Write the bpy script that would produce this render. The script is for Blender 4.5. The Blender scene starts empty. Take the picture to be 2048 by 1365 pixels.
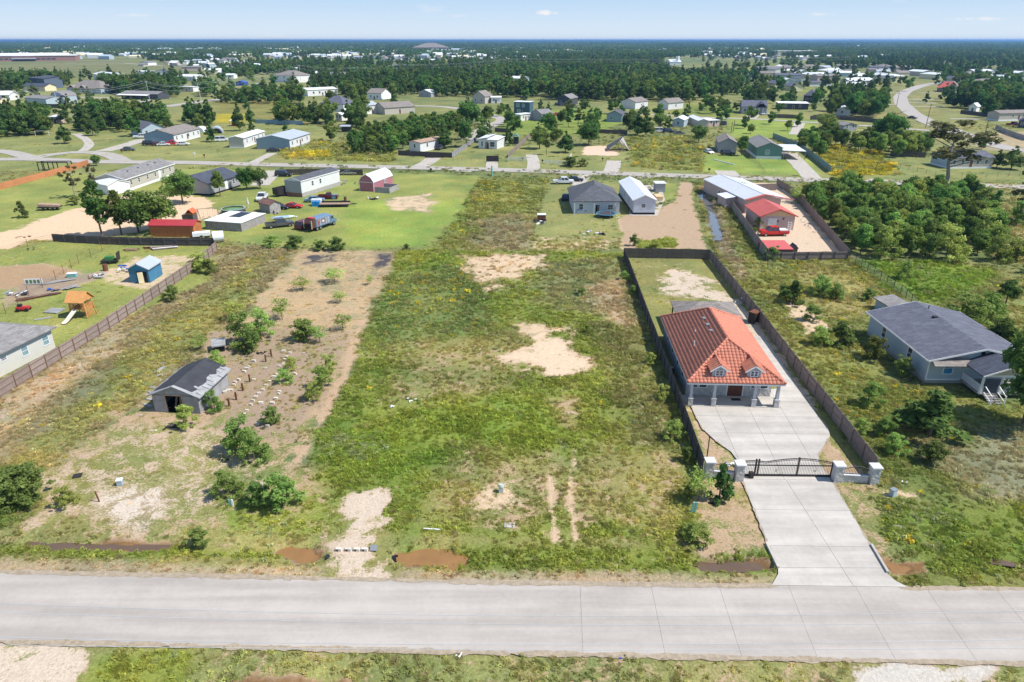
import bpy, bmesh, math, random
import numpy as np
from mathutils import Vector, Matrix
R = math.radians
rnd = random.Random(7)
sc = bpy.context.scene
# ------------------------------------------------------------------ camera, sky, sun, exposure
CAM_H, PITCH, FOC = 36.0, R(23.8), 1365.0
cam_d = bpy.data.cameras.new('camera')
cam = bpy.data.objects.new('camera', cam_d)
sc.collection.objects.link(cam)
cam.location = (0, 0, CAM_H)
cam.rotation_euler = (R(90) - PITCH, 0, 0)
cam_d.sensor_width = 36
cam_d.lens = 36 * FOC / 2048
cam_d.clip_start = 0.5
cam_d.clip_end = 60000
sc.camera = cam
SUN_EL, SUN_AZ = R(54), R(-12)          # azimuth measured from +X
sun_vec = Vector((math.cos(SUN_EL) * math.cos(SUN_AZ), math.cos(SUN_EL) * math.sin(SUN_AZ), math.sin(SUN_EL)))
sun_d = bpy.data.lights.new('sun', 'SUN')
sun_d.energy = 4.6
sun_d.angle = R(0.53)
sun_d.color = (1.0, 0.955, 0.88)
sun = bpy.data.objects.new('sun', sun_d)
sc.collection.objects.link(sun)
sun.rotation_euler = sun_vec.to_track_quat('Z', 'Y').to_euler()
world = bpy.data.worlds.new('World')
sc.world = world
world.use_nodes = True
wn, wl = world.node_tree.nodes, world.node_tree.links
wn.clear()
w_out = wn.new('ShaderNodeOutputWorld')
w_bg = wn.new('ShaderNodeBackground')
w_sky = wn.new('ShaderNodeTexSky')
w_sky.sky_type = 'NISHITA'
w_sky.sun_disc = False
w_sky.sun_elevation = SUN_EL
w_sky.sun_rotation = R(90) - SUN_AZ
w_sky.altitude = 50
w_sky.air_density = 1.0
w_sky.dust_density = 0.0
w_sky.ozone_density = 1.0
w_bg.inputs['Strength'].default_value = 0.135
# thin fair-weather clouds low over the horizon, part of the sky all the way round
w_tc = wn.new('ShaderNodeTexCoord')
w_map = wn.new('ShaderNodeMapping')
w_map.inputs['Scale'].default_value = (5.0, 5.0, 46.0)
w_map.inputs['Location'].default_value = (2.3, 0.4, 0.35)
w_noi = wn.new('ShaderNodeTexNoise')
w_noi.inputs['Scale'].default_value = 1.0
w_noi.inputs['Detail'].default_value = 5
w_noi.inputs['Roughness'].default_value = 0.6
w_rmp = wn.new('ShaderNodeMapRange')
w_rmp.inputs[1].default_value = 0.64
w_rmp.inputs[2].default_value = 0.80
w_rmp.inputs[3].default_value = 0.0
w_rmp.inputs[4].default_value = 0.7
w_mix = wn.new('ShaderNodeMix')
w_mix.data_type = 'RGBA'
w_mix.inputs[7].default_value = (5.3, 5.2, 5.3, 1)
wl.new(w_tc.outputs['Generated'], w_map.inputs[0])
wl.new(w_map.outputs[0], w_noi.inputs[0])
wl.new(w_noi.outputs[0], w_rmp.inputs[0])
wl.new(w_rmp.outputs[0], w_mix.inputs[0])
# the sky pales evenly towards the horizon
w_sep = wn.new('ShaderNodeSeparateXYZ')
wl.new(w_tc.outputs['Generated'], w_sep.inputs[0])
w_el = wn.new('ShaderNodeMapRange')
w_el.interpolation_type = 'SMOOTHSTEP'
w_el.inputs[1].default_value = 0.05
w_el.inputs[2].default_value = 0.35
w_el.inputs[3].default_value = 0.95
w_el.inputs[4].default_value = 0.0
wl.new(w_sep.outputs[2], w_el.inputs[0])
w_ramp = wn.new('ShaderNodeMix')
w_ramp.data_type = 'RGBA'
w_ramp.inputs[6].default_value = (4.1, 4.7, 5.3, 1)
w_ramp.inputs[7].default_value = (2.5, 3.7, 5.2, 1)
w_e2 = wn.new('ShaderNodeMapRange')
w_e2.inputs[1].default_value = 0.0
w_e2.inputs[2].default_value = 0.06
wl.new(w_sep.outputs[2], w_e2.inputs[0])
wl.new(w_e2.outputs[0], w_ramp.inputs[0])
w_pale = wn.new('ShaderNodeMix')
w_pale.data_type = 'RGBA'
wl.new(w_ramp.outputs[2], w_pale.inputs[7])
wl.new(w_el.outputs[0], w_pale.inputs[0])
wl.new(w_sky.outputs[0], w_pale.inputs[6])
wl.new(w_pale.outputs[2], w_mix.inputs[6])


def w_math(op, a, b):
 n = wn.new('ShaderNodeMath')
 n.operation = op
 for i, v in enumerate((a, b)):
  if isinstance(v, (int, float)): n.inputs[i].default_value = v
  else: wl.new(v, n.inputs[i])
 return n.outputs[0]


# one small fair-weather cloud standing over the horizon ahead, a few paler ones beside it
w_last = w_mix.outputs[2]
w_n2 = wn.new('ShaderNodeTexNoise')
w_n2.inputs['Scale'].default_value = 120.0
w_n2.inputs['Detail'].default_value = 4
wl.new(w_tc.outputs['Generated'], w_n2.inputs[0])
for az, el, ra, re_, am in ((.045, .0325, .016, .0036, .95), (-.072, .029, .012, .002, .35), (.41, .031, .02, .002, .4), (.62, .0255, .05, .0022, .6), (.69, .052, .02, .0025, .45), (-.5, .03, .03, .0022, .35), (-.45, .052, .08, .004, .7)):
 dx = w_math('DIVIDE', w_math('SUBTRACT', w_math('DIVIDE', w_sep.outputs[0], w_sep.outputs[1]), az), ra)
 dz = w_math('DIVIDE', w_math('SUBTRACT', w_math('DIVIDE', w_sep.outputs[2], w_sep.outputs[1]), el), re_)
 rr_ = w_math('ADD', w_math('MULTIPLY', dx, dx), w_math('MULTIPLY', dz, dz))
 rr_ = w_math('ADD', rr_, w_math('MULTIPLY', w_math('SUBTRACT', w_n2.outputs[0], .5), 3.5))
 fa = w_math('MULTIPLY', w_math('MINIMUM', w_math('MAXIMUM', w_math('MULTIPLY', w_math('SUBTRACT', 1.0, rr_), .9), 0.0), 1.0), am)
 fa = w_math('MULTIPLY', fa, w_math('GREATER_THAN', w_sep.outputs[1], 0.0))
 w_c = wn.new('ShaderNodeMix')
 w_c.data_type = 'RGBA'
 w_c.inputs[7].default_value = (5.3, 5.2, 5.3, 1)
 wl.new(fa, w_c.inputs[0])
 wl.new(w_last, w_c.inputs[6])
 w_last = w_c.outputs[2]
wl.new(w_last, w_bg.inputs['Color'])
wl.new(w_bg.outputs[0], w_out.inputs['Surface'])
sc.view_settings.view_transform = 'Standard'
sc.view_settings.look = 'None'
sc.view_settings.exposure = 0.4
sc.view_settings.gamma = 1.0
sc.cycles.max_bounces = 5
sc.cycles.diffuse_bounces = 2
sc.cycles.glossy_bounces = 2
sc.cycles.transmission_bounces = 2
sc.cycles.volume_bounces = 0
sc.cycles.transparent_max_bounces = 6

# ------------------------------------------------------------------ helpers
COL = sc.collection


def P(px, py, z=0.0):
 """place on the ground (or at height z) of a point of the surveyed photograph"""
 u, v = (px - 1024) / FOC, -(py - 682.5) / FOC
 dy = math.cos(PITCH) + v * math.sin(PITCH)
 dz = -math.sin(PITCH) + v * math.cos(PITCH)
 t = (z - CAM_H) / dz
 return Vector((u * t, dy * t))


def PP(pts):
 return [tuple(P(*p)) for p in pts]


def top_h(x, y, py):
 """height above (x, y) whose image row is py"""
 v = -(py - 682.5) / FOC
 # v = (y*s + (z-H)*c) / (y*c - (z-H)*s)
 s, c = math.sin(PITCH), math.cos(PITCH)
 return CAM_H + y * (v * c - s) / (c + v * s)


# ---- materials
MATS = {}


def mat(name, col, rough=0.8, kind='plain', var=0.12, scale=1.5, spec=0.3, metal=0.0, col2=None, bump=0.0, vary=0.0):
 if name in MATS:
  return MATS[name]
 m = bpy.data.materials.new(name)
 m.use_nodes = True
 N, L = m.node_tree.nodes, m.node_tree.links
 b = N['Principled BSDF']
 b.inputs['Roughness'].default_value = rough
 b.inputs['Metallic'].default_value = metal
 b.inputs['Specular IOR Level'].default_value = spec
 tc = N.new('ShaderNodeTexCoord')
 no = N.new('ShaderNodeTexNoise')
 no.inputs['Scale'].default_value = scale
 no.inputs['Detail'].default_value = 5
 no.inputs['Roughness'].default_value = 0.65
 L.new(tc.outputs['Object'], no.inputs['Vector'])
 mr = N.new('ShaderNodeMapRange')
 mr.inputs[1].default_value = 0.3
 mr.inputs[2].default_value = 0.7
 L.new(no.outputs[0], mr.inputs[0])
 mx = N.new('ShaderNodeMix')
 mx.data_type = 'RGBA'
 c2 = col2 if col2 else tuple(min(1, c * (1 + var)) for c in col)
 c1 = col if col2 else tuple(c * (1 - var) for c in col)
 mx.inputs[6].default_value = (*c1, 1)
 mx.inputs[7].default_value = (*c2, 1)
 L.new(mr.outputs[0], mx.inputs[0])
 out = mx.outputs[2]
 src = None
 if kind == 'pave':          # tyre bands and stains drawn out along the traffic
  mp = N.new('ShaderNodeMapping')
  mp.inputs['Scale'].default_value = (.035, .55, 1)
  L.new(tc.outputs['Object'], mp.inputs[0])
  n2, n3 = N.new('ShaderNodeTexNoise'), N.new('ShaderNodeTexNoise')
  n2.inputs['Scale'].default_value = 1.6
  n2.inputs['Detail'].default_value = 6
  n3.inputs['Scale'].default_value = 2.6
  n3.inputs['Detail'].default_value = 8
  n3.inputs['Roughness'].default_value = .8
  L.new(mp.outputs[0], n2.inputs[0])
  L.new(tc.outputs['Object'], n3.inputs[0])
  sm_ = N.new('ShaderNodeMath')
  sm_.operation = 'MULTIPLY_ADD'
  sm_.inputs[1].default_value = .45
  L.new(n3.outputs[0], sm_.inputs[0])
  L.new(n2.outputs[0], sm_.inputs[2])
  r_ = N.new('ShaderNodeMapRange')
  r_.inputs[1].default_value = .55
  r_.inputs[2].default_value = .9
  r_.inputs[3].default_value = .84
  r_.inputs[4].default_value = 1.1
  L.new(sm_.outputs[0], r_.inputs[0])
  vs = N.new('ShaderNodeVectorMath')
  vs.operation = 'SCALE'
  L.new(out, vs.inputs[0])
  L.new(r_.outputs[0], vs.inputs['Scale'])
  out = vs.outputs[0]
 if kind in ('siding', 'ribs', 'shingle', 'planks', 'stone', 'course'):
  sp = N.new('ShaderNodeSeparateXYZ')
  L.new(tc.outputs['Object'], sp.inputs[0])
  if kind == 'shingle':
   br = N.new('ShaderNodeTexBrick')
   br.inputs['Scale'].default_value = 1.0
   br.inputs['Brick Width'].default_value = 0.9
   br.inputs['Row Height'].default_value = 0.28
   br.inputs['Mortar Size'].default_value = 0.02
   br.inputs['Color1'].default_value = (0.72, 0.72, 0.72, 1)
   br.inputs['Color2'].default_value = (1.15, 1.15, 1.15, 1)
   br.inputs['Mortar'].default_value = (0.5, 0.5, 0.5, 1)
   L.new(tc.outputs['Object'], br.inputs[0])
   mm = N.new('ShaderNodeMix')
   mm.data_type = 'RGBA'
   mm.blend_type = 'MULTIPLY'
   mm.inputs[0].default_value = 0.75
   L.new(out, mm.inputs[6])
   L.new(br.outputs[0], mm.inputs[7])
   out = mm.outputs[2]
  elif kind == 'stone':
   vo = N.new('ShaderNodeTexVoronoi')
   vo.inputs['Scale'].default_value = 3.6
   L.new(tc.outputs['Object'], vo.inputs[0])
   mm = N.new('ShaderNodeMix')
   mm.data_type = 'RGBA'
   mm.blend_type = 'MULTIPLY'
   mm.inputs[0].default_value = 0.35
   L.new(out, mm.inputs[6])
   bw = N.new('ShaderNodeRGBToBW')
   L.new(vo.outputs['Color'], bw.inputs[0])
   L.new(bw.outputs[0], mm.inputs[7])
   out = mm.outputs[2]
   src = vo.outputs['Distance']
  else:
   ma = N.new('ShaderNodeMath')
   ma.operation = 'MULTIPLY'
   pitch = {'siding': 0.2, 'ribs': 0.3, 'planks': 0.15, 'course': 0.2}[kind]
   ma.inputs[1].default_value = 1 / pitch
   if kind in ('siding', 'course'):
    L.new(sp.outputs[2], ma.inputs[0])
   else:
    ad = N.new('ShaderNodeMath')
    ad.operation = 'ADD'
    L.new(sp.outputs[0], ad.inputs[0])
    L.new(sp.outputs[1], ad.inputs[1])
    L.new((sp.outputs[0] if kind == 'ribs' else ad.outputs[0]), ma.inputs[0])
   fr = N.new('ShaderNodeMath')
   fr.operation = 'FRACT'
   L.new(ma.outputs[0], fr.inputs[0])
   src = fr.outputs[0]
   st = N.new('ShaderNodeMath')
   st.operation = 'LESS_THAN'
   st.inputs[1].default_value = 0.12
   L.new(src, st.inputs[0])
   mm = N.new('ShaderNodeMix')
   mm.data_type = 'RGBA'
   mm.blend_type = 'MULTIPLY'
   mm.inputs[7].default_value = (0.6, 0.6, 0.6, 1)
   sm = N.new('ShaderNodeMath')
   sm.operation = 'MULTIPLY'
   sm.inputs[1].default_value = 0.8
   L.new(st.outputs[0], sm.inputs[0])
   L.new(sm.outputs[0], mm.inputs[0])
   L.new(out, mm.inputs[6])
   out = mm.outputs[2]
 if vary:
  oi = N.new('ShaderNodeObjectInfo')
  hv = N.new('ShaderNodeHueSaturation')
  vr = N.new('ShaderNodeMapRange')
  vr.inputs[3].default_value = 1 - vary
  vr.inputs[4].default_value = 1 + vary
  L.new(oi.outputs['Random'], vr.inputs[0])
  L.new(vr.outputs[0], hv.inputs['Value'])
  L.new(out, hv.inputs['Color'])
  out = hv.outputs[0]
 L.new(out, b.inputs['Base Color'])
 if src is None and bump:
  src = no.outputs[0]
 if src is not None:
  bp = N.new('ShaderNodeBump')
  bp.inputs['Strength'].default_value = 0.35 if not bump else bump
  bp.inputs['Distance'].default_value = 0.05
  L.new(src, bp.inputs['Height'])
  L.new(bp.outputs[0], b.inputs['Normal'])
 MATS[name] = m
 return m


def leafmat(name, dark, light, yellow=(0.2, 0.2, 0.04), tint=False, huevar=0.03):
 m = bpy.data.materials.new(name)
 m.use_nodes = True
 N, L = m.node_tree.nodes, m.node_tree.links
 N.clear()
 out = N.new('ShaderNodeOutputMaterial')
 df = N.new('ShaderNodeBsdfDiffuse')
 tr = N.new('ShaderNodeBsdfTranslucent')
 ms = N.new('ShaderNodeMixShader')
 ms.inputs[0].default_value = 0.36
 at = N.new('ShaderNodeAttribute')
 at.attribute_name = 'v'
 mx = N.new('ShaderNodeMix')
 mx.data_type = 'RGBA'
 mx.inputs[6].default_value = (*dark, 1)
 mx.inputs[7].default_value = (*light, 1)
 L.new(at.outputs['Fac'], mx.inputs[0])
 src = mx.outputs[2]
 if tint:
  ti = N.new('ShaderNodeAttribute')
  ti.attribute_type = 'INSTANCER'
  ti.attribute_name = 'tint'
  mu = N.new('ShaderNodeMix')
  mu.data_type = 'RGBA'
  mu.blend_type = 'MULTIPLY'
  mu.inputs[0].default_value = 1
  L.new(src, mu.inputs[6])
  L.new(ti.outputs['Color'], mu.inputs[7])
  src = mu.outputs[2]
 oi = N.new('ShaderNodeObjectInfo')
 hv = N.new('ShaderNodeHueSaturation')
 r1 = N.new('ShaderNodeMapRange')
 r1.inputs[3].default_value = 0.5 - huevar
 r1.inputs[4].default_value = 0.5 + huevar
 r2 = N.new('ShaderNodeMapRange')
 r2.inputs[3].default_value = 0.72
 r2.inputs[4].default_value = 1.3
 wh = N.new('ShaderNodeTexWhiteNoise')
 wh.noise_dimensions = '1D'
 L.new(oi.outputs['Random'], wh.inputs['W'])
 L.new(oi.outputs['Random'], r1.inputs[0])
 L.new(wh.outputs['Value'], r2.inputs[0])
 L.new(r1.outputs[0], hv.inputs['Hue'])
 L.new(r2.outputs[0], hv.inputs['Value'])
 L.new(src, hv.inputs['Color'])
 L.new(hv.outputs[0], df.inputs[0])
 L.new(hv.outputs[0], tr.inputs[0])
 L.new(df.outputs[0], ms.inputs[1])
 L.new(tr.outputs[0], ms.inputs[2])
 L.new(ms.outputs[0], out.inputs[0])
 MATS[name] = m
 return m


def tag(o, label=None, cat=None, group=None, kind=None):
 if label: o['label'] = label
 if cat: o['category'] = cat
 if group: o['group'] = group
 if kind: o['kind'] = kind
 return o


def empty(name, loc=(0, 0, 0), rz=0.0):
 o = bpy.data.objects.new(name, None)
 o.empty_display_size = 0.5
 COL.objects.link(o)
 o.location = loc if len(loc) == 3 else (loc[0], loc[1], 0)
 o.rotation_euler = (0, 0, rz)
 return o


def thing(name, label, cat, loc=(0, 0, 0), rz=0.0, group=None):
 return tag(empty(name, loc, rz), label, cat, group)


class MB:
 """collects simple solids for one mesh"""
 def __init__(s):
  s.v, s.f = [], []

 def add(s, vs, fs):
  n = len(s.v)
  s.v += [tuple(p) for p in vs]
  s.f += [tuple(i + n for i in q) for q in fs]
  return s

 def box(s, x0, y0, z0, x1, y1, z1):
  vs = [(x0, y0, z0), (x1, y0, z0), (x1, y1, z0), (x0, y1, z0), (x0, y0, z1), (x1, y0, z1), (x1, y1, z1), (x0, y1, z1)]
  return s.add(vs, [(0, 3, 2, 1), (4, 5, 6, 7), (0, 1, 5, 4), (1, 2, 6, 5), (2, 3, 7, 6), (3, 0, 4, 7)])

 def obox(s, c, d, M):
  """box with centre c, size d, orientation matrix M (3x3)"""
  n = len(s.v)
  s.box(-d[0] / 2, -d[1] / 2, -d[2] / 2, d[0] / 2, d[1] / 2, d[2] / 2)
  for i in range(n, len(s.v)):
   s.v[i] = tuple(M @ Vector(s.v[i]) + Vector(c))
  return s

 def bar(s, p, q, w, h=None, up=(0, 0, 1)):
  p, q = Vector(p), Vector(q)
  d = (q - p)
  L_ = d.length
  x = d.normalized()
  upv = Vector(up)
  if abs(x.dot(upv)) > 0.98: upv = Vector((0, 1, 0))
  y = upv.cross(x).normalized()
  z = x.cross(y)
  M = Matrix((x, y, z)).transposed()
  return s.obox((p + q) / 2, (L_, w, h or w), M)

 def tube(s, p, q, r0, r1=None, n=8, caps=True):
  p, q = Vector(p), Vector(q)
  r1 = r0 if r1 is None else r1
  x = (q - p).normalized()
  a = Vector((0, 0, 1)) if abs(x.z) < 0.9 else Vector((1, 0, 0))
  y = a.cross(x).normalized()
  z = x.cross(y)
  vs = []
  for c, r in ((p, r0), (q, r1)):
   for k in range(n):
    t = 2 * math.pi * k / n
    vs.append(c + (y * math.cos(t) + z * math.sin(t)) * r)
  fs = [(k, (k + 1) % n, n + (k + 1) % n, n + k) for k in range(n)]
  if caps: fs += [tuple(range(n - 1, -1, -1)), tuple(range(n, 2 * n))]
  return s.add(vs, fs)

 def path(s, pts, r, n=6):
  for a, b in zip(pts[:-1], pts[1:]): s.tube(a, b, r, r, n)
  return s

 def prism(s, prof, a0, a1, axis='y'):
  """profile of (u, z) points swept along an axis"""
  n = len(prof)
  if axis == 'y': vs = [(u, a0, z) for u, z in prof] + [(u, a1, z) for u, z in prof]
  elif axis == 'x': vs = [(a0, u, z) for u, z in prof] + [(a1, u, z) for u, z in prof]
  else: vs = [(u, z, a0) for u, z in prof] + [(u, z, a1) for u, z in prof]
  return s.add(vs, [tuple(range(n)), tuple(range(2 * n - 1, n - 1, -1))] + [(k, n + k, n + (k + 1) % n, (k + 1) % n) for k in range(n)])

 def slab(s, poly, t):
  """thick sheet under a 3-D polygon"""
  n = len(poly)
  vs = [tuple(p) for p in poly] + [(p[0], p[1], p[2] - t) for p in poly]
  return s.add(vs, [tuple(range(n)), tuple(range(2 * n - 1, n - 1, -1))] + [(k, n + k, n + (k + 1) % n, (k + 1) % n) for k in range(n)])

 def mesh(s, name, m, bevel=0.0, smooth=False):
  me = bpy.data.meshes.new(name)
  me.from_pydata(s.v, [], s.f)
  bm = bmesh.new()
  bm.from_mesh(me)
  if bevel:
   bmesh.ops.bevel(bm, geom=list(bm.edges), offset=bevel, segments=2, affect='EDGES', clamp_overlap=True)
  bmesh.ops.recalc_face_normals(bm, faces=bm.faces)
  bm.to_mesh(me)
  bm.free()
  if smooth: me.shade_smooth()
  me.materials.append(m)
  return me


def obj(name, me, parent=None, loc=(0, 0, 0), rz=0.0, scale=None, kind=None, label=None, rot=None):
 o = bpy.data.objects.new(name, me)
 COL.objects.link(o)
 if parent is not None: o.parent = parent
 o.location = loc
 o.rotation_euler = rot if rot else (0, 0, rz)
 if scale is not None: o.scale = scale if hasattr(scale, '__len__') else (scale,) * 3
 if kind: o['kind'] = kind
 if label: o['label'] = label
 return o


def part(name, mb, m, parent, loc=(0, 0, 0), rz=0.0, bevel=0.0, kind=None, label=None, smooth=False):
 return obj(name, mb.mesh(name, m, bevel, smooth), parent, loc, rz, kind=kind, label=label)


def copy_tree(o, parent=None):
 c = o.copy()
 COL.objects.link(c)
 c.parent = parent
 for ch in list(o.children): copy_tree(ch, c)
 return c


def np_mesh(name, V, F, m, attrs=None, smooth=False):
 """V (n,3), F (m,k) arrays -> mesh"""
 me = bpy.data.meshes.new(name)
 V = np.asarray(V, np.float32)
 F = np.asarray(F, np.int32)
 me.vertices.add(len(V))
 me.vertices.foreach_set('co', V.ravel())
 if len(F):
  k = F.shape[1]
  me.loops.add(F.size)
  me.loops.foreach_set('vertex_index', F.ravel())
  me.polygons.add(len(F))
  me.polygons.foreach_set('loop_start', np.arange(0, F.size, k, dtype=np.int32))
  me.polygons.foreach_set('loop_total', np.full(len(F), k, np.int32))
 me.update(calc_edges=True)
 for an, (typ, arr) in (attrs or {}).items():
  a = me.attributes.new(an, typ, 'POINT')
  if typ == 'FLOAT_COLOR':
   c = np.ones((len(V), 4), np.float32)
   c[:, :3] = arr
   a.data.foreach_set('color', c.ravel())
  elif typ == 'INT':
   a.data.foreach_set('value', np.asarray(arr, np.int32))
  else:
   a.data.foreach_set('value', np.asarray(arr, np.float32))
 if m: me.materials.append(m)
 if smooth: me.shade_smooth()
 return me


# ---- numpy noise
_tab = np.random.RandomState(11).rand(256, 256).astype(np.float32)


def vnoise(x, y, s, ox=0):
 x = np.asarray(x) / s + 37.3 + ox * 13.7
 y = np.asarray(y) / s + 91.1 + ox * 7.9
 xi, yi = np.floor(x).astype(int), np.floor(y).astype(int)
 fx, fy = x - xi, y - yi
 fx, fy = fx * fx * (3 - 2 * fx), fy * fy * (3 - 2 * fy)
 g = lambda a, b: _tab[a % 256, b % 256]
 return (g(xi, yi) * (1 - fx) + g(xi + 1, yi) * fx) * (1 - fy) + (g(xi, yi + 1) * (1 - fx) + g(xi + 1, yi + 1) * fx) * fy


def fbm(x, y, s, ox=0, o=4):
 r, a, t = 0, 0.5, 0
 for k in range(o):
  r = r + a * vnoise(x, y, s / 2 ** k, ox + k)
  t += a
  a *= 0.55
 return r / t


def sdf(poly, X, Y):
 """signed distance to a polygon, negative inside"""
 d = np.full(X.shape, 1e9)
 inside = np.zeros(X.shape, bool)
 n = len(poly)
 for i in range(n):
  ax, ay = poly[i]
  bx, by = poly[(i + 1) % n]
  ex, ey = bx - ax, by - ay
  wx, wy = X - ax, Y - ay
  t = np.clip((wx * ex + wy * ey) / (ex * ex + ey * ey + 1e-9), 0, 1)
  d = np.minimum(d, (wx - ex * t) ** 2 + (wy - ey * t) ** 2)
  c = ((ay > Y) != (by > Y))
  with np.errstate(divide='ignore', invalid='ignore'):
   xi = (bx - ax) * (Y - ay) / (by - ay if by != ay else 1e-9) + ax
  inside ^= (c & (X < xi))
 return np.where(inside, -np.sqrt(d), np.sqrt(d))


def linedist(pts, X, Y):
 d = np.full(X.shape, 1e9)
 for (ax, ay), (bx, by) in zip(pts[:-1], pts[1:]):
  ex, ey = bx - ax, by - ay
  wx, wy = X - ax, Y - ay
  t = np.clip((wx * ex + wy * ey) / (ex * ex + ey * ey + 1e-9), 0, 1)
  d = np.minimum(d, (wx - ex * t) ** 2 + (wy - ey * t) ** 2)
 return np.sqrt(d)


def in_poly(poly, x, y):
 r = False
 n = len(poly)
 for i in range(n):
  ax, ay = poly[i]
  bx, by = poly[(i + 1) % n]
  if (ay > y) != (by > y) and x < (bx - ax) * (y - ay) / (by - ay) + ax: r = not r
 return r


def sstep(a, b, x):
 t = np.clip((x - a) / (b - a), 0, 1)
 return t * t * (3 - 2 * t)
# ------------------------------------------------------------------ ground cover map (what grows where)
SAND, PALE, TAN, DIRT, STRAW = (.55, .41, .27), (.53, .43, .33), (.40, .285, .18), (.29, .22, .165), (.44, .31, .175)
MOWN, LUSH, OLIVE, DRY, BRUSH, FIELD = (.225, .25, .07), (.178, .213, .045), (.22, .215, .075), (.33, .265, .16), (.225, .20, .11), (.215, .225, .08)
ASH, GRAVEL, DEEP, TALL = (.07, .065, .07), (.50, .46, .40), (.11, .16, .04), (.19, .205, .06)
GOLD = (.30, .26, .03)
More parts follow.
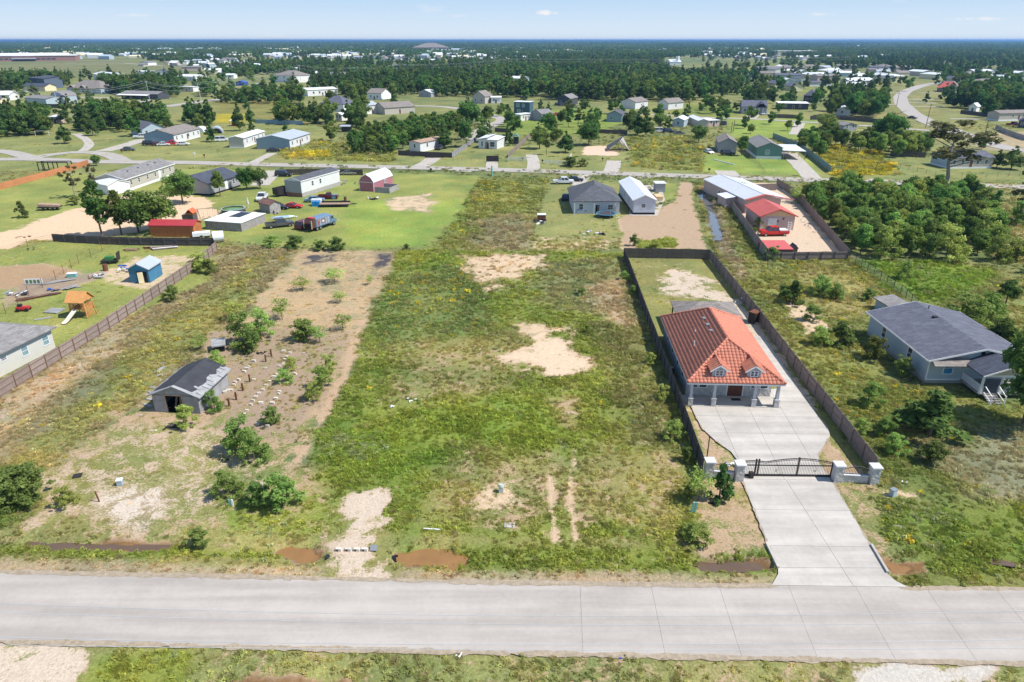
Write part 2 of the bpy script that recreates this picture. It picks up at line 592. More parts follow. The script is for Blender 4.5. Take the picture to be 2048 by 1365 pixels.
# polygon on the photo, soil, grass, cover, weeds, dryness, yellow, edge softness, edge wander
ZN = [
 ([(-400, 1500), (-300, 930), (2400, 930), (2500, 1500)], TAN, OLIVE, .80, .35, .4, 0, 1, 1),
 # strip on the camera side of the road
 ([(-300, 1400), (-300, 1285), (2400, 1325), (2400, 1440)], TAN, FIELD, .74, .5, .3, 0, .5, .8),
 ([(-300, 1400), (-300, 1280), (205, 1286), (190, 1310), (120, 1400)], (.54, .44, .34), FIELD, .14, 0, .5, 0, .6, .8),
 ([(1690, 1340), (1790, 1318), (1990, 1326), (1960, 1380), (1720, 1380)], GRAVEL, OLIVE, .14, 0, .5, 0, .5, .7),
 ([(200, 1310), (380, 1300), (360, 1400), (150, 1400)], TAN, LUSH, .95, .7, 0, 0, .6, .8),
 # verge and ditch
 ([(-300, 1060), (640, 1075), (660, 1150), (-300, 1140)], TAN, OLIVE, .72, .3, .4, 0, .8, .8),
 ([(0, 1085), (430, 1090), (640, 1100), (640, 1125), (300, 1115), (0, 1110)], DIRT, LUSH, .9, .8, 0, 0, .5, .7),
 ([(800, 1085), (1530, 1095), (1550, 1150), (800, 1140)], DIRT, LUSH, .86, .7, .1, 0, .7, .8),
 ([(800, 1140), (1545, 1150), (1545, 1175), (800, 1165)], TAN, DRY, .75, .3, .7, 0, .5, .6),
 ([(0, 1120), (640, 1135), (640, 1156), (0, 1150)], TAN, DRY, .70, .3, .6, 0, .5, .6),
 # dry brush strip beside the picket fence
 ([(432, 500), (505, 490), (610, 505), (520, 600), (455, 680), (330, 790), (110, 930), (-60, 1010), (-400, 1040), (-400, 920), (0, 800)], DIRT, BRUSH, .93, .85, .75, .1, 1, 2),
 ([(330, 640), (455, 560), (520, 510), (500, 600), (300, 780), (100, 920), (-60, 990), (100, 850)], TAN, OLIVE, .95, .8, .35, .1, 1.5, 2.5),
 ([(0, 805), (230, 650), (240, 700), (110, 790), (0, 870), (-200, 960), (-200, 880)], (.42, .33, .25), DRY, .78, .5, .9, 0, 1, 1.5),
 ([(-300, 950), (10, 935), (90, 970), (75, 1030), (20, 1050), (-300, 1060)], DIRT, DEEP, .97, .9, 0, .1, .7, 1),
 # burnt lot
 ([(600, 498), (792, 502), (780, 560), (735, 650), (700, 740), (640, 850), (598, 925), (660, 1010), (560, 1070), (60, 1060), (90, 950), (240, 830), (440, 690), (520, 600)], TAN, OLIVE, .42, .18, .6, 0, 1, 2),
 ([(600, 500), (792, 503), (775, 570), (735, 650), (640, 665), (500, 640), (530, 580)], STRAW, DRY, .5, .12, .9, .1, .8, 1.5),
 ([(430, 670), (520, 650), (690, 665), (650, 790), (590, 880), (470, 900), (420, 800)], (.32, .235, .165), OLIVE, .36, .3, .7, 0, 1.3, 2.5),
 ([(90, 960), (300, 850), (460, 880), (560, 950), (520, 1030), (300, 1050), (90, 1040)], (.47, .36, .26), OLIVE, .55, .22, .6, 0, 2, 3),
 ([(195, 985), (345, 960), (350, 990), (290, 1030), (200, 1030)], (.55, .47, .38), DRY, .45, .05, .7, 0, 1.5, 3),
 ([(430, 1000), (640, 990), (700, 1060), (560, 1075), (440, 1070)], TAN, LUSH, .62, .5, .2, 0, 1, 1.5),
 ([(712, 640), (738, 640), (706, 740), (650, 850), (600, 935), (568, 935), (640, 830), (690, 730)], (.44, .31, .2), DRY, .16, .05, .8, 0, .5, .6),
 ([(756, 506), (788, 508), (778, 530), (752, 545), (742, 556), (748, 528)], ASH, DRY, .3, .0, .8, 0, .6, 1),
 ([(610, 510), (680, 508), (660, 522), (600, 530)], ASH, DRY, .35, .0, .8, 0, .7, 1),
 # centre lot
 ([(795, 500), (1252, 505), (1290, 600), (1330, 700), (1400, 930), (1415, 1060), (1400, 1085), (800, 1075), (700, 1010), (640, 935), (628, 890), (700, 745), (738, 650), (780, 560)], TAN, LUSH, .86, .8, .12, .03, .7, 1),
 ([(770, 560), (940, 520), (1000, 640), (880, 700), (740, 690)], TAN, (.155, .19, .06), .9, .9, .25, .2, 2, 3),
 ([(1060, 520), (1250, 520), (1300, 660), (1200, 640), (1080, 600)], TAN, (.18, .19, .08), .9, .85, .45, .05, 2, 3),
 ([(1160, 580), (1240, 560), (1290, 680), (1250, 690)], TAN, DRY, .9, .8, .9, 0, 1.5, 2),
 ([(800, 690), (1060, 650), (1000, 780), (800, 800)], TAN, OLIVE, .66, .55, .35, 0, 3, 3),
 ([(1180, 640), (1330, 660), (1380, 930), (1240, 900)], TAN, (.165, .175, .06), .78, .8, .35, 0, 2, 3),
 ([(640, 860), (1000, 800), (1180, 860), (1100, 960), (700, 960)], TAN, (.165, .215, .038), .92, .9, .02, 0, 3, 3),
 ([(880, 910), (1400, 900), (1410, 1050), (860, 1040)], TAN, OLIVE, .62, .5, .2, 0, 2, 3),
 ([(920, 515), (1095, 508), (1098, 535), (1010, 560), (985, 585), (940, 560)], SAND, DRY, .36, .3, .9, 0, 1.5, 2.6),
 ([(1035, 655), (1150, 648), (1150, 668), (1060, 680)], SAND, DRY, .3, .12, .9, 0, 1.3, 2.2),
 ([(1075, 672), (1120, 672), (1180, 725), (1175, 742), (1120, 752), (1060, 735), (1012, 715), (1050, 700)], (.60, .46, .32), DRY, .16, .08, .9, 0, 1.2, 1.9),
 ([(970, 975), (1030, 970), (1040, 1000), (960, 1020)], SAND, OLIVE, .4, .2, .3, 0, .8, 1.2),
 ([(1105, 800), (1150, 800), (1150, 860), (1120, 850)], TAN, OLIVE, .6, .5, .3, 0, 1, 1),
 # back centre strip and mown yards
 ([(960, 358), (1100, 358), (1085, 400), (1060, 450), (1050, 500), (900, 498), (870, 492), (920, 420)], TAN, TALL, .97, .8, .15, .1, .8, 1),
 ([(960, 440), (1060, 430), (1100, 500), (930, 500)], TAN, BRUSH, .95, .8, .7, 0, 2, 3),
 ([(-300, 500), (-300, 400), (200, 340), (500, 338), (960, 352), (920, 420), (865, 492), (700, 496), (520, 492), (430, 470), (250, 470)], SAND, MOWN, .93, 0, .1, 0, .8, 1),
 ([(690, 400), (930, 400), (860, 492), (700, 496)], SAND, (.22, .28, .06), .97, 0, 0, 0, 3, 3),
 ([(765, 398), (845, 388), (872, 402), (860, 424), (790, 418)], SAND, DRY, .35, 0, .3, 0, 1.5, 2.5),
 ([(-300, 478), (-300, 462), (0, 468), (110, 430), (210, 400), (280, 385), (410, 395), (440, 430), (340, 450), (240, 472), (60, 482), (0, 510)], (.62, .45, .30), MOWN, .08, 0, .3, 0, .8, 1.2),
 ([(-300, 520), (0, 500), (140, 482), (420, 490), (432, 500), (420, 560), (250, 640), (130, 700), (-300, 760)], SAND, MOWN, .93, .05, .1, 0, .8, 1),
 ([(-300, 535), (0, 535), (90, 528), (160, 545), (120, 560), (30, 580), (-300, 600)], (.36, .24, .14), DRY, .3, 0, .9, 0, 1, 1.2),
 ([(200, 545), (270, 515), (380, 510), (400, 525), (300, 580), (210, 570)], (.52, .40, .27), MOWN, .35, 0, .3, 0, 1.2, 2),
 ([(0, 600), (60, 560), (200, 545), (190, 560), (60, 600), (0, 620)], DIRT, DRY, .4, 0, .9, 0, .8, 1.2),
 ([(1100, 362), (1245, 362), (1248, 440), (1252, 478), (1062, 478), (1085, 420)], SAND, FIELD, .93, .05, .2, 0, .8, 1),
 ([(1060, 470), (1250, 474), (1250, 500), (1060, 500)], SAND, OLIVE, .6, .5, .5, 0, .8, 1.5),
 ([(1240, 432), (1320, 420), (1350, 400), (1360, 366), (1386, 366), (1384, 400), (1396, 450), (1414, 500), (1246, 498)], (.40, .285, .19), OLIVE, .12, .02, .5, 0, .6, 1),
 ([(1310, 368), (1358, 366), (1350, 400), (1325, 404)], SAND, MOWN, .9, 0, 0, 0, .6, .8),
 ([(1270, 482), (1350, 478), (1352, 497), (1275, 497)], TAN, LUSH, .95, .8, 0, 0, .5, 1),
 # red house lot
 ([(1252, 505), (1418, 505), (1500, 620), (1740, 955), (1410, 955)], SAND, OLIVE, .88, .03, .2, 0, .3, .3),
 ([(1335, 545), (1385, 540), (1450, 590), (1440, 602), (1330, 598), (1310, 590)], PALE, OLIVE, .3, .08, .5, 0, 1.5, 2.5),
 ([(1440, 590), (1480, 600), (1560, 700), (1640, 820), (1620, 820), (1520, 700)], PALE, OLIVE, .35, 0, .3, 0, .5, .5),
 ([(1376, 805), (1420, 860), (1470, 925), (1465, 950), (1412, 950)], TAN, OLIVE, .3, .02, .5, 0, .4, .4),
 ([(1640, 830), (1665, 890), (1740, 955), (1640, 955)], TAN, OLIVE, .22, .02, .5, 0, .4, .5),
 ([(1405, 960), (1490, 965), (1535, 1100), (1400, 1110), (1380, 1000)], TAN, OLIVE, .4, .2, .5, 0, .8, 1),
 ([(1660, 968), (1760, 965), (1830, 1080), (1760, 1120)], TAN, OLIVE, .5, .15, .4, 0, .8, 1),
 # drainage strip and rough land on the right
 ([(1388, 365), (1436, 366), (1530, 520), (1620, 580), (1700, 700), (1780, 960), (1745, 930), (1600, 720), (1416, 490)], TAN, (.175, .19, .06), .95, .8, .3, .05, 1, 1),
 ([(1398, 372), (1425, 372), (1455, 470), (1500, 560), (1480, 560), (1430, 480)], DIRT, (.25, .215, .14), .85, .8, .9, 0, 1, 1.5),
 ([(1530, 520), (1700, 515), (1840, 610), (1740, 640), (1760, 760), (2400, 860), (2400, 1180), (1820, 1180), (1750, 960), (1620, 740), (1500, 560)], TAN, (.18, .195, .055), .86, .75, .25, .12, 1.5, 2),
 ([(1590, 530), (1700, 530), (1760, 620), (1640, 640)], TAN, OLIVE, .8, .6, .5, .1, 2, 3),
 ([(1570, 612), (1600, 610), (1660, 650), (1640, 672), (1610, 660)], SAND, OLIVE, .3, .2, .5, 0, .6, 1.5),
 ([(1840, 880), (2100, 850), (2300, 1010), (1980, 1010), (1880, 930)], TAN, (.235, .225, .13), .93, .85, .6, 0, 2, 3),
 ([(1760, 975), (1830, 980), (1860, 1020), (1800, 1020)], SAND, OLIVE, .35, .2, .5, 0, .7, 1.2),
 ([(1800, 1010), (2400, 1020), (2400, 1150), (1900, 1140), (1780, 1090)], DIRT, LUSH, .93, .9, .05, .1, 1, 1.5),
 ([(1700, 520), (1900, 525), (1990, 540), (2000, 610), (1900, 640), (1780, 580)], TAN, (.15, .21, .035), .97, .7, .1, 0, 1, 1.5),
 ([(1720, 640), (1990, 560), (2400, 560), (2400, 900), (2000, 760)], TAN, (.185, .2, .065), .85, .7, .35, .05, 2, 3),
 ([(1960, 395), (2400, 390), (2400, 560), (1990, 530)], SAND, OLIVE, .75, .5, .5, 0, 2, 3),
 # enclosure of the red roofed outbuildings
 ([(1438, 366), (1560, 366), (1690, 512), (1530, 512)], (.56, .43, .31), MOWN, .03, 0, .2, 0, .3, .3),
 # beyond the far road
 ([(200, 350), (-300, 330), (-300, 255), (440, 240), (640, 250), (700, 300), (800, 300), (1100, 290), (1240, 300), (2400, 330), (2400, 376), (1400, 352), (900, 336), (500, 326)], SAND, FIELD, .93, .05, .1, .02, 1, 2),
 ([(550, 300), (640, 280), (700, 290), (800, 306), (780, 326), (570, 318)], TAN, TALL, .98, .9, .3, .3, 1, 2),
 ([(568, 305), (660, 302), (665, 314), (580, 318)], TAN, GOLD, .98, .9, .3, .9, .8, 1.5),
 ([(1260, 275), (1380, 272), (1410, 300), (1410, 345), (1255, 335)], TAN, TALL, .95, .8, .3, .25, 1, 2),
 ([(1640, 285), (1760, 300), (1800, 350), (1670, 355), (1630, 320)], TAN, (.20, .2, .035), .98, .9, .2, .6, 1, 2),
 ([(1410, 310), (1620, 315), (1640, 352), (1410, 345)], SAND, (.21, .27, .06), .95, 0, 0, 0, 1, 1.5),
 ([(1455, 235), (1640, 240), (1620, 280), (1460, 275)], SAND, (.21, .27, .06), .97, 0, 0, 0, 2, 2),
 ([(1640, 250), (2400, 270), (2400, 320), (1700, 300)], SAND, FIELD, .85, .1, .2, 0, 2, 3),
 ([(1860, 270), (2100, 262), (2100, 300), (1960, 300)], SAND, DRY, .8, 0, .5, 0, 2, 3),
 ([(0, 105), (330, 128), (390, 140), (250, 150), (0, 160)], TAN, (.17, .175, .075), .95, 0, .4, 0, 4, 6),
 ([(430, 203), (560, 200), (620, 240), (540, 245), (430, 240)], TAN, (.2, .19, .06), .97, 0, .4, .4, 3, 3),
 ([(430, 228), (490, 228), (500, 246), (430, 246)], TAN, GOLD, .97, .5, .4, .9, 3, 2),
 ([(1215, 292), (1170, 292), (1165, 310), (1240, 312)], (.62, .46, .34), MOWN, .08, 0, .2, 0, 1, 1),
 ([(0, 180), (350, 200), (430, 205), (0, 235)], SAND, FIELD, .85, 0, .3, 0, 3, 4),
 ([(1345, 205), (1480, 215), (1480, 235), (1350, 232)], TAN, (.17, .2, .05), .95, .3, .2, .1, 3, 3),
 ([(1700, 235), (1780, 160), (1900, 160), (1890, 240), (1960, 300), (1880, 290), (1800, 240)], SAND, (.2, .2, .07), .8, 0, .3, 0, 3, 4),
 ([(1480, 125), (1700, 140), (1760, 170), (1640, 190), (1530, 175)], TAN, (.2, .22, .06), .9, 0, .3, .1, 5, 6),
 ([(980, 225), (1180, 215), (1250, 245), (1180, 270), (1000, 270)], SAND, (.17, .22, .045), .85, 0, .2, 0, 3, 4),
]
ZN = [(PP([(x, max(y, 96)) for x, y in z[0]]),) + z[1:] for z in ZN]
RUTS = [PP([(1103, 958), (1103, 1000), (1112, 1078)]), PP([(1143, 955), (1140, 1010), (1152, 1078)]),
  PP([(1146, 900), (1148, 940)])]
WASH = PP([(712, 1150), (700, 1095), (726, 1040), (748, 1000)])
NEAR_N, NEAR_S = [P(-900, 1131), P(0, 1143.5), P(1024, 1166), P(2048, 1178), P(2900, 1186)], [P(-900, 1272), P(0, 1284), P(1024, 1308), P(2048, 1328), P(2900, 1350)]
PUD = [PP([(545, 1100), (575, 1087), (630, 1088), (650, 1100), (652, 1112), (625, 1124), (560, 1117)]),
       PP([(795, 1102), (840, 1092), (900, 1096), (922, 1110), (915, 1134), (860, 1134), (800, 1122)]),
       PP([(35, 1092), (60, 1078), (230, 1083), (345, 1084), (330, 1096), (120, 1095)]),
       PP([(1755, 1115), (1850, 1120), (1835, 1142), (1790, 1150)]),
       PP([(1960, 1106), (2000, 1112), (2100, 1135), (1990, 1120)]),
       PP([(1390, 1118), (1530, 1118), (1550, 1135), (1400, 1136)]),
       PP([(420, 1352), (640, 1362), (1000, 1372), (640, 1385), (400, 1375)])]
DITCH = PP([(-300, 1080), (60, 1087), (345, 1090), (600, 1106), (860, 1114), (1200, 1120), (1450, 1125), (1800, 1132), (2000, 1118), (2300, 1140)])
CREEK = PP([(1402, 385), (1418, 410), (1430, 445), (1437, 478)])


def zones(X, Y):
 n1 = fbm(X, Y, 3.0, 1) - .5
 n2 = fbm(X, Y, 1.1, 5) - .5
 n3 = fbm(X, Y, 14.0, 9) - .5
 sh = X.shape
 S = np.zeros(sh + (3,)) + np.array(TAN)
 G = np.zeros(sh + (3,)) + np.array((.175, .19, .07))
 # far land: patches of meadow, dry field and lighter yards
 far = fbm(X, Y, 120, 21)
 G = G + (np.clip((far - .5) * 4, -1, 1)[..., None]) * np.array((.05, .035, .01))
 C = np.zeros(sh) + .9
 W = np.zeros(sh) + .3
 D = np.zeros(sh) + .3
 Yl = np.zeros(sh)
 for poly, s, g, c, w, d, yl, soft, wob in ZN:
  a = np.array(poly)
  r = wob * 2 + soft * 2
  m = (X > a[:, 0].min() - r) & (X < a[:, 0].max() + r) & (Y > a[:, 1].min() - r) & (Y < a[:, 1].max() + r)
  if not m.any(): continue
  sd = sdf(poly, X[m], Y[m]) + (n1[m] * 2.2 + n2[m]) * wob
  k = sstep(soft, -soft, sd)
  for A, v in ((S, s), (G, g)):
   A[m] = A[m] * (1 - k[:, None]) + np.array(v) * k[:, None]
  for A, v in ((C, c), (W, w), (D, d), (Yl, yl)):
   A[m] = A[m] * (1 - k) + v * k
 near = Y < 90
 for ru in RUTS:
  k = sstep(.5, .1, linedist(ru, X, Y) + n2 * .5 + n1 * .4) * .75
  C = C * (1 - k * .85)
  W = W * (1 - k)
  S = S * (1 - k[..., None]) + np.array(SAND) * k[..., None]
 k = sstep(2.6, .6, linedist(WASH, X, Y) + n1 * 3.5 + n2 * 2.5)
 C = C * (1 - k * .92)
 W = W * (1 - k * .9)
 S = S * (1 - k[..., None]) + np.array(PALE) * k[..., None]
 # cover thins and thickens, and so do the tall weeds
 C = np.clip(C + n3 * .35 + n1 * .25 * (C < .93), 0, 1)
 G = G * (1 + (fbm(X, Y, 6, 31) - .5)[..., None] * np.array((.9, .5, .5)))
 for pu in PUD:
  k = sstep(.3, -.3, sdf(pu, X, Y) + n2 * 1.2 + n1 * 1.5)
  C = C * (1 - k)
  W = W * (1 - k)
  S = S * (1 - k[..., None]) + np.array((.20, .115, .05)) * k[..., None]
 k = sstep(1.3, .7, linedist(CREEK, X, Y) + n1)
 C, W = C * (1 - k), W * (1 - k)
 S = S * (1 - k[..., None]) + np.array((.13, .10, .08)) * k[..., None]
 return S, G, C, W, D, Yl


def height(X, Y):
 n1 = fbm(X, Y, 2.2, 41) - .5
 z = n1 * .10 * (Y < 150)
 dd = linedist(DITCH, X, Y)
 cross = sstep(0, 2.0, np.abs(X - P(715, 1110).x) - 3.0) * sstep(0, 1.0, np.abs(X - P(1655, 1130).x) - 4.6)
 z -= .24 * np.exp(-(dd / 1.1) ** 2) * cross
 for pu in PUD:
  z -= .42 * sstep(.5, -.5, sdf(pu, X, Y) + n1 * 2.0 + (fbm(X, Y, 1.1, 5) - .5) * 1.2)
 z -= .55 * sstep(2.0, .4, linedist(CREEK, X, Y) + n1)
 return z


def axis(segs):
 out = [segs[0][0]]
 for a, b, s in segs:
  n = max(1, int(round((b - a) / s)))
  out += [a + (b - a) * (i + 1) / n for i in range(n)]
 return out


gx = axis([(0, 45, .42), (45, 100, .8), (100, 190, 1.7), (190, 420, 5)])
v = gx[-1]
while v < 22000:
 v *= 1.12
 gx.append(v)
gx = np.array([-a for a in gx[:0:-1]] + gx)
gy = axis([(-300, 10, 30), (10, 24, 1), (24, 92, .4), (92, 150, .65), (150, 250, 1.3), (250, 560, 3.2)])
v = gy[-1]
while v < 26000:
 v *= 1.045
 gy.append(v)
gy = np.array(gy)
GX, GY = np.meshgrid(gx, gy)
zS, zG, zC, zW, zD, zY = zones(GX, GY)
zH = height(GX, GY)
# keep the soil just under roads and drives
road_poly = [tuple(p) for p in NEAR_N] + [tuple(p) for p in NEAR_S[::-1]]
DRIVE = [(1543, 1172), (1556, 1150), (1556, 1130), (1543, 1108), (1484, 962), (1484, 935), (1462, 905), (1430, 882), (1404, 858), (1388, 828), (1377, 802),
         (1374, 796), (1560, 778), (1500, 690), (1500, 673), (1526, 673), (1594, 773), (1611, 798), (1638, 836), (1657, 859), (1660, 874), (1649, 891),
         (1637, 912), (1638, 928), (1663, 962), (1757, 1118), (1775, 1150), (1792, 1164), (1815, 1175.5)]
drive_poly = PP(DRIVE)
FAR_ROAD = PP([(-120, 322), (60, 318), (200, 325), (350, 325), (500, 329.5), (760, 334.5), (1024, 341), (1500, 357), (1800, 366.5), (2048, 375), (2500, 392)])
m = (GY < 50) & (GY > 20)
lower = np.zeros_like(GX)
lower[m] = sstep(.25, -.25, sdf(road_poly, GX[m], GY[m]))
m = (GY < 90) & (GY > 35) & (GX > 10) & (GX < 50)
lower[m] = np.maximum(lower[m], sstep(.25, -.15, sdf(drive_poly, GX[m], GY[m])))
zH = zH * (1 - lower) - .12 * lower
zH = np.where(GY > 150, zH - 0.0, zH)
ny, nx = GX.shape
ii = np.arange(ny * nx).reshape(ny, nx)
F = np.stack([ii[:-1, :-1], ii[:-1, 1:], ii[1:, 1:], ii[1:, :-1]], -1).reshape(-1, 4)


def ground_material():
 m = bpy.data.materials.new('ground_cover')
 m.use_nodes = True
 N, L = m.node_tree.nodes, m.node_tree.links
 b = N['Principled BSDF']
 b.inputs['Roughness'].default_value = 0.95
 b.inputs['Specular IOR Level'].default_value = 0.1
 aS, aG, aC = N.new('ShaderNodeAttribute'), N.new('ShaderNodeAttribute'), N.new('ShaderNodeAttribute')
 aS.attribute_name, aG.attribute_name, aC.attribute_name = 'soil', 'grass', 'cover'
 ge = N.new('ShaderNodeNewGeometry')

 def noise(s, det, rough=.6, dist=0.0, sc3=None):
  n = N.new('ShaderNodeTexNoise')
  n.inputs['Scale'].default_value = s
  n.inputs['Detail'].default_value = det
  n.inputs['Roughness'].default_value = rough
  n.inputs['Distortion'].default_value = dist
  L.new(ge.outputs['Position'], n.inputs['Vector'])
  return n.outputs[0]

 def math_(op, a, b_, c=None, clamp=False):
  n = N.new('ShaderNodeMath')
  n.operation = op
  n.use_clamp = clamp
  for i, v_ in enumerate((a, b_, c)):
   if v_ is None: continue
   if isinstance(v_, (int, float)): n.inputs[i].default_value = v_
   else: L.new(v_, n.inputs[i])
  return n.outputs[0]

 n_mid = noise(.55, 8, .68, .6)
 n_fine = noise(5.0, 4, .7)
 n_big = noise(.06, 3)
 s1 = math_('MULTIPLY_ADD', n_mid, 1.0, math_('MULTIPLY', n_fine, .5))      # 0.4..1.1 centre .75
 thr = math_('MULTIPLY_ADD', math_('SUBTRACT', s1, .75), 2.2, .5)
 fac = math_('MULTIPLY_ADD', math_('SUBTRACT', aC.outputs['Fac'], thr), 4.0, .5, True)
 mx = N.new('ShaderNodeMix')
 mx.data_type = 'RGBA'
 L.new(fac, mx.inputs[0])

 def vary(src, amt_f, amt_m):
  f = math_('MULTIPLY_ADD', math_('SUBTRACT', n_fine, .5), amt_f, 1.0)
  f = math_('MULTIPLY', f, math_('MULTIPLY_ADD', math_('SUBTRACT', noise(1.7, 5, .65), .5), amt_m, 1.0))
  v_ = N.new('ShaderNodeVectorMath')
  v_.operation = 'SCALE'
  L.new(src, v_.inputs[0])
  L.new(f, v_.inputs['Scale'])
  return v_.outputs[0]
 L.new(vary(aS.outputs['Color'], .9, .5), mx.inputs[6])
 hs = N.new('ShaderNodeHueSaturation')
 L.new(vary(aG.outputs['Color'], 1.6, 1.0), hs.inputs['Color'])
 L.new(math_('MULTIPLY_ADD', math_('SUBTRACT', noise(.3, 4), .5), -.09, .5), hs.inputs['Hue'])
 L.new(math_('MULTIPLY_ADD', math_('SUBTRACT', n_big, .5), .8, 1.0), hs.inputs['Value'])
 L.new(hs.outputs[0], mx.inputs[7])
 L.new(mx.outputs[2], b.inputs['Base Color'])
 bp = N.new('ShaderNodeBump')
 bp.inputs['Strength'].default_value = .8
 bp.inputs['Distance'].default_value = .16
 L.new(s1, bp.inputs['Height'])
 L.new(bp.outputs[0], b.inputs['Normal'])
 return m


me = np_mesh('ground', np.stack([GX.ravel(), GY.ravel(), zH.ravel()], -1), F, ground_material(),
             {'soil': ('FLOAT_COLOR', zS.reshape(-1, 3)), 'grass': ('FLOAT_COLOR', zG.reshape(-1, 3)), 'cover': ('FLOAT', zC.ravel())}, smooth=True)
ground = obj('ground', me)
tag(ground, 'rough grassy ground with sandy patches under the whole neighbourhood', kind='structure')

# ------------------------------------------------------------------ roads
M_ROAD = mat('road_concrete', (.41, .37, .33), .85, 'pave', var=.07, scale=.35, bump=.15, vary=.02, spec=.2)
M_CONC = mat('drive_concrete', (.47, .435, .39), .85, 'pave', var=.1, scale=.5, bump=.1, vary=.03, spec=.2)
M_FROAD = mat('far_road_concrete', (.38, .345, .31), .9, var=.08, scale=.2)
M_JOINT = mat('joint_filler', (.26, .25, .24), .9)
M_GRAV = mat('gravel', (.43, .39, .34), .95, var=.2, scale=1.2, bump=.5)


def clip(poly, a, n):
 """keep the side of a 2-D polygon where (p-a).n >= 0"""
 out = []
 for i in range(len(poly)):
  p, q = poly[i], poly[(i + 1) % len(poly)]
  dp, dq = (Vector(p) - a).dot(n), (Vector(q) - a).dot(n)
  if dp >= 0: out.append(Vector(p))
  if dp * dq < 0: out.append(Vector(p).lerp(Vector(q), dp / (dp - dq)))
 return out


def cut_slabs(poly, cuts, gap=.02):
 """split a polygon along straight joints, leaving a gap"""
 pcs = [[Vector(p) for p in poly]]
 for a, b in cuts:
  a, b = Vector(a), Vector(b)
  n = Vector((-(b - a).y, (b - a).x)).normalized()
  nxt = []
  for pc in pcs:
   for s in (1, -1):
    q = clip(pc, a + n * s * gap / 2, n * s)
    if len(q) > 2:
     ar = abs(sum(q[i].x * q[(i + 1) % len(q)].y - q[(i + 1) % len(q)].x * q[i].y for i in range(len(q)))) / 2
     if ar > .3: nxt.append(q)
  pcs = nxt
 return pcs


road = MB().add([(*p, -.02) for p in NEAR_N] + [(*p, -.02) for p in NEAR_S],
    [(i, i + 5, i + 6, i + 1) for i in range(4)])
road = part('road', road, M_JOINT, None, kind='structure', label='pale concrete road crossing in front of the lots')
joints = [(P(1160, 1169), P(1166, 1310)), (P(1302, 1171), P(1331, 1313)), (P(1438, 1173), P(1484, 1316)), (P(1578, 1175), P(1636, 1320)),
          (P(1712, 1176), P(1792, 1322)), (P(1852, 1177), P(1955, 1325)), (P(1990, 1178), P(2120, 1330))]
cuts = joints[:]
for pc in cut_slabs(road_poly, cuts, .016):
 part('slab', MB().slab([(p.x, p.y, .03) for p in pc], .04), M_ROAD, road)

drv = MB().add([(*p, -.03) for p in drive_poly], [tuple(range(len(drive_poly)))])
drv = part('driveway', drv, M_JOINT, None, kind='structure', label='wide pale concrete driveway leading through the iron gate to the tiled house')
dc = [(P(1484, 960), P(1670, 962)), (P(1360, 801), P(1660, 806)), (P(1572, 962), P(1684, 1138)), (P(1425, 803), P(1471, 906)), (P(1490, 803), P(1570, 962)), (P(1553, 803), P(1640, 950)),
      (P(1390, 833), P(1660, 836)), (P(1410, 867), P(1670, 870)), (P(1440, 905), P(1660, 908)), (P(1540, 1021), P(1760, 1024)), (P(1540, 1093), P(1760, 1096)), (P(1540, 1137), P(1790, 1138))]
g0, g1 = P(1484, 960), P(1670, 962)
gn = Vector((-(g1 - g0).y, (g1 - g0).x)).normalized()
pcs = cut_slabs(clip(drive_poly, g0 + gn * .012, gn), [c_ for c_ in dc[1:8] if c_ is not dc[2]], .025) + cut_slabs(clip(drive_poly, g0 - gn * .012, -gn), [dc[2]] + dc[9:], .025)
for pc in pcs:
 part('slab', MB().slab([(p.x, p.y, .07) for p in pc], .09), M_CONC, drv)
# low retaining kerbs where the driveway bridges the ditch
for a, b in ((P(1532, 1088), P(1556, 1138)), (P(1742, 1092), P(1775, 1148))):
 k = MB().bar((*a, -.15), (*b, -.15), .18, .75)
 tag(part('headwall', k, M_CONC, None), 'low concrete headwall edging the driveway ' + ('on its left side over the ditch' if a.x < 26 else 'on its right side beside the brown puddle'), 'headwall')


def strip(name, pts, w, m, z=.02, label=None, wig=0, end_w=None):
 """a flat road or track along a centre line, w metres wide"""
 pts = [Vector(p) for p in pts]
 res = [pts[0]]
 for a, b in zip(pts[:-1], pts[1:]):
  n = max(1, int((b - a).length / 6))
  res += [a.lerp(b, (i + 1) / n) for i in range(n)]
 for _ in range(2):
  res = [res[0]] + [(res[i - 1] + res[i] * 2 + res[i + 1]) / 4 for i in range(1, len(res) - 1)] + [res[-1]]
 vs, fs = [], []
 for i, p in enumerate(res):
  d = (res[min(i + 1, len(res) - 1)] - res[max(i - 1, 0)]).normalized()
  nrm = Vector((-d.y, d.x))
  ww = w if end_w is None else w + (end_w - w) * i / (len(res) - 1)
  for s in (-1, 1):
   q = p + nrm * s * (ww / 2 + (rnd.uniform(-wig, wig) if wig else 0))
   vs.append((q.x, q.y, z))
  if i: fs.append((2 * i - 2, 2 * i - 1, 2 * i + 1, 2 * i))
 o = part(name, MB().add(vs, fs), m, None, kind='structure', label=label)
 return o


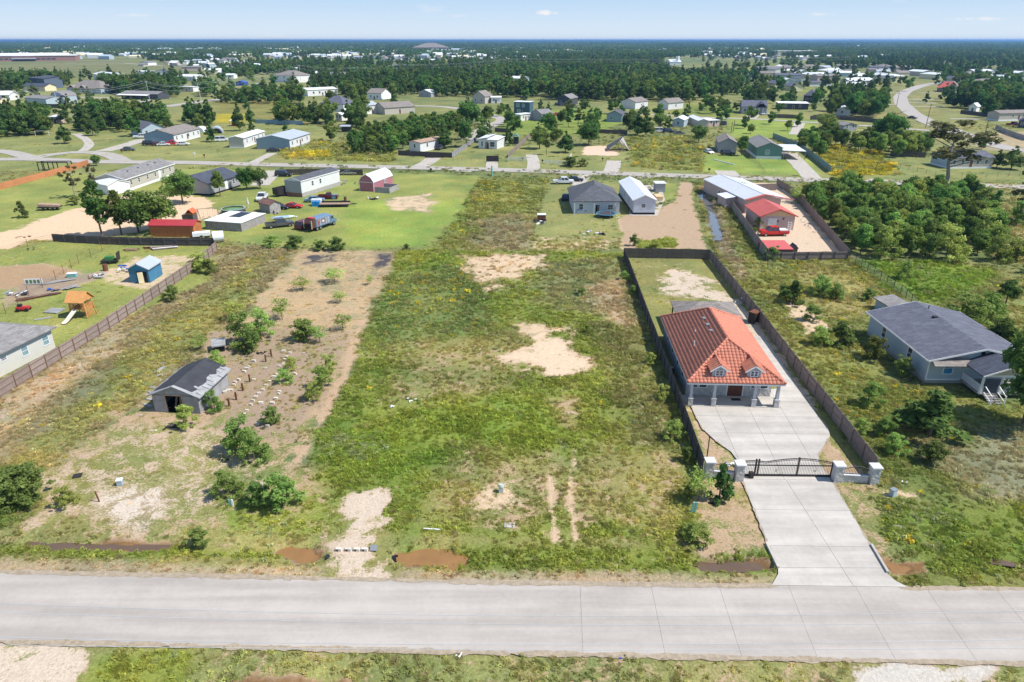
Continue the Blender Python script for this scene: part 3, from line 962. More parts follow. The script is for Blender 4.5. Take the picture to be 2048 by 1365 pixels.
strip('far_road', FAR_ROAD, 6.2, M_FROAD, .10, 'pale concrete street running across behind the back yards')
strip('loop_road', PP([(60, 318), (95, 309), (140, 303), (190, 303), (222, 309), (236, 318), (250, 326)]), 5.5, M_FROAD, .094, 'concrete loop of the small turning circle at the far left')
strip('side_road', PP([(-60, 300), (10, 302), (50, 312), (70, 319)]), 5.5, M_FROAD, .088, 'concrete drive entering the turning circle from the left')
strip('back_lane', PP([(1230, 225), (1300, 230), (1400, 236), (1500, 238), (1600, 244), (1700, 250), (1860, 262)]), 5, M_FROAD, .10, 'narrow concrete lane behind the green gabled house')
strip('curved_road', PP([(2060, 306), (2010, 297), (1960, 283), (1905, 262), (1860, 246), (1825, 228), (1803, 208), (1800, 194), (1812, 183), (1840, 173), (1875, 166), (1940, 160)]), 8.5, M_FROAD, .11, 'wide pale road curving away through the houses on the right')
strip('highway_section', PP([(330, 214), (400, 204), (470, 196), (560, 187), (680, 176), (760, 172)]), 9, M_FROAD, .10, 'stretch of pale highway passing behind the left pine groves')
strip('back_street', PP([(-100, 192), (60, 195), (200, 196), (300, 200), (240, 214), (150, 232)]), 6, M_FROAD, .09, 'street past the large hip roofed house on the left')
strip('mid_street', PP([(640, 215), (780, 212), (880, 213), (960, 224), (1010, 240), (960, 262), (930, 280)]), 6, M_FROAD, .09, 'pale street winding between trees and houses in the middle distance')
strip('school_drive', PP([(130, 127), (190, 126), (250, 127), (330, 133)]), 7, M_FROAD, .09, 'pale drive crossing the field beside the school')
DR = [([(165, 303), (183, 290), (172, 278), (152, 268)], 3.4, 'winding gravel track through the lawn by the turning circle'),
      ([(206, 303), (245, 293), (290, 279)], 6, 'pale drive to the white pickups beside the blue roofed house'),
      ([(500, 329), (530, 315), (545, 307)], 3.5, 'dirt drive up to the black car by the blue gabled home'),
      ([(840, 334), (872, 318), (868, 312)], 5, 'gravel apron before the dark gate of the brown roofed trailer'),
      ([(1066, 343), (1068, 330), (1063, 310)], 4, 'white gravel track between the two white rail fences'),
      ([(1222, 345), (1226, 330), (1228, 322)], 4.5, 'white gravel stub beside the sandy wreck yard'),
      ([(985, 341), (980, 333), (985, 322)], 3.5, 'sandy entrance to the small two-slope white cabin'),
      ([(1462, 355), (1455, 347), (1448, 342)], 6, 'pale gravel pull-in by the far road'),
      ([(1628, 361), (1600, 330), (1575, 305)], 5.5, 'concrete drive up to the white carport'),
      ([(520, 372), (540, 352), (548, 342)], 5, 'concrete drive by the dark fence and parked vehicle'),
      ([(915, 341), (945, 342)], 4.5, 'bare concrete culvert pad by the far road verge'),
      ([(1155, 372), (1172, 349)], 3.5, 'tan drive to the white pickup beside the grey hipped house'),
      ([(1310, 352), (1270, 356)], 4, 'gravel pad between far road and white mobile home'),
      ([(1740, 361), (1790, 364)], 4, 'oval white gravel pad beside the far road'),
      ([(1590, 270), (1600, 246)], 5, 'drive of the long white-roofed house'),
      ([(1500, 238), (1505, 232), (1510, 226)], 6, 'pale drive of the grey house with the columned porch')]
for i, (pts, w, lb) in enumerate(DR):
 strip('track' if 'track' in lb else 'drive', PP(pts), w, M_GRAV, .06 + .004 * (i % 5), lb, .25)
for i, (x0, y0, x1) in enumerate(((1705, 202, 1795), (1700, 209, 1800), (1815, 206, 1872), (1818, 213, 1890), (1812, 199, 1868), (1770, 186, 1800), (1835, 186, 1880), (1900, 238, 1960))):
 strip('drive', [P(x0, y0), P(x1, y0 + 1)], 3.5, M_GRAV, .07, 'one of the parallel pale drives off the curving road', .2)

# ------------------------------------------------------------------ water
def water_mat(name, col, rough, spec=.5):
 m = mat(name, col, rough, var=.12, scale=.8, spec=spec, bump=.02)
 return m


M_WAT = water_mat('muddy_water', (.27, .145, .055), .16, .35)
M_WAT2 = water_mat('dark_ditch_water', (.13, .085, .055), .1, .5)
M_WATC = water_mat('creek_water', (.12, .12, .13), .06, .8)
WL = ['brown puddle left of the sandy culvert crossing', 'orange-brown puddle right of the sandy culvert crossing', 'long dark ditch puddle along the left verge',
      'brown ditch water right of the driveway apron', 'small dark pool in the weeds at the right edge', 'dark wet patch in the ditch left of the driveway', 'muddy ditch water on the camera side of the road']
for pu, lb in zip(PUD, WL):
 c = sum((Vector(p) for p in pu), Vector((0, 0))) / len(pu)
 q = [tuple(c + (Vector(p) - c) * 1.25) for p in pu]
 o = part('water', MB().add([(x, y, -.36) for x, y in q], [tuple(range(len(q)))]), M_WAT2 if 'dark' in lb else M_WAT, None, kind='structure', label=lb)
cr = [Vector(p) for p in CREEK]
strip('water', cr, 3.2, M_WATC, -.33, 'still blue-grey water in the drainage cut by the tall board fence')
# blue-black tarp water on the burnt corner


def ragged_edge():
 """dirt and washed soil lying over the edges of the road and the driveway"""
 rr = random.Random(31)
 mb = MB()
 lines = [([P(x, y) for x, y in ((-60, 1143), (1024, 1166), (1540, 1173))], 190, .55), ([P(x, y) for x, y in ((1815, 1177), (2110, 1179))], 40, .5), ([P(x, y) for x, y in ((-60, 1283), (1024, 1308), (2110, 1330))], 230, .5),
             ([P(x, y) for x, y in ((1484, 962), (1543, 1108))], 26, .22), ([P(x, y) for x, y in ((1663, 962), (1757, 1118))], 26, .22), ([P(x, y) for x, y in ((1388, 828), (1404, 858), (1430, 882), (1462, 905))], 14, .2), ([P(x, y) for x, y in ((1660, 874), (1649, 891), (1637, 912))], 10, .25)]
 for pts, n, r in lines:
  for i in range(n):
   f = rr.random() * (len(pts) - 1)
   k = min(int(f), len(pts) - 2)
   c = pts[k].lerp(pts[k + 1], f - k)
   rx, ry = r * rr.uniform(.6, 3.2), r * rr.uniform(.15, .6)
   d = (pts[k + 1] - pts[k]).normalized()
   nn = Vector((-d.y, d.x))
   z = (.034 if r > .4 else .074) + .00009 * i
   m = 11
   vs = []
   for j in range(m):
    a = 6.283 * j / m
    q = c + d * math.cos(a) * rx * rr.uniform(.6, 1.15) + nn * math.sin(a) * ry * rr.uniform(.5, 1.2)
    vs.append((q.x, q.y, z))
   mb.add(vs, [tuple(range(m))])
 part('verge_dirt', mb, mat('verge_dirt', (.34, .275, .20), .95, var=.25, scale=3, bump=.4), None, kind='stuff', label='washed soil and dry clippings along the road and driveway edges')


ragged_edge()
# ------------------------------------------------------------------ vegetation prototypes
M_PINE = leafmat('pine_needles', (.07, .12, .034), (.155, .235, .065))
M_BROAD = leafmat('broad_leaves', (.09, .155, .037), (.2, .3, .075), huevar=.04)
M_BRIGHT = leafmat('bright_leaves', (.14, .225, .04), (.33, .44, .11), huevar=.04)
M_GREY = leafmat('sparse_leaves', (.11, .12, .05), (.22, .21, .09), huevar=.03)
M_BUSH = leafmat('bush_leaves', (.22, .31, .065), (.40, .51, .14), huevar=.035)
M_BUSH2 = leafmat('dark_bush_leaves', (.13, .19, .05), (.25, .32, .09), huevar=.035)
M_WEED = leafmat('weed_leaves', (1.35, 1.35, 1.25), (2.5, 2.3, 2.1), tint=True, huevar=.015)
M_BARK = mat('bark', (.16, .12, .09), .95, var=.3, scale=3, bump=.4)
M_BARKP = mat('pale_bark', (.3, .26, .22), .95, var=.25, scale=3, bump=.4)


def leaves(rs, cen, rad, n, size, up=0.3, shell=.35, stretch=1.0):
 """n leaf-sprays (one triangle each) through the given clumps"""
 cen, rad = np.asarray(cen, float), np.asarray(rad, float)
 w = rad ** 2
 idx = rs.choice(len(cen), n, p=w / w.sum())
 d = rs.normal(size=(n, 3))
 d[:, 2] = d[:, 2] * .9 + up * .6
 d /= np.linalg.norm(d, axis=1)[:, None]
 r = rad[idx] * rs.rand(n) ** shell
 p = cen[idx] + d * r[:, None] * np.array((1, 1, .8))
 nr = d * .7 + rs.normal(size=(n, 3)) * .6 + np.array((0, 0, up))
 nr /= np.linalg.norm(nr, axis=1)[:, None]
 a = rs.normal(size=(n, 3))
 t = np.cross(nr, a)
 t /= np.linalg.norm(t, axis=1)[:, None] + 1e-9
 b = np.cross(nr, t)
 s = size * (.6 + .8 * rs.rand(n))[:, None]
 V = np.stack([p + t * s * .62 * stretch, p - t * s * .38 * stretch + b * s * .5, p - t * s * .3 * stretch - b * s * .5], 1).reshape(-1, 3)
 tone = np.clip(rs.rand(len(cen))[idx] * .6 + rs.rand(n) * .4, 0, 1)
 return V, np.repeat(tone, 3)


def crown(name, m, cen, rad, n, size, seed, **k):
 rs = np.random.RandomState(seed)
 V, t = leaves(rs, cen, rad, n, size, **k)
 return np_mesh(name, V, np.arange(len(V)).reshape(-1, 3), m, {'v': ('FLOAT', t)})


def trunk(name, h, r, seed, m=None, limbs=5, spread=.25, lo=.35):
 rr = random.Random(seed)
 mb = MB()
 p = Vector((0, 0, -.15))
 ra = r
 for k in range(4):
  q = Vector((rr.uniform(-.02, .02) * h, rr.uniform(-.02, .02) * h, h * .86 * (k + 1) / 4))
  rb = r * (1 - .78 * (k + 1) / 4)
  mb.tube(p, q, ra, rb, 6, caps=(k == 0))
  p, ra = q, rb
 for k in range(limbs):
  z = h * (lo + (.8 - lo) * k / max(1, limbs - 1))
  a = rr.uniform(0, 6.28)
  L_ = h * spread * rr.uniform(.6, 1.1)
  mb.tube((0, 0, z), (math.cos(a) * L_, math.sin(a) * L_, z + L_ * .6), r * .4, r * .1, 5, caps=False)
 return mb.mesh(name, m or M_BARK)


def pine_blobs(seed, h=10, R_=2.6, lo=.22, n=30):
 rr = random.Random(seed)
 c, r = [], []
 for k in range(n):
  t = lo + (1 - lo) * ((k + rr.random()) / n)
  env = R_ * min(1, (1.02 - t) * 1.9) * (.6 + .4 * min(1, (t - lo + .12) * 6))
  a = rr.uniform(0, 6.28)
  d = env * rr.uniform(.35, 1)
  c.append((math.cos(a) * d, math.sin(a) * d, t * h))
  r.append(max(.35, env * rr.uniform(.28, .5)))
 c.append((0, 0, h * .95)); r.append(.5)
 c.append((0, 0, h * .7)); r.append(R_ * .45)
 c.append((0, 0, h * .45)); r.append(R_ * .5)
 return c, r


def broad_blobs(seed, h=9, R_=3.2, lo=.25, n=26, flat=.8):
 rr = random.Random(seed)
 c, r = [], []
 zc, hz = h * (1 + lo) / 2, h * (1 - lo) / 2
 for k in range(n):
  a = rr.uniform(0, 6.28)
  u = rr.uniform(-.85, 1)
  q = math.sqrt(max(0, 1 - u * u)) * (1 if u > 0 else .95)
  d = rr.uniform(.45, .85)
  c.append((math.cos(a) * q * R_ * d * rr.uniform(.85, 1.1), math.sin(a) * q * R_ * d * rr.uniform(.85, 1.1), zc + u * hz * d * rr.uniform(.85, 1.05)))
  r.append(R_ * rr.uniform(.26, .42))
 c.append((0, 0, zc)); r.append(R_ * .5)
 return c, r


def bush_blobs(seed, h=2.2, R_=1.2, n=34):
 rr = random.Random(seed)
 c, r = [], []
 for k in range(n):
  a = rr.uniform(0, 6.28)
  t = rr.random() ** .8
  d = R_ * math.sqrt(max(0, 1 - t * t * .8)) * rr.uniform(.1, .95)
  c.append((math.cos(a) * d, math.sin(a) * d, .15 + t * h * .88))
  r.append(rr.uniform(.16, .42))
 return c, r


def sparse_blobs(seed, h=12, R_=3.5, n=22):
 rr = random.Random(seed)
 c, r = [], []
 for k in range(n):
  a = rr.uniform(0, 6.28)
  z = h * rr.uniform(.4, 1)
  d = R_ * math.sin(min(1, (z / h - .3) / .7) * 2.6) * rr.uniform(.3, 1)
  c.append((math.cos(a) * d, math.sin(a) * d, z))
  r.append(rr.uniform(.5, .95))
 return c, r


PROTO = {}     # kind -> list of (trunk mesh, crown mesh, nominal height)
PROTO['pine'] = [(trunk('trunk', 10, .2, s), crown('crown', M_PINE, *pine_blobs(s, 10, 2.5 + .25 * (s % 3), .16, 34), 3600, .42, s), 10) for s in (1, 2, 3, 4)]
PROTO['broad'] = [(trunk('trunk', 9, .2, s), crown('crown', M_BROAD, *broad_blobs(s, 9, 3.0 + .3 * (s % 3), .13, 30), 3800, .42, s), 9) for s in (11, 12, 13, 14)]
PROTO['bright'] = [(trunk('trunk', 8, .16, s), crown('crown', M_BRIGHT, *broad_blobs(s, 8, 2.9, .06, 30), 3800, .38, s), 8) for s in (21, 22, 23)]
PROTO['narrow'] = [(trunk('trunk', 10, .16, s), crown('crown', M_BROAD, *broad_blobs(s, 10, 1.9, .1, 30), 3200, .38, s, shell=.5), 10) for s in (31, 32)]
PROTO['sparse'] = [(trunk('trunk', 12, .22, s, M_BARKP, 11, .3), crown('crown', M_GREY, *sparse_blobs(s), 1500, .42, s, shell=.6), 12) for s in (41, 42)]
PROTO['cone'] = [(trunk('trunk', 4, .12, s, None, 3, .1), crown('crown', M_PINE, *pine_blobs(s, 4, 1.15, .04, 26), 1700, .26, s), 4) for s in (51,)]
PROTO['bush'] = [(trunk('stem', 2, .05, s, None, 6, .35, .1), crown('foliage', M_BUSH, *bush_blobs(s), 4200, .105, s, shell=.75), 2.2) for s in (61, 62, 63)]
PROTO['darkbush'] = [(trunk('stem', 2, .05, s, None, 6, .35, .1), crown('foliage', M_BUSH2, *bush_blobs(s), 4200, .11, s, shell=.75), 2.2) for s in (71, 72)]
PROTO['sapling'] = [(trunk('stem', 3, .05, s, None, 7, .3, .15), crown('foliage', M_BUSH, *sparse_blobs(s, 3, 1.1, 20), 800, .17, s, shell=.8), 3) for s in (81, 82)]
LOD = {
 'pine': [crown('far_pine', M_PINE, *pine_blobs(s, 10, 2.8, .15, 14), 1500, .55, s) for s in (101, 102, 103)],
 'broad': [crown('far_tree', M_BROAD, *broad_blobs(s, 9, 3.4, .08, 14), 1700, .55, s) for s in (111, 112, 113)],
}


def patch(name, m, seed, nt, side, h, size, per):
 """a piece of distant wood: nt crowns over side x side metres in one prototype"""
 rs = np.random.RandomState(seed)
 VV, TT = [], []
 for k in range(nt):
  hh = h * rs.uniform(.75, 1.25)
  c, r = (pine_blobs if k % 2 else broad_blobs)(seed * 100 + k, hh, hh * .33, .1, 8)
  c = np.array(c) + np.array((rs.uniform(-.5, .5) * side, rs.uniform(-.5, .5) * side, 0))
  V, t = leaves(rs, c, r, per, size)
  VV.append(V)
  TT.append(t * .7 + rs.rand() * .3)
 V, t = np.concatenate(VV), np.concatenate(TT)
 return np_mesh(name, V, np.arange(len(V)).reshape(-1, 3), m, {'v': ('FLOAT', t)})


# weeds and grasses, about one metre across at scale 1
def tuft(name, n, h, w, wid, seed, lean=.5):
 rs = np.random.RandomState(seed)
 a = rs.rand(n) * 6.28
 r = rs.rand(n) ** .6 * w * .5
 bx, by = np.cos(a) * r, np.sin(a) * r
 hh = h * (.5 + .6 * rs.rand(n))
 l = lean * hh * rs.rand(n)
 a2 = a + rs.normal(size=n) * .8
 tx, ty = bx + np.cos(a2) * l, by + np.sin(a2) * l
 a3 = rs.rand(n) * 3.14
 ux, uy = np.cos(a3) * wid, np.sin(a3) * wid
 z0 = np.zeros(n)
 V = np.stack([np.stack([bx - ux, by - uy, z0], -1), np.stack([bx + ux, by + uy, z0], -1), np.stack([tx, ty, hh], -1)], 1).reshape(-1, 3)
 t = np.repeat(rs.rand(n), 3)
 return np_mesh(name, V, np.arange(3 * n).reshape(-1, 3), M_WEED, {'v': ('FLOAT', t)})


def weed(name, n, h, w, size, seed, blobs=9, shell=.6):
 rs = np.random.RandomState(seed)
 c = np.stack([rs.normal(size=blobs) * w * .24, rs.normal(size=blobs) * w * .24, h * (.15 + .6 * rs.rand(blobs))], -1)
 V, t = leaves(rs, c, np.full(blobs, w * .24) * (.6 + .7 * rs.rand(blobs)), n, size, up=.35, shell=shell)
 V[:, 2] = np.maximum(V[:, 2], .01)
 return np_mesh(name, V, np.arange(len(V)).reshape(-1, 3), M_WEED, {'v': ('FLOAT', t)})


W_GREEN = [weed('green_weed', 130, .5, 1.1, .16, 1), weed('green_weed', 110, .65, .9, .15, 2), tuft('green_grass', 120, .5, 1.1, .035, 3), weed('green_weed', 90, .3, 1.2, .14, 8)]
W_DRY = [tuft('dry_grass', 130, .7, .9, .028, 4, .6), tuft('dry_grass', 110, .5, 1.1, .03, 5, .9), weed('dry_weed', 80, .7, .8, .09, 6, 12, .9)]
W_SHORT = [tuft('short_grass', 90, .2, 1.1, .04, 7, 1.2), tuft('short_grass', 60, .14, .9, .04, 9, 1.2)]


def scatter_object(name, pts, idx, rot, scl, tint, protos, label, sz=None):
 """one mesh of points; geometry nodes puts a chosen prototype on each"""
 if not len(pts): return
 me = np_mesh(name, pts, np.zeros((0, 3)), None, {'idx': ('INT', idx), 'rot': ('FLOAT', rot), 'scl': ('FLOAT', scl), 'sz': ('FLOAT', scl if sz is None else sz), 'tint': ('FLOAT_COLOR', tint)})
 o = obj(name, me, kind='stuff', label=label)
 ng = bpy.data.node_groups.new(name, 'GeometryNodeTree')
 ng.interface.new_socket('Geometry', in_out='INPUT', socket_type='NodeSocketGeometry')
 ng.interface.new_socket('Geometry', in_out='OUTPUT', socket_type='NodeSocketGeometry')
 N, L = ng.nodes, ng.links
 gi, go = N.new('NodeGroupInput'), N.new('NodeGroupOutput')
 jn = N.new('GeometryNodeJoinGeometry')
 for pm in protos[::-1]:        # the join lists its inputs last to first
  po = bpy.data.objects.new(pm.name, pm)
  oi = N.new('GeometryNodeObjectInfo')
  oi.inputs['Object'].default_value = po
  oi.inputs['As Instance'].default_value = True
  L.new(oi.outputs['Geometry'], jn.inputs[0])
 ip = N.new('GeometryNodeInstanceOnPoints')
 L.new(gi.outputs[0], ip.inputs['Points'])
 L.new(jn.outputs[0], ip.inputs['Instance'])
 ip.inputs['Pick Instance'].default_value = True

 def attr(nm, typ):
  a = N.new('GeometryNodeInputNamedAttribute')
  a.data_type = typ
  a.inputs[0].default_value = nm
  return a.outputs[0]
 L.new(attr('idx', 'INT'), ip.inputs['Instance Index'])
 cx = N.new('ShaderNodeCombineXYZ')
 L.new(attr('rot', 'FLOAT'), cx.inputs[2])
 L.new(cx.outputs[0], ip.inputs['Rotation'])
 cs, a1 = N.new('ShaderNodeCombineXYZ'), attr('scl', 'FLOAT')
 L.new(a1, cs.inputs[0])
 L.new(a1, cs.inputs[1])
 L.new(attr('sz', 'FLOAT'), cs.inputs[2])
 L.new(cs.outputs[0], ip.inputs['Scale'])
 L.new(ip.outputs[0], go.inputs[0])
 md = o.modifiers.new('scatter', 'NODES')
 md.node_group = ng
 return o


# ------------------------------------------------------------------ weeds over the near land
rs = np.random.RandomState(5)


def gz(x, y):
 return height(x, y)


def in_view(x, y, m=4):
 return np.abs(x) < (y * .915 + 14.5) * .75 + 6 + m


def scatter_weeds():
 bands = [(26, 60, 20.0, .42), (60, 95, 14.0, .5), (95, 130, 7.0, .68), (130, 200, 3.0, .95), (200, 330, .8, 1.4)]
 PX, PY, SC = [], [], []
 for y0, y1, dens, s in bands:
  hw = (y1 * .915 + 14.5) * .75 + 10
  n = int((y1 - y0) * hw * 2 * dens)
  x, y = rs.uniform(-hw, hw, n), rs.uniform(y0, y1, n)
  k = in_view(x, y)
  PX.append(x[k]); PY.append(y[k]); SC.append(np.full(k.sum(), s))
 x, y, s = map(np.concatenate, (PX, PY, SC))
 S, G, C, W, D, Yl = zones(x, y)
 clump = fbm(x, y, 2.4, 61) * .65 + fbm(x, y, .8, 66, 2) * .35
 prob = W * np.clip((clump - .30) * 3.2, .12, 1) * np.clip(C * 1.4, 0, 1)
 keep = rs.rand(len(x)) < prob
 bad = (sdf(road_poly, x, y) < .25) | (sdf(drive_poly, x, y) < .15)
 for bp_ in NO_WEEDS: bad |= sdf(bp_, x, y) < .1
 keep &= ~bad
 x, y, s, G, D, Yl, W, cl, C = (a[keep] for a in (x, y, s, G, D, Yl, W, clump, C))
 n = len(x)
 pick = rs.rand(n)
 dry = pick < D * .75
 mix = fbm(x, y, 5, 71)
 tint = G * (1.0 + (rs.rand(n)[:, None] - .5) * .4) * (1 + (mix - .5)[:, None] * .55)
 tint[dry] = tint[dry] * .5 + np.array((.33, .27, .16)) * .5 * (.7 + .6 * rs.rand(dry.sum()))[:, None]
 yl = rs.rand(n) < np.where(Yl < .5, Yl * .4, Yl) * np.clip((fbm(x, y, 3, 77) - .4) * 5, 0, 1)
 tint[yl] = np.array((.36, .30, .03)) * (.7 + .6 * rs.rand(yl.sum()))[:, None]
 grey = (rs.rand(n) < .3 * np.clip((fbm(x, y, 7, 81) - .6) * 8, 0, 1)) & ~yl
 tint[grey] = np.array((.2, .23, .11)) * (.8 + .5 * rs.rand(grey.sum()))[:, None]
 idx = np.where(dry, 4 + rs.randint(0, 3, n), rs.randint(0, 4, n))
 short = W < .28
 idx = np.where(short, 7 + rs.randint(0, 2, n), idx)
 scl = s * (.6 + .7 * rs.rand(n)) * np.where(short, 1.0, .55 + .9 * cl * np.clip(W + .1, .4, 1))
 z = gz(x, y) - .02
 pts = np.stack([x, y, z], -1)
 rot = rs.rand(n) * 6.28
 sel = dry | short
 print('weeds', n)
 scatter_object('weeds', pts[~sel], idx[~sel], rot[~sel], scl[~sel], tint[~sel], W_GREEN + W_DRY + W_SHORT, 'green weeds and wild grass over the empty lots')
 scatter_object('dry_grass', pts[sel], idx[sel], rot[sel], scl[sel], tint[sel], W_GREEN + W_DRY + W_SHORT, 'straw coloured and short dry grass over the lots')
# ------------------------------------------------------------------ building kit
def sh(name, col, **k): return mat(name, col, .9, 'shingle', var=.18, scale=1.2, **k)


M_WHITE = mat('white_paint', (.78, .78, .77), .6, var=.03, scale=.5)
M_WSID = mat('white_siding', (.72, .72, .72), .6, 'siding', var=.04, scale=.4)
M_TSID = mat('tan_siding', (.50, .46, .40), .7, 'siding', var=.05, scale=.4)
M_BSID = mat('blue_grey_siding', (.27, .36, .44), .7, 'siding', var=.05, scale=.4)
M_LBSID = mat('pale_blue_siding', (.42, .50, .56), .7, 'siding', var=.05, scale=.4)
M_GSID = mat('grey_siding', (.36, .36, .38), .7, 'siding', var=.06, scale=.4)
M_GRSID = mat('green_siding', (.14, .25, .23), .7, 'siding', var=.06, scale=.4)
M_DKSID = mat('dark_siding', (.075, .08, .095), .7, 'siding', var=.1, scale=.4)
M_PINK = mat('pink_siding', (.40, .16, .19), .75, 'planks', var=.1, scale=.4)
M_STUC = mat('pink_stucco', (.52, .40, .36), .9, var=.07, scale=1.5)
M_STUCG = mat('grey_stucco', (.44, .45, .47), .9, var=.06, scale=1)
M_BRICK = mat('brick_skirt', (.26, .13, .10), .9, 'course', var=.15)
M_STONE = mat('white_stone', (.60, .585, .56), .85, 'stone', var=.12, scale=2, bump=.8)
M_CMU = mat('block_skirt', (.4, .38, .35), .9, 'course', var=.15)
M_WOODW = mat('weathered_boards', (.30, .245, .215), .9, var=.22, scale=2.5, vary=.12, bump=.2)
M_WOODG = mat('grey_boards', (.33, .31, .30), .9, 'planks', var=.25, scale=1.5, vary=.1)
M_WOODD = mat('dark_boards', (.11, .095, .09), .9, 'planks', var=.25, scale=1.5, vary=.1)
M_FENR = mat('brown_grey_boards', (.235, .185, .165), .9, var=.2, scale=2.2, vary=.12)
M_CEDAR = mat('orange_cedar', (.50, .21, .09), .8, var=.18, scale=2, vary=.08)
M_NEWW = mat('new_timber', (.66, .46, .26), .8, var=.12, scale=2)
M_ORNW = mat('orange_playset_wood', (.60, .29, .10), .8, var=.12, scale=2)
M_ASPH = sh('charcoal_shingles', (.105, .11, .125))
M_ASPHB = sh('blue_black_shingles', (.075, .085, .115), bump=.2)
M_ASPHG = sh('grey_shingles', (.24, .23, .225))
M_ASPHT = sh('taupe_shingles', (.25, .22, .20))
M_ASPHR = sh('slate_blue_shingles', (.125, .13, .165))
M_TINW = mat('white_metal_roof', (.74, .76, .78), .45, 'ribs', var=.05, scale=.3)
M_TING = mat('grey_metal_roof', (.42, .46, .50), .45, 'ribs', var=.06, scale=.3)
M_TINBR = mat('rusty_brown_roof', (.42, .28, .2), .6, 'ribs', var=.2, scale=.6)
M_TINR = mat('red_metal_roof', (.56, .12, .095), .5, 'ribs', var=.12, scale=.6)
M_TINSH = mat('crimson_roof', (.42, .05, .06), .5, 'ribs', var=.08, scale=.5)
M_TINT = mat('teal_roof', (.08, .32, .34), .5, 'ribs', var=.08)
M_FELT = mat('black_roofing_felt', (.045, .047, .055), .75, var=.25, scale=1.2, bump=.1)
M_SILV = mat('silvered_boards', (.33, .33, .335), .85, 'planks', var=.25, scale=1.2)
M_GLASS = mat('window_glass', (.05, .07, .09), .12, var=.3, scale=.7, spec=.6)
M_GLASSL = mat('pale_window_glass', (.22, .32, .34), .15, var=.2, scale=.7, spec=.6)
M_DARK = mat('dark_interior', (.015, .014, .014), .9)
M_DOOR = mat('brown_door', (.13, .05, .03), .5, var=.2)
M_BLUED = mat('blue_board', (.04, .22, .42), .6)
M_STEEL = mat('galvanised_steel', (.42, .43, .44), .4, metal=.6)
M_IRON = mat('dark_iron', (.035, .03, .03), .5)
M_BLUEP = mat('blue_tarp', (.03, .10, .42), .5, var=.2, scale=3)
M_BLKP = mat('black_plastic', (.02, .022, .03), .35, var=.3, scale=3)
M_WHP = mat('white_plastic', (.78, .79, .8), .5, var=.06, scale=3)
M_TEALP = mat('teal_plastic', (.16, .42, .38), .5)
M_TEALB = mat('blue_shed_boards', (.06, .20, .33), .75, 'planks', var=.2, scale=2)
M_REDP = mat('red_plastic', (.5, .04, .04), .4)
M_BLOCK = mat('concrete_block', (.60, .55, .47), .95, var=.22, scale=5, vary=.12)
M_RUST = mat('rusty_metal', (.16, .065, .035), .85, var=.35, scale=4)
M_TIM = mat('old_timber', (.36, .25, .18), .9, var=.3, scale=3, vary=.2)
M_CREAM = mat('cream_panel', (.72, .64, .42), .8)
M_TILE = mat('terracotta_tile', (.53, .195, .125), .65, var=.2, scale=2.0, bump=.15)
M_TILEB = mat('terracotta_underlay', (.38, .10, .06), .7, var=.1)
NO_WEEDS = []
_win = {}


def window(parent, face, u, z, w=.9, h=1.2, W=0, D=0, glass=None, name='window', frame=None, y0=0):
 """a framed window on face f/b/l/r at distance u along it"""
 key = (w, h, glass and glass.name, frame and frame.name)
 if key not in _win:
  fm = MB()
  t = .09
  fm.box(-w / 2 - t, -.03, -h / 2 - t, -w / 2, .05, h / 2 + t).box(w / 2, -.03, -h / 2 - t, w / 2 + t, .05, h / 2 + t)
  fm.box(-w / 2, -.031, h / 2, w / 2, .05, h / 2 + t).box(-w / 2, -.031, -h / 2 - t, w / 2, .05, -h / 2)
  fm.box(-w / 2, -.022, -.025, w / 2, .045, .025)
  _win[key] = (fm.mesh('window', frame or M_WHITE), MB().box(-w / 2, 0, -h / 2, w / 2, .04, h / 2).mesh('pane', glass or M_GLASS))
 f, p = _win[key]
 loc, rz = {'f': ((u, y0 - .02, z), 0), 'b': ((u, D + .02, z), math.pi), 'l': ((-.02, u, z), -math.pi / 2), 'r': ((W + .02, u, z), math.pi / 2)}[face]
 o = obj(name, f, parent, loc, rz)
 obj('pane', p, o)
 return o


def door(parent, face, u, z0=.0, w=.95, h=2.05, W=0, D=0, m=None, name='door'):
 mb = MB().box(-w / 2, -.05, 0, w / 2, .03, h)
 loc, rz = {'f': ((u, -.01, z0), 0), 'b': ((u, D + .01, z0), math.pi), 'l': ((-.01, u, z0), -math.pi / 2), 'r': ((W + .01, u, z0), math.pi / 2)}[face]
 o = part(name, mb, m or M_WHITE, parent, loc, rz)
 fr = MB().box(-w / 2 - .1, -.04, 0, -w / 2, .02, h + .1).box(w / 2, -.04, 0, w / 2 + .1, .02, h + .1).box(-w / 2, -.041, h, w / 2, .02, h + .1)
 part('door_frame', fr, M_WHITE, o)
 return o


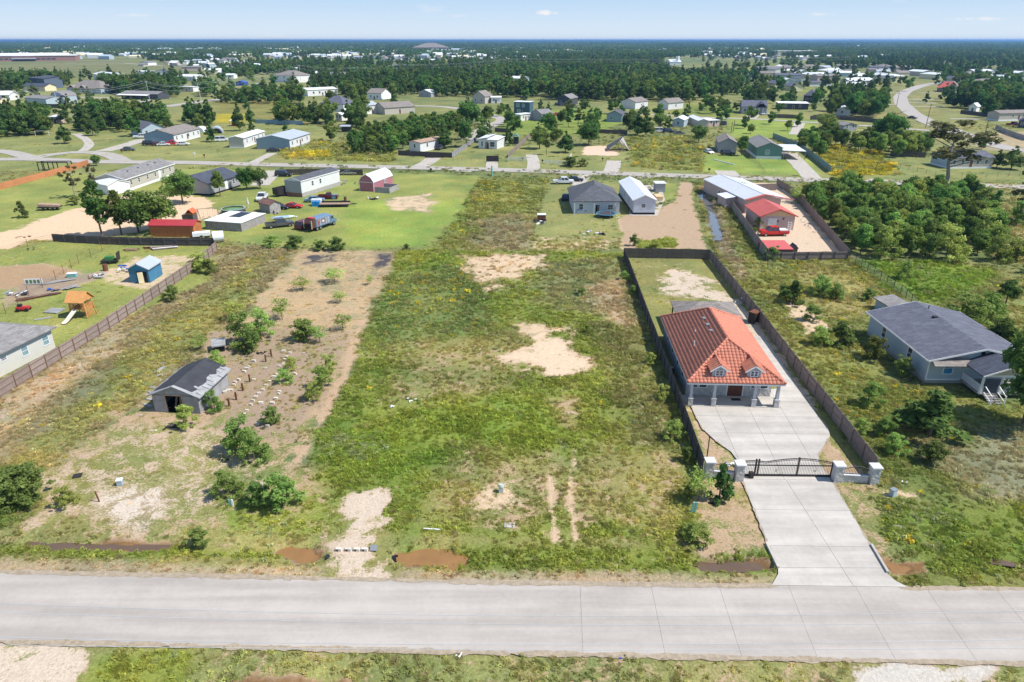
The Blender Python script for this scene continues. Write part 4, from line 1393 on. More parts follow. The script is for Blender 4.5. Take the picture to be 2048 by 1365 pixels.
def roof_polys(kind, W, D, h, rise, ov):
 """roof planes as 3-D polygons (counter-clockwise from above), eaves sink by the overhang"""
 if kind in ('gx', 'gy'):
  half = (D if kind == 'gx' else W) / 2
  e = h - rise / half * ov
  if kind == 'gx':
   return [[(-ov, -ov, e), (W + ov, -ov, e), (W + ov, D / 2, h + rise), (-ov, D / 2, h + rise)],
     [(-ov, D / 2, h + rise), (W + ov, D / 2, h + rise), (W + ov, D + ov, e), (-ov, D + ov, e)]]
  return [[(-ov, -ov, e), (W / 2, -ov, h + rise), (W / 2, D + ov, h + rise), (-ov, D + ov, e)],
    [(W / 2, -ov, h + rise), (W + ov, -ov, e), (W + ov, D + ov, e), (W / 2, D + ov, h + rise)]]
 if kind == 'hip':
  s = min(W, D) / 2
  e = h - rise / s * ov
  if W >= D:
   a, b = (s, D / 2, h + rise), (W - s, D / 2, h + rise)
  else:
   a, b = (W / 2, s, h + rise), (W / 2, D - s, h + rise)
  c = [(-ov, -ov, e), (W + ov, -ov, e), (W + ov, D + ov, e), (-ov, D + ov, e)]
  if W >= D: return [[c[0], c[1], b, a], [c[1], c[2], b], [c[2], c[3], a, b], [c[3], c[0], a]]
  return [[c[0], c[1], a], [c[1], c[2], b, a], [c[2], c[3], b], [c[3], c[0], a, b]]
 if kind == 'shed':
  return [[(-ov, -ov, h), (W + ov, -ov, h), (W + ov, D + ov, h + rise), (-ov, D + ov, h + rise)]]
 if kind == 'gambrel':                     # ridge along y
  return [[(-.1, -ov, h), (W * .16, -ov, h + rise * .62), (W * .16, D + ov, h + rise * .62), (-.1, D + ov, h)],
    [(W * .16, -ov, h + rise * .62), (W / 2, -ov, h + rise), (W / 2, D + ov, h + rise), (W * .16, D + ov, h + rise * .62)],
    [(W / 2, -ov, h + rise), (W * .84, -ov, h + rise * .62), (W * .84, D + ov, h + rise * .62), (W / 2, D + ov, h + rise)],
    [(W * .84, -ov, h + rise * .62), (W + .1, -ov, h), (W + .1, D + ov, h), (W * .84, D + ov, h + rise * .62)]]
 return [[(-ov, -ov, h), (W + ov, -ov, h), (W + ov, D + ov, h), (-ov, D + ov, h)]]


def wall_mb(kind, W, D, h, rise, z0=0.0):
 mb = MB()
 if kind == 'gx': mb.prism([(0, z0), (D, z0), (D, h), (D / 2, h + rise - .03), (0, h)], 0, W, 'x')
 elif kind == 'gy': mb.prism([(0, z0), (W, z0), (W, h), (W / 2, h + rise - .03), (0, h)], 0, D, 'y')
 elif kind == 'gambrel': mb.prism([(0, z0), (W, z0), (W, h), (W * .84, h + rise * .6), (W / 2, h + rise * .97), (W * .16, h + rise * .6), (0, h)], 0, D, 'y')
 elif kind == 'shed': mb.prism([(0, z0), (D, z0), (D, h + rise - .05), (0, h - .05)], 0, W, 'x')
 else: mb.box(0, 0, z0, W, D, h - .02)
 return mb


def building(label, A, B, D, h, roof='gx', rise=1.2, wall=None, roofm=None, cat='house', name='house', ov=.35, wins=(), doors=(), skirt=None,
             group=None, bld=True, trim=None, thick=.16, lod=False):
 """A, B: ground points of one wall, left and right as seen from its outside; the building reaches D metres behind it"""
 A, B = Vector(A), Vector(B)
 d = B - A
 W = d.length
 t = thing(name, label, cat, (A.x, A.y, 0), math.atan2(d.y, d.x), group)
 z0 = skirt[0] if skirt else 0
 part('wall', wall_mb(roof, W, D, h, rise, z0), wall or M_WSID, t)
 if skirt: part('skirting', MB().box(-.03, -.03, -.1, W + .03, D + .03, z0), skirt[1], t)
 mb = MB()
 ps = roof_polys(roof, W, D, h, rise, ov)
 for p in ps: mb.slab([(x, y, z + thick + .01) for x, y, z in p], thick)
 part('roof', mb, roofm or M_ASPHG, t)
 if trim and roof in ('gx', 'gy'):
  e = MB()
  for p in ps:
   q = [Vector(v) for v in p]
   off = Vector((0, 0, thick / 2))
   for i in range(4):
    a, b = q[i], q[(i + 1) % 4]
    if abs(a.z - b.z) > .05 or (a.z < h and b.z < h): e.bar(a + off, b + off, .05, thick * 1.25)
  part('fascia', e, trim, t)
 elif roof in ('gx', 'gy', 'gambrel') and not lod:
  r = MB()
  if roof == 'gx': r.tube((-ov, D / 2, h + rise + thick), (W + ov, D / 2, h + rise + thick), .09, n=6)
  else: r.tube((W / 2, -ov, h + rise + thick), (W / 2, D + ov, h + rise + thick), .09, n=6)
  part('ridge_cap', r, roofm or M_ASPHG, t)
 for w in wins:
  window(t, w[0], w[1] * (W if w[0] in 'fb' else D), w[2], *(w[3:5] if len(w) > 4 else ()), W=W, D=D, glass=w[5] if len(w) > 5 else None)
 for q in doors:
  door(t, q[0], q[1] * (W if q[0] in 'fb' else D), z0, W=W, D=D, m=q[2] if len(q) > 2 else None)
 if bld:
  M = Matrix.Rotation(t.rotation_euler.z, 2)
  NO_WEEDS.append([tuple(A + M @ Vector(p)) for p in ((-.3, -.3), (W + .3, -.3), (W + .3, D + .3), (-.3, D + .3))])
 t['W'] = W
 return t


# ------------------------------------------------------------------ the terracotta tiled house
def tiled_house():
 fl, fr = Vector((18.55, 64.1)), Vector((28.75, 64.1))
 D, W = 18.7, 10.2
 d = (P(1418, 520) - P(1745, 955)).normalized()       # the lot line
 rz = math.atan2(d.y, d.x) - math.pi / 2
 rz = -R(2.6)
 t = thing('house', 'house with terracotta tiled hip roof, two dormers and a columned porch', 'house', (fl.x, fl.y, 0), rz)
 PD = 2.6
 part('wall', MB().box(.5, PD, .06, W - .5, D - .5, 2.95), M_STUCG, t)
 part('wall', MB().box(.48, PD - .04, .06, W - .48, PD, .95), M_STONE, t, label='white stone base of the porch wall')
 part('porch_floor', MB().box(.1, .12, -.05, W - .1, PD, .12), M_CONC, t)
 part('fascia', MB().box(0, 0, 2.72, W, .12, 2.95).box(0, D - .12, 2.72, W, D, 2.95).box(0, .12, 2.72, .12, D - .12, 2.95).box(W - .12, .12, 2.72, W, D - .12, 2.95), M_WHITE, t)
 part('porch_ceiling', MB().box(.12, .12, 2.72, W - .12, PD, 2.78), M_WHITE, t)
 for u in (.55, 3.0, 7.25, 9.65):
  c = MB()
  c.add([(u - .17, .2, 1.0), (u + .17, .2, 1.0), (u + .17, .54, 1.0), (u - .17, .54, 1.0), (u - .13, .24, 2.72), (u + .13, .24, 2.72), (u + .13, .5, 2.72), (u - .13, .5, 2.72)],
              [(0, 3, 2, 1), (4, 5, 6, 7), (0, 1, 5, 4), (1, 2, 6, 5), (2, 3, 7, 6), (3, 0, 4, 7)])
  col = part('column', c, M_STUCG, t)
  part('column_base', MB().box(u - .25, .12, .0, u + .25, .62, .96).box(u - .29, .08, .96, u + .29, .66, 1.02), M_STONE, col)
 for u in (1.3, 2.3, 7.9, 8.9): window(t, 'f', u, 1.75, .75, 1.25, W=W, D=D, y0=PD - .04)
 dr = part('door', MB().box(5.0, PD - .07, .1, 6.6, PD + .02, 2.2), M_DOOR, t)
 part('door_frame', MB().box(4.88, PD - .08, .1, 5.0, PD + .01, 2.32).box(6.6, PD - .08, .1, 6.72, PD + .01, 2.32).box(5.0, PD - .08, 2.2, 6.6, PD + .01, 2.32), M_WHITE, dr)
 part('doormat', MB().box(5.3, PD - 1.15, .12, 6.3, PD - .6, .14), M_IRON, t)
 for v in (5, 8, 11.5, 15): window(t, 'l', v, 1.75, .9, 1.2, W=W, D=D).location.x = .48
 # roof planes
 s = W / 2
 rise = 2.75
 h = 2.95
 a, b = (s, s + .35, h + rise), (s, D - s + 1.2, h + rise)
 c = [(0, 0, h), (W, 0, h), (W, D, h), (0, D, h)]
 planes = [[c[0], c[1], a], [c[1], c[2], b, a], [c[2], c[3], b], [c[3], c[0], a, b]]
 mb = MB()
 for p in planes: mb.slab(p, .1)
 rf = part('roof', mb, M_TILEB, t)
 # individual tiles: an arched profile, each course lapping the one below
 V, Fc = [], []
 tw, tl = .40, .42
 ang = [i / 5 for i in range(6)]
 for p in planes:
  q = [Vector(x) for x in p]
  e = (q[1] - q[0]).normalized()
  n = e.cross(q[2] - q[0]).normalized()
  if n.z < 0: n = -n
  up = n.cross(e).normalized()
  if up.z < 0: up = -up
  L_ = (q[1] - q[0]).length
  loc = [((x - q[0]).dot(e), (x - q[0]).dot(up)) for x in q]
  rows = int(max(y for _, y in loc) / tl) + 1
  cols = int(L_ / tw) + 1
  for r in range(rows):
   for k in range(cols):
    cu, cv = (k + .5) * tw, (r + .45) * tl
    if not in_poly(loc, cu, cv): continue
    base = len(V)
    wob = rnd.uniform(-.006, .006)
    for vv, lift, hh in ((r * tl - .03, .045, .08), ((r + 1) * tl + .02, .012, .065)):
     for f in ang:
      zz = lift + hh * math.sin(math.pi * f) ** .8 + wob
      V.append(q[0] + e * (k * tw + f * tw) + up * vv + n * zz)
    for i in range(5): Fc.append((base + i, base + i + 1, base + 7 + i, base + 6 + i))
    b0 = len(V)
    for f in ang: V.append(q[0] + e * (k * tw + f * tw) + up * (r * tl - .03) + n * .0)
    for i in range(5): Fc.append((b0 + i, b0 + i + 1, base + i + 1, base + i))
 me = np_mesh('roof_tiles', np.array([tuple(v) for v in V]), np.array(Fc), M_TILE)
 obj('roof_tiles', me, rf, kind='stuff')
 cap = MB()
 for x, y in ((c[0], a), (c[1], a), (c[2], b), (c[3], b), (a, b)):
  x, y = Vector(x), Vector(y)
  n = max(1, int((y - x).length / .45))
  for i in range(n):
   cap.tube(x.lerp(y, i / n) + Vector((0, 0, .08)), x.lerp(y, (i + 1.15) / n) + Vector((0, 0, .05)), .17, .13, 8)
 part('hip_tiles', cap, M_TILE, rf, kind='stuff')
 # dormers
 for u in (3.35, 7.0):
  z1 = h + 1.12
  yb = .75
  dw = .72
  dm = part('dormer', MB().prism([(u - dw, h + .2), (u + dw, h + .2), (u + dw, z1), (u, z1 + .5), (u - dw, z1)], yb, yb + 2.0), M_STUCG, t)
  r1 = MB()
  for sgn in (-1, 1):
   r1.slab([(u, yb - .22, z1 + .72), (u + sgn * (dw + .3), yb - .22, z1 + .0), (u + sgn * (dw + .3), yb + 1.5, z1 + .0), (u, yb + 2.6, z1 + .72)][::sgn], .1)
  dr_ = part('dormer_roof', r1, M_TILEB, dm)
  tl_ = MB()
  for sgn in (-1, 1):
   for k in range(5):
    yy = yb - .1 + k * .40
    tl_.tube((u + sgn * .05, yy, z1 + .74), (u + sgn * (dw + .3), yy, z1 + .05), .13, .15, 6)
  tl_.tube((u, yb - .25, z1 + .78), (u, yb + 2.5, z1 + .78), .12, n=6)
  part('dormer_tiles', tl_, M_TILE, dm, kind='stuff')
  fr_ = MB().bar((u - dw - .3, yb - .24, z1 - .07), (u, yb - .24, z1 + .62), .06, .14).bar((u, yb - .24, z1 + .62), (u + dw + .3, yb - .24, z1 - .07), .06, .14)
  part('dormer_trim', fr_, M_WHITE, dm)
  for du in (-.2, .2):
   w = window(dm, 'f', u + du, h + .82, .27, .55, y0=yb - .02)
 # roof vents and pipes
 for v in (8.6, 10.4, 12.4):
  part('roof_vent', MB().box(3.9, v, h + 2.18, 4.45, v + .5, h + 2.38), M_STEEL, t)
 for x, y in ((1.9, 7.0), (2.6, 10.2)): part('vent_pipe', MB().tube((x, y, h + .8), (x, y, h + 1.75), .06), M_WHITE, t)
 NO_WEEDS.append([(18.2, 63.6), (29, 63.2), (30, 90), (19.2, 90)])
 # back patio roof
 pt = thing('patio_shelter', 'grey shingled patio cover behind the terracotta tiled house', 'shelter', (22.2, 83.6, 0), rz)
 mb = MB()
 W2, D2 = 8.0, 6.0
 for p in roof_polys('hip', W2, D2, 2.5, 1.1, .3): mb.slab([(x, y, z + .14) for x, y, z in p], .12)
 part('roof', mb, M_ASPHT, pt)
 for x in (.1, W2 - .1):
  for y in (.1, D2 - .1): part('post', MB().box(x - .08, y - .08, 0, x + .08, y + .08, 2.42), M_IRON, pt)
 part('patio_floor', MB().box(0, 0, -.05, W2, D2, .1), M_CONC, pt)
 ac = thing('air_conditioner', 'round-topped grey air conditioner beside the tiled house', 'air conditioner', (18.6, 72.0, 0), 0)
 part('casing', MB().box(-.4, -.4, .05, .4, .4, .85), M_IRON, ac, bevel=.05)
 part('fan_guard', MB().tube((0, 0, .85), (0, 0, .9), .33, n=16), M_STEEL, ac)


# ------------------------------------------------------------------ the blue grey house on the right
def blue_house():
 A0, B0 = P(1733, 669), P(1848, 767)            # left long wall, back to front
 d = (B0 - A0).normalized()
 L_ = (B0 - A0).length
 # local frame: front gable wall is the 'f' face, its left corner at B0
 u = Vector((-d.y, d.x))
 W = 11.4
 ang = math.atan2(u.y, u.x)
 t = thing('house', 'blue grey house with charcoal gable roof and railed front porch among tall weeds', 'house', (B0.x, B0.y, 0), ang)
 D, h, rise = L_, 3.05, 1.35
 part('wall', wall_mb('gy', W, D, h, rise, .45), M_LBSID, t)
 part('skirting', MB().box(.04, .04, -.1, W - .04, D - .04, .45), M_CMU, t)
 mb = MB()
 ov = .45
 ps = roof_polys('gy', W, D, h, rise, ov)
 for p in ps: mb.slab([(x, y, z + .17) for x, y, z in p], .14)
 part('roof', mb, M_ASPHR, t)
 fa = MB()
 e = ps[0][0][2]
 for y in (-ov - .03, D + ov + .03):
  fa.bar((-ov, y, e + .05), (W / 2, y, h + rise + .07), .05, .2).bar((W / 2, y, h + rise + .07), (W + ov, y, e + .05), .05, .2)
 fa.bar((-ov - .03, -ov, e + .06), (-ov - .03, D + ov, e + .06), .05, .18).bar((W + ov + .03, -ov, e + .06), (W + ov + .03, D + ov, e + .06), .05, .18)
 fa.box(-.06, -.06, .45, .08, .02, h - .1).box(-.02, -.03, .43, 4.2, .0, .6)
 part('fascia', fa, M_WHITE, t)
 for v in (.28, .72): window(t, 'l', v * D, 1.95, .85, 1.3, W=W, D=D)
 wb = window(t, 'f', 2.3, 1.95, .95, 1.35, W=W, D=D, glass=M_BLUED)
 wb['label'] = 'window closed with a bright blue board'
 part('gable_vent', MB().tube((W / 2, -.06, h + .75), (W / 2, .02, h + .75), .24, n=14), M_DARK, t)
 part('vent_pipe', MB().tube((5.9, 12, 4.3), (5.9, 12, 5.0), .06), M_IRON, t)
 part('roof_vent', MB().box(5.0, 9, 4.3, 5.5, 9.5, 4.62), M_IRON, t)
 # porch: pent strip plus a gabled porch reaching forward
 part('pent_roof', MB().slab([(.0, -1.1, h - .35), (4.2, -1.1, h - .35), (4.2, 0, h + .25), (.0, 0, h + .25)], .1), M_ASPHT, t)
 px0, px1, pd = 3.9, 9.7, 3.6
 pr = MB()
 m_ = (px0 + px1) / 2
 pr.slab([(px0 - .3, -pd - .3, 2.85), (m_, -pd - .3, 4.05), (m_, .6, 4.05), (px0 - .3, .6, 2.85)], .12)
 pr.slab([(m_, -pd - .3, 4.05), (px1 + .3, -pd - .3, 2.85), (px1 + .3, .6, 2.85), (m_, .6, 4.05)], .12)
 part('porch_roof', pr, M_ASPHB, t)
 part('porch_gable', MB().prism([(px0, 2.9), (px1, 2.9), (m_, 3.95)], -pd, -pd + .1), M_TSID, t)
 part('porch_beam', MB().box(px0, -pd, 2.62, px1, -pd + .16, 2.86).box(px0, -pd + .16, 2.62, px0 + .16, -.02, 2.86).bar((px0 - .3, -pd - .33, 2.8), (m_, -pd - .33, 4.02), .05, .16).bar((m_, -pd - .33, 4.02), (px1 + .3, -pd - .33, 2.8), .05, .16), M_WHITE, t)
 part('porch_floor', MB().box(px0, -pd, .45, px1, -.04, .62), M_WOODG, t)
 for x in (px0 + .12, px0 + 2.2, px1 - .12):
  part('porch_post', MB().box(x - .1, -pd + .02, .62, x + .1, -pd + .22, 2.62).box(x - .15, -pd - .03, .62, x + .15, -pd + .27, 1.55), M_WHITE, t)
 for x0, x1, y0, y1 in ((px0 + 2.35, px1 - .25, -pd + .1, -pd + .1), (px0 + .1, px0 + .1, -pd + .3, -.1)):
  rl = MB().bar((x0, y0, 1.5), (x1, y1, 1.5), .07).bar((x0, y0, .75), (x1, y1, .75), .06)
  n = int(((x1 - x0) ** 2 + (y1 - y0) ** 2) ** .5 / .16)
  for i in range(n):
   q = (i + .5) / n
   rl.box(x0 + (x1 - x0) * q - .025, y0 + (y1 - y0) * q - .025, .75, x0 + (x1 - x0) * q + .025, y0 + (y1 - y0) * q + .025, 1.5)
  part('railing', rl, M_WHITE, t)
 for k in range(4): part('step', MB().box(px0 + .5, -pd - .32 * (k + 1), .45 - .13 * k - .1, px0 + 1.9, -pd - .32 * k, .45 - .13 * k), M_WOODG, t)
 for x in (px0 + .45, px0 + 1.95):
  part('stair_rail', MB().bar((x, -pd, 1.5), (x, -pd - 1.4, .95), .08).bar((x, -pd, .8), (x, -pd - 1.4, .3), .06).box(x - .05, -pd - 1.45, -.05, x + .05, -pd - 1.35, 1.05), M_WHITE, t)
 M = Matrix.Rotation(ang, 2)
 NO_WEEDS.append([tuple(B0 + M @ Vector(p)) for p in ((-.2, -.2), (3.8, -.2), (3.8, -3.9), (9.9, -3.9), (9.9, D + .2), (-.2, D + .2))])
 building('small grey lean-to roof behind the blue grey house', P(1772, 628), P(1806, 623), 2.2, 1.2, 'shed', .35, M_LBSID, M_ASPHG, 'shed', 'lean_to')


# ------------------------------------------------------------------ burnt looking barn with patched roof
def old_shed():
 A, B = P(311, 824), P(404, 826)
 t = thing('shed', 'derelict grey shed with open front and black felt patched roof', 'shed', (A.x, A.y, 0), math.atan2((B - A).y, (B - A).x) - R(3))
 W, D, h = (B - A).length, 6.4, 2.0
 hx = W * .52
 wl = MB()
 wl.box(0, 0, 0, 1.45, .08, 2.15).box(3.25, 0, 0, W, .08, 2.15)             # front either side of the opening
 wl.prism([(0, 2.0), (W, 2.0), (W - .1, 2.2), (hx, 3.15), (.1, 2.2)], 0, .08)
 part('front_wall', wl, M_SILV, t)
 part('side_wall', MB().box(0, .08, 0, .08, D, 2.1), M_SILV, t)
 part('side_wall', MB().box(W - .08, .08, 0, W, D, 2.1), M_SILV, t)
 part('back_wall', MB().prism([(0, 0), (W, 0), (W, 2.1), (hx, 3.1), (0, 2.1)], D - .08, D), M_SILV, t)
 part('shade_dark_floor', MB().box(.08, .08, 0, W - .08, D - .08, .03), M_DARK, t)  # interior shade put into the near-black floor colour
 part('door_jamb', MB().box(1.3, -.06, 0, 1.45, .0, 2.05).box(3.25, -.06, 0, 3.37, .0, 2.05).box(1.3, -.062, 2.05, 3.37, .0, 2.2), M_TIM, t)
 part('stored_boards', MB().bar((1.7, 1.0, .1), (1.9, 1.6, 1.9), .25, .04).bar((2.1, 1.3, .1), (2.0, 1.9, 1.8), .2, .04), M_TIM, t)
 rf = MB()
 ov = .3
 rf.slab([(-.45, -ov, 2.0), (hx, -ov, 3.28), (hx, D + ov, 3.28), (-.45, D + ov, 2.0)], .1)
 rf.slab([(hx, -ov, 3.28), (W + .4, -ov, 2.05), (W + .4, D + ov, 2.05), (hx, D + ov, 3.28)], .1)
 r = part('roof', rf, M_SILV, t)
 f2 = MB()
 rr = random.Random(3)
 n1 = Vector((0, 0, .03))
 L1 = [(hx, .0), (hx, D + .35)]
 # felt sheets, ragged at the eaves
 k = 11
 edge = [(hx + (W + .4 - hx) * rr.uniform(.6, .8), y) for y in np.linspace(.15, D + .3, k)]
 zr = lambda x: 3.28 - (x - hx) * 1.23 / (W + .4 - hx)
 zl = lambda x: 3.28 - (hx - x) * 1.28 / (hx + .45)
 f2.slab([(hx, .1, 3.315)] + [(x, y, zr(x) + .035) for x, y in edge] + [(hx, D + .35, 3.315)], .03)
 edge = [(hx - (hx + .45) * rr.uniform(.8, .93), y) for y in np.linspace(.5, D + .3, k)]
 f2.slab(([(hx, .1, 3.315)] + [(x, y, zl(x) + .035) for x, y in edge] + [(hx, D + .35, 3.315)])[::-1], .03)
 part('roofing_felt', f2, M_FELT, r)
 for i in range(9):
  x = rr.uniform(W - .5, W + .25)
  y = .4 + i * (D / 9)
  part('loose_board', MB().obox((x, y, zr(x) + .06), (rr.uniform(.4, .8), .3, .03), Matrix.Rotation(rr.uniform(-.3, .3), 3, 'Z') @ Matrix.Rotation(.48, 3, 'Y')), M_SILV, r)
 NO_WEEDS.append([(A.x - .5, A.y - .3), (B.x + .5, B.y - .3), (B.x + .8, B.y + 10), (A.x - .2, A.y + 10)])
 for i in range(9):
  p = P(300 + i * 5 + rr.uniform(-4, 4), 812 - i * 12)
  tag(part('scrap_board', MB().obox((p.x - .4, p.y, .08), (rr.uniform(.6, 1.6), rr.uniform(.15, .4), .05), Matrix.Rotation(rr.uniform(0, 3), 3, 'Z') @ Matrix.Rotation(rr.uniform(-.15, .15), 3, 'X')), M_SILV, None),
   'grey scrap board fallen along the left wall of the derelict shed', 'board', 'scrap boards beside the derelict shed')


tiled_house()
blue_house()
old_shed()

# pale house cut by the left edge: its right wall runs along the picket fence
A, B = P(-95, 805), P(112, 697)
building('grey roofed pale house at the left edge beside the picket fence', A, B, 11, 2.9, 'hip', 2.3, mat('cream_white_siding', (.66, .64, .58), .7, 'siding', var=.04), M_ASPHG, ov=.5,
         wins=[('f', .92, 1.6, .85, 1.1, M_GLASSL), ('f', .70, 1.6, .85, 1.1, M_GLASSL), ('f', .5, 1.9, .7, .35), ('r', .3, 1.6)], doors=[('r', .6)])

# near middle houses
hA, hB = P(1147, 428), P(1238, 428)
hs = building('grey hip and gable roofed house with trampoline behind it', hA, hB, 14.5, 3.0, 'hip', 2.6, mat('pale_grey_siding', (.55, .58, .64), .7, 'siding', var=.04), M_ASPH, ov=.45,
              wins=[('f', .16, 1.6), ('f', .8, 1.5, 1.2, 1.0)], doors=[('f', .52, M_DARK)])
W = hs['W']
part('gable', MB().slab([(W * .5, 5.4, 5.75), (W + .35, 7.0, 3.15), (W + .35, 12.4, 3.15), (W * .5, 9.6, 5.9)], .12), M_ASPH, hs)
for q in (0, .42, .88): part('porch_post', MB().box(W * q, -1.6, 0, W * q + .12, -1.48, 2.7), M_WHITE, hs)
mA, mB = P(1266, 430), P(1309, 430)
building('white mobile home with ribbed metal gable roof on a gravel pad', mA, mB, 22, 3.3, 'gy', 1.1, mat('shade_tinted_siding', (.56, .6, .68), .7, 'siding', var=.04), M_TINW, cat='mobile home', name='mobile_home',  # lavender cast of the shaded wall is put into the white siding colour
         ov=.3, skirt=(.5, M_DARK), wins=[('f', .45, 2.0, .9, .8), ('l', .3, 2.0), ('l', .6, 2.0), ('r', .4, 2.0)], trim=M_WHITE)
gp = PP([(1258, 432), (1314, 433), (1330, 400), (1322, 372), (1262, 370)])
part('gravel_pad', MB().add([(x, y, .05) for x, y in gp], [tuple(range(5))]), M_GRAV, None, kind='structure', label='pale gravel pad under the white mobile home')
building('new timber deck with ramp beside the white mobile home', P(1312, 402), P(1326, 402), 3.5, .9, 'flat', 0, M_NEWW, M_NEWW, 'deck', 'deck', ov=0, thick=.08)
building('small white awning beside the white mobile home', P(1311, 385), P(1330, 385), 3, 2.2, 'flat', 0, M_GSID, M_TINW, 'shed', 'awning', ov=.2, thick=.08)

# fenced compound on the right with red and white roofs
c1 = building('long white and grey metal roofed home in the board fenced compound', P(1489, 427), P(1558, 425), 25, 3.0, 'gy', 1.0, M_STUC, mat('pale_grey_metal_roof', (.60, .62, .64), .45, 'ribs', var=.06, scale=.3), ov=.3, wins=[('f', .2, 1.6), ('l', .3, 1.6), ('l', .6, 1.6)], doors=[('l', .45)])
W = c1['W']
part('carport_roof', MB().slab([(W - .5, -.4, 3.35), (W + 2.6, -.4, 2.75), (W + 2.6, 26, 2.75), (W - .5, 26, 3.35)], .1), M_TINW, c1)
part('roof_edge', MB().bar((-.4, -.5, 3.15), (W / 2, -.5, 4.25), .9, .12).bar((W / 2, -.5, 4.25), (W + 2.6, -.5, 2.95), .9, .12), M_TINR, c1)
part('side_room', MB().box(-2.6, 5, 0, 0, 9.5, 2.5), M_STUC, c1)
part('side_room_roof', MB().slab([(-2.9, 4.6, 2.5), (.1, 4.6, 2.9), (.1, 9.8, 2.9), (-2.9, 9.8, 2.5)], .1), M_TINW, c1)
c2 = building('red metal roofed pink garage behind the red pickup', P(1519, 461), P(1586, 461), 9.5, 3.0, 'gy', 1.35, M_STUC, M_TINR, 'garage', 'garage', ov=.45, trim=M_TINR)
W = c2['W']
part('gable_panel', MB().prism([(.3, 3.0), (W - .3, 3.0), (W / 2, 4.2)], -.04, 0), M_NEWW, c2)
part('garage_door', MB().box(W * .22, -.05, 0, W * .48, .0, 2.5), M_WSID, c2)
for k, (u, z) in enumerate(((.5, 1.9), (.66, 2.4), (.06, 1.6))):
 part('iron_star', MB().prism([(W * u + math.cos(a) * (.32 if i % 2 else .12), z + math.sin(a) * (.32 if i % 2 else .12)) for i, a in ((i, math.pi / 4 * i) for i in range(8))], -.07, -.02), M_RUST, c2)
c3 = building('low red ribbed lean-to roof in the corner of the compound', P(1531, 512), P(1583, 512), 4.6, 1.1, 'shed', .35, M_WOODD, mat('bright_red_ribs', (.58, .12, .11), .5, 'ribs', var=.1), 'shed', 'lean_to', ov=.15)
building('tiny brown doghouse beside the red ribbed lean-to', P(1585, 508), P(1594, 508), 1.8, 1.0, 'gy', .4, M_WOODD, M_WOODD, 'doghouse', 'doghouse', ov=.1)

# ------------------------------------------------------------------ middle left yards
m1 = building('long white mobile home with shade-toned grey end and charcoal roof in the vehicle yard', P(605, 395), P(681, 371), 4.9, 3.9, 'gx', .7, M_WSID, M_ASPH, 'mobile home', 'mobile_home', ov=.15, skirt=(1.0, M_CMU),
              wins=[('f', .28, 2.7, .7, 1.1), ('f', .48, 2.7, .7, 1.1), ('l', .5, 2.6, 1.3, .9)], trim=M_WHITE)
part('end_wall', MB().box(-.06, .0, 1.0, -.0, 4.9, 3.85), M_GSID, m1)  # end face coloured grey to carry its shade
part('brick_skirt', MB().box(-.08, -.05, 0, -.02, 4.95, 1.0), M_BRICK, m1)
barn = building('pink gambrel roofed barn shed with a grey plank deck', P(720, 382), P(748, 384), 10.5, 2.3, 'gambrel', 1.9, M_PINK, M_TINW, 'barn', 'barn', ov=.1, wins=[('r', .6, 1.6, .7, .8)])
W = barn['W']
part('trim', MB().box(-.05, -.06, 2.28, W + .05, -.01, 2.4).box(-.06, -.05, 0, .08, .02, 2.3).box(W - .08, -.05, 0, W + .06, .02, 2.3), M_WHITE, barn)
dk = thing('deck', 'grey plank walled deck on the right of the pink barn', 'deck', (*(P(750, 385)), 0), barn.rotation_euler.z)
for k, (x0, y0, x1, y1) in enumerate(((0, 0, 4.2, 0), (4.2, 0, 4.2, 5), (0, 5, 4.2, 5))):
 part('plank_panel', MB().bar((x0, y0, .7), (x1, y1, .7), .06, 1.4), M_WOODG, dk)
part('deck_floor', MB().box(.05, .05, .3, 4.15, 4.95, .4), M_WOODG, dk)
building('orange cedar storage shed with crimson roof behind the dark board fence', P(302, 474), P(390, 475), 3.4, 2.25, 'gx', .75, mat('orange_brown_planks', (.42, .15, .05), .8, 'planks', var=.2), M_TINSH, 'shed', 'shed', ov=.15, trim=M_TINSH)
pen = building('low grey plank pen with flat white roof and dark panels', P(484, 464), P(532, 444), 8.5, 1.75, 'flat', 0, M_WOODG, M_WHITE, 'animal pen', 'pen', ov=.15, thick=.1)
for k in range(6):
 part('solar_panel', MB().box(4.0 + .75 * k, 3.0, 1.87, 4.65 + .75 * k, 5.6, 1.93), M_BLKP, pen)
building('little grey shed with brown gable roof by the dark convertible', P(520, 423), P(541, 428), 2.8, 2.0, 'gx', .7, M_WOODG, mat('brown_shingles', (.2, .11, .09), .9, 'shingle'), 'shed', 'shed', ov=.25)
lh = building('long tan mobile home with grey shingle roof on the left lawn', P(255, 384), P(351, 350), 9.0, 3.1, 'gx', 1.4, M_TSID, M_ASPHG, 'mobile home', 'mobile_home', ov=.3, skirt=(.6, M_WHITE),
              wins=[('f', u, 2.0, .8, 1.1) for u in (.1, .25, .42, .58, .75, .9)] + [('l', .5, 2.0)], doors=[('f', .67)], trim=M_WHITE)
lw = lh['W']
for q in (.25, .45, .65, .8): part('roof_vent', MB().box(lw * q, 2.6, 4.0, lw * q + .4, 3.0, 4.3), M_IRON, lh)
building('white metal gable shed beside the tan mobile home', P(190, 385), P(219, 391), 5.6, 2.4, 'gx', 1.0, M_WHITE, M_TINW, 'shed', 'shed', ov=.2)
building('dark roofed grey house half hidden by yard trees', P(420, 392), P(481, 373), 9.5, 3.0, 'gx', 1.7, M_GSID, M_ASPHB, ov=.4, skirt=(.4, M_DARK), wins=[('f', .25, 1.8), ('f', .8, 1.8, .9, 1.1), ('l', .5, 1.9)], doors=[('f', .55)])
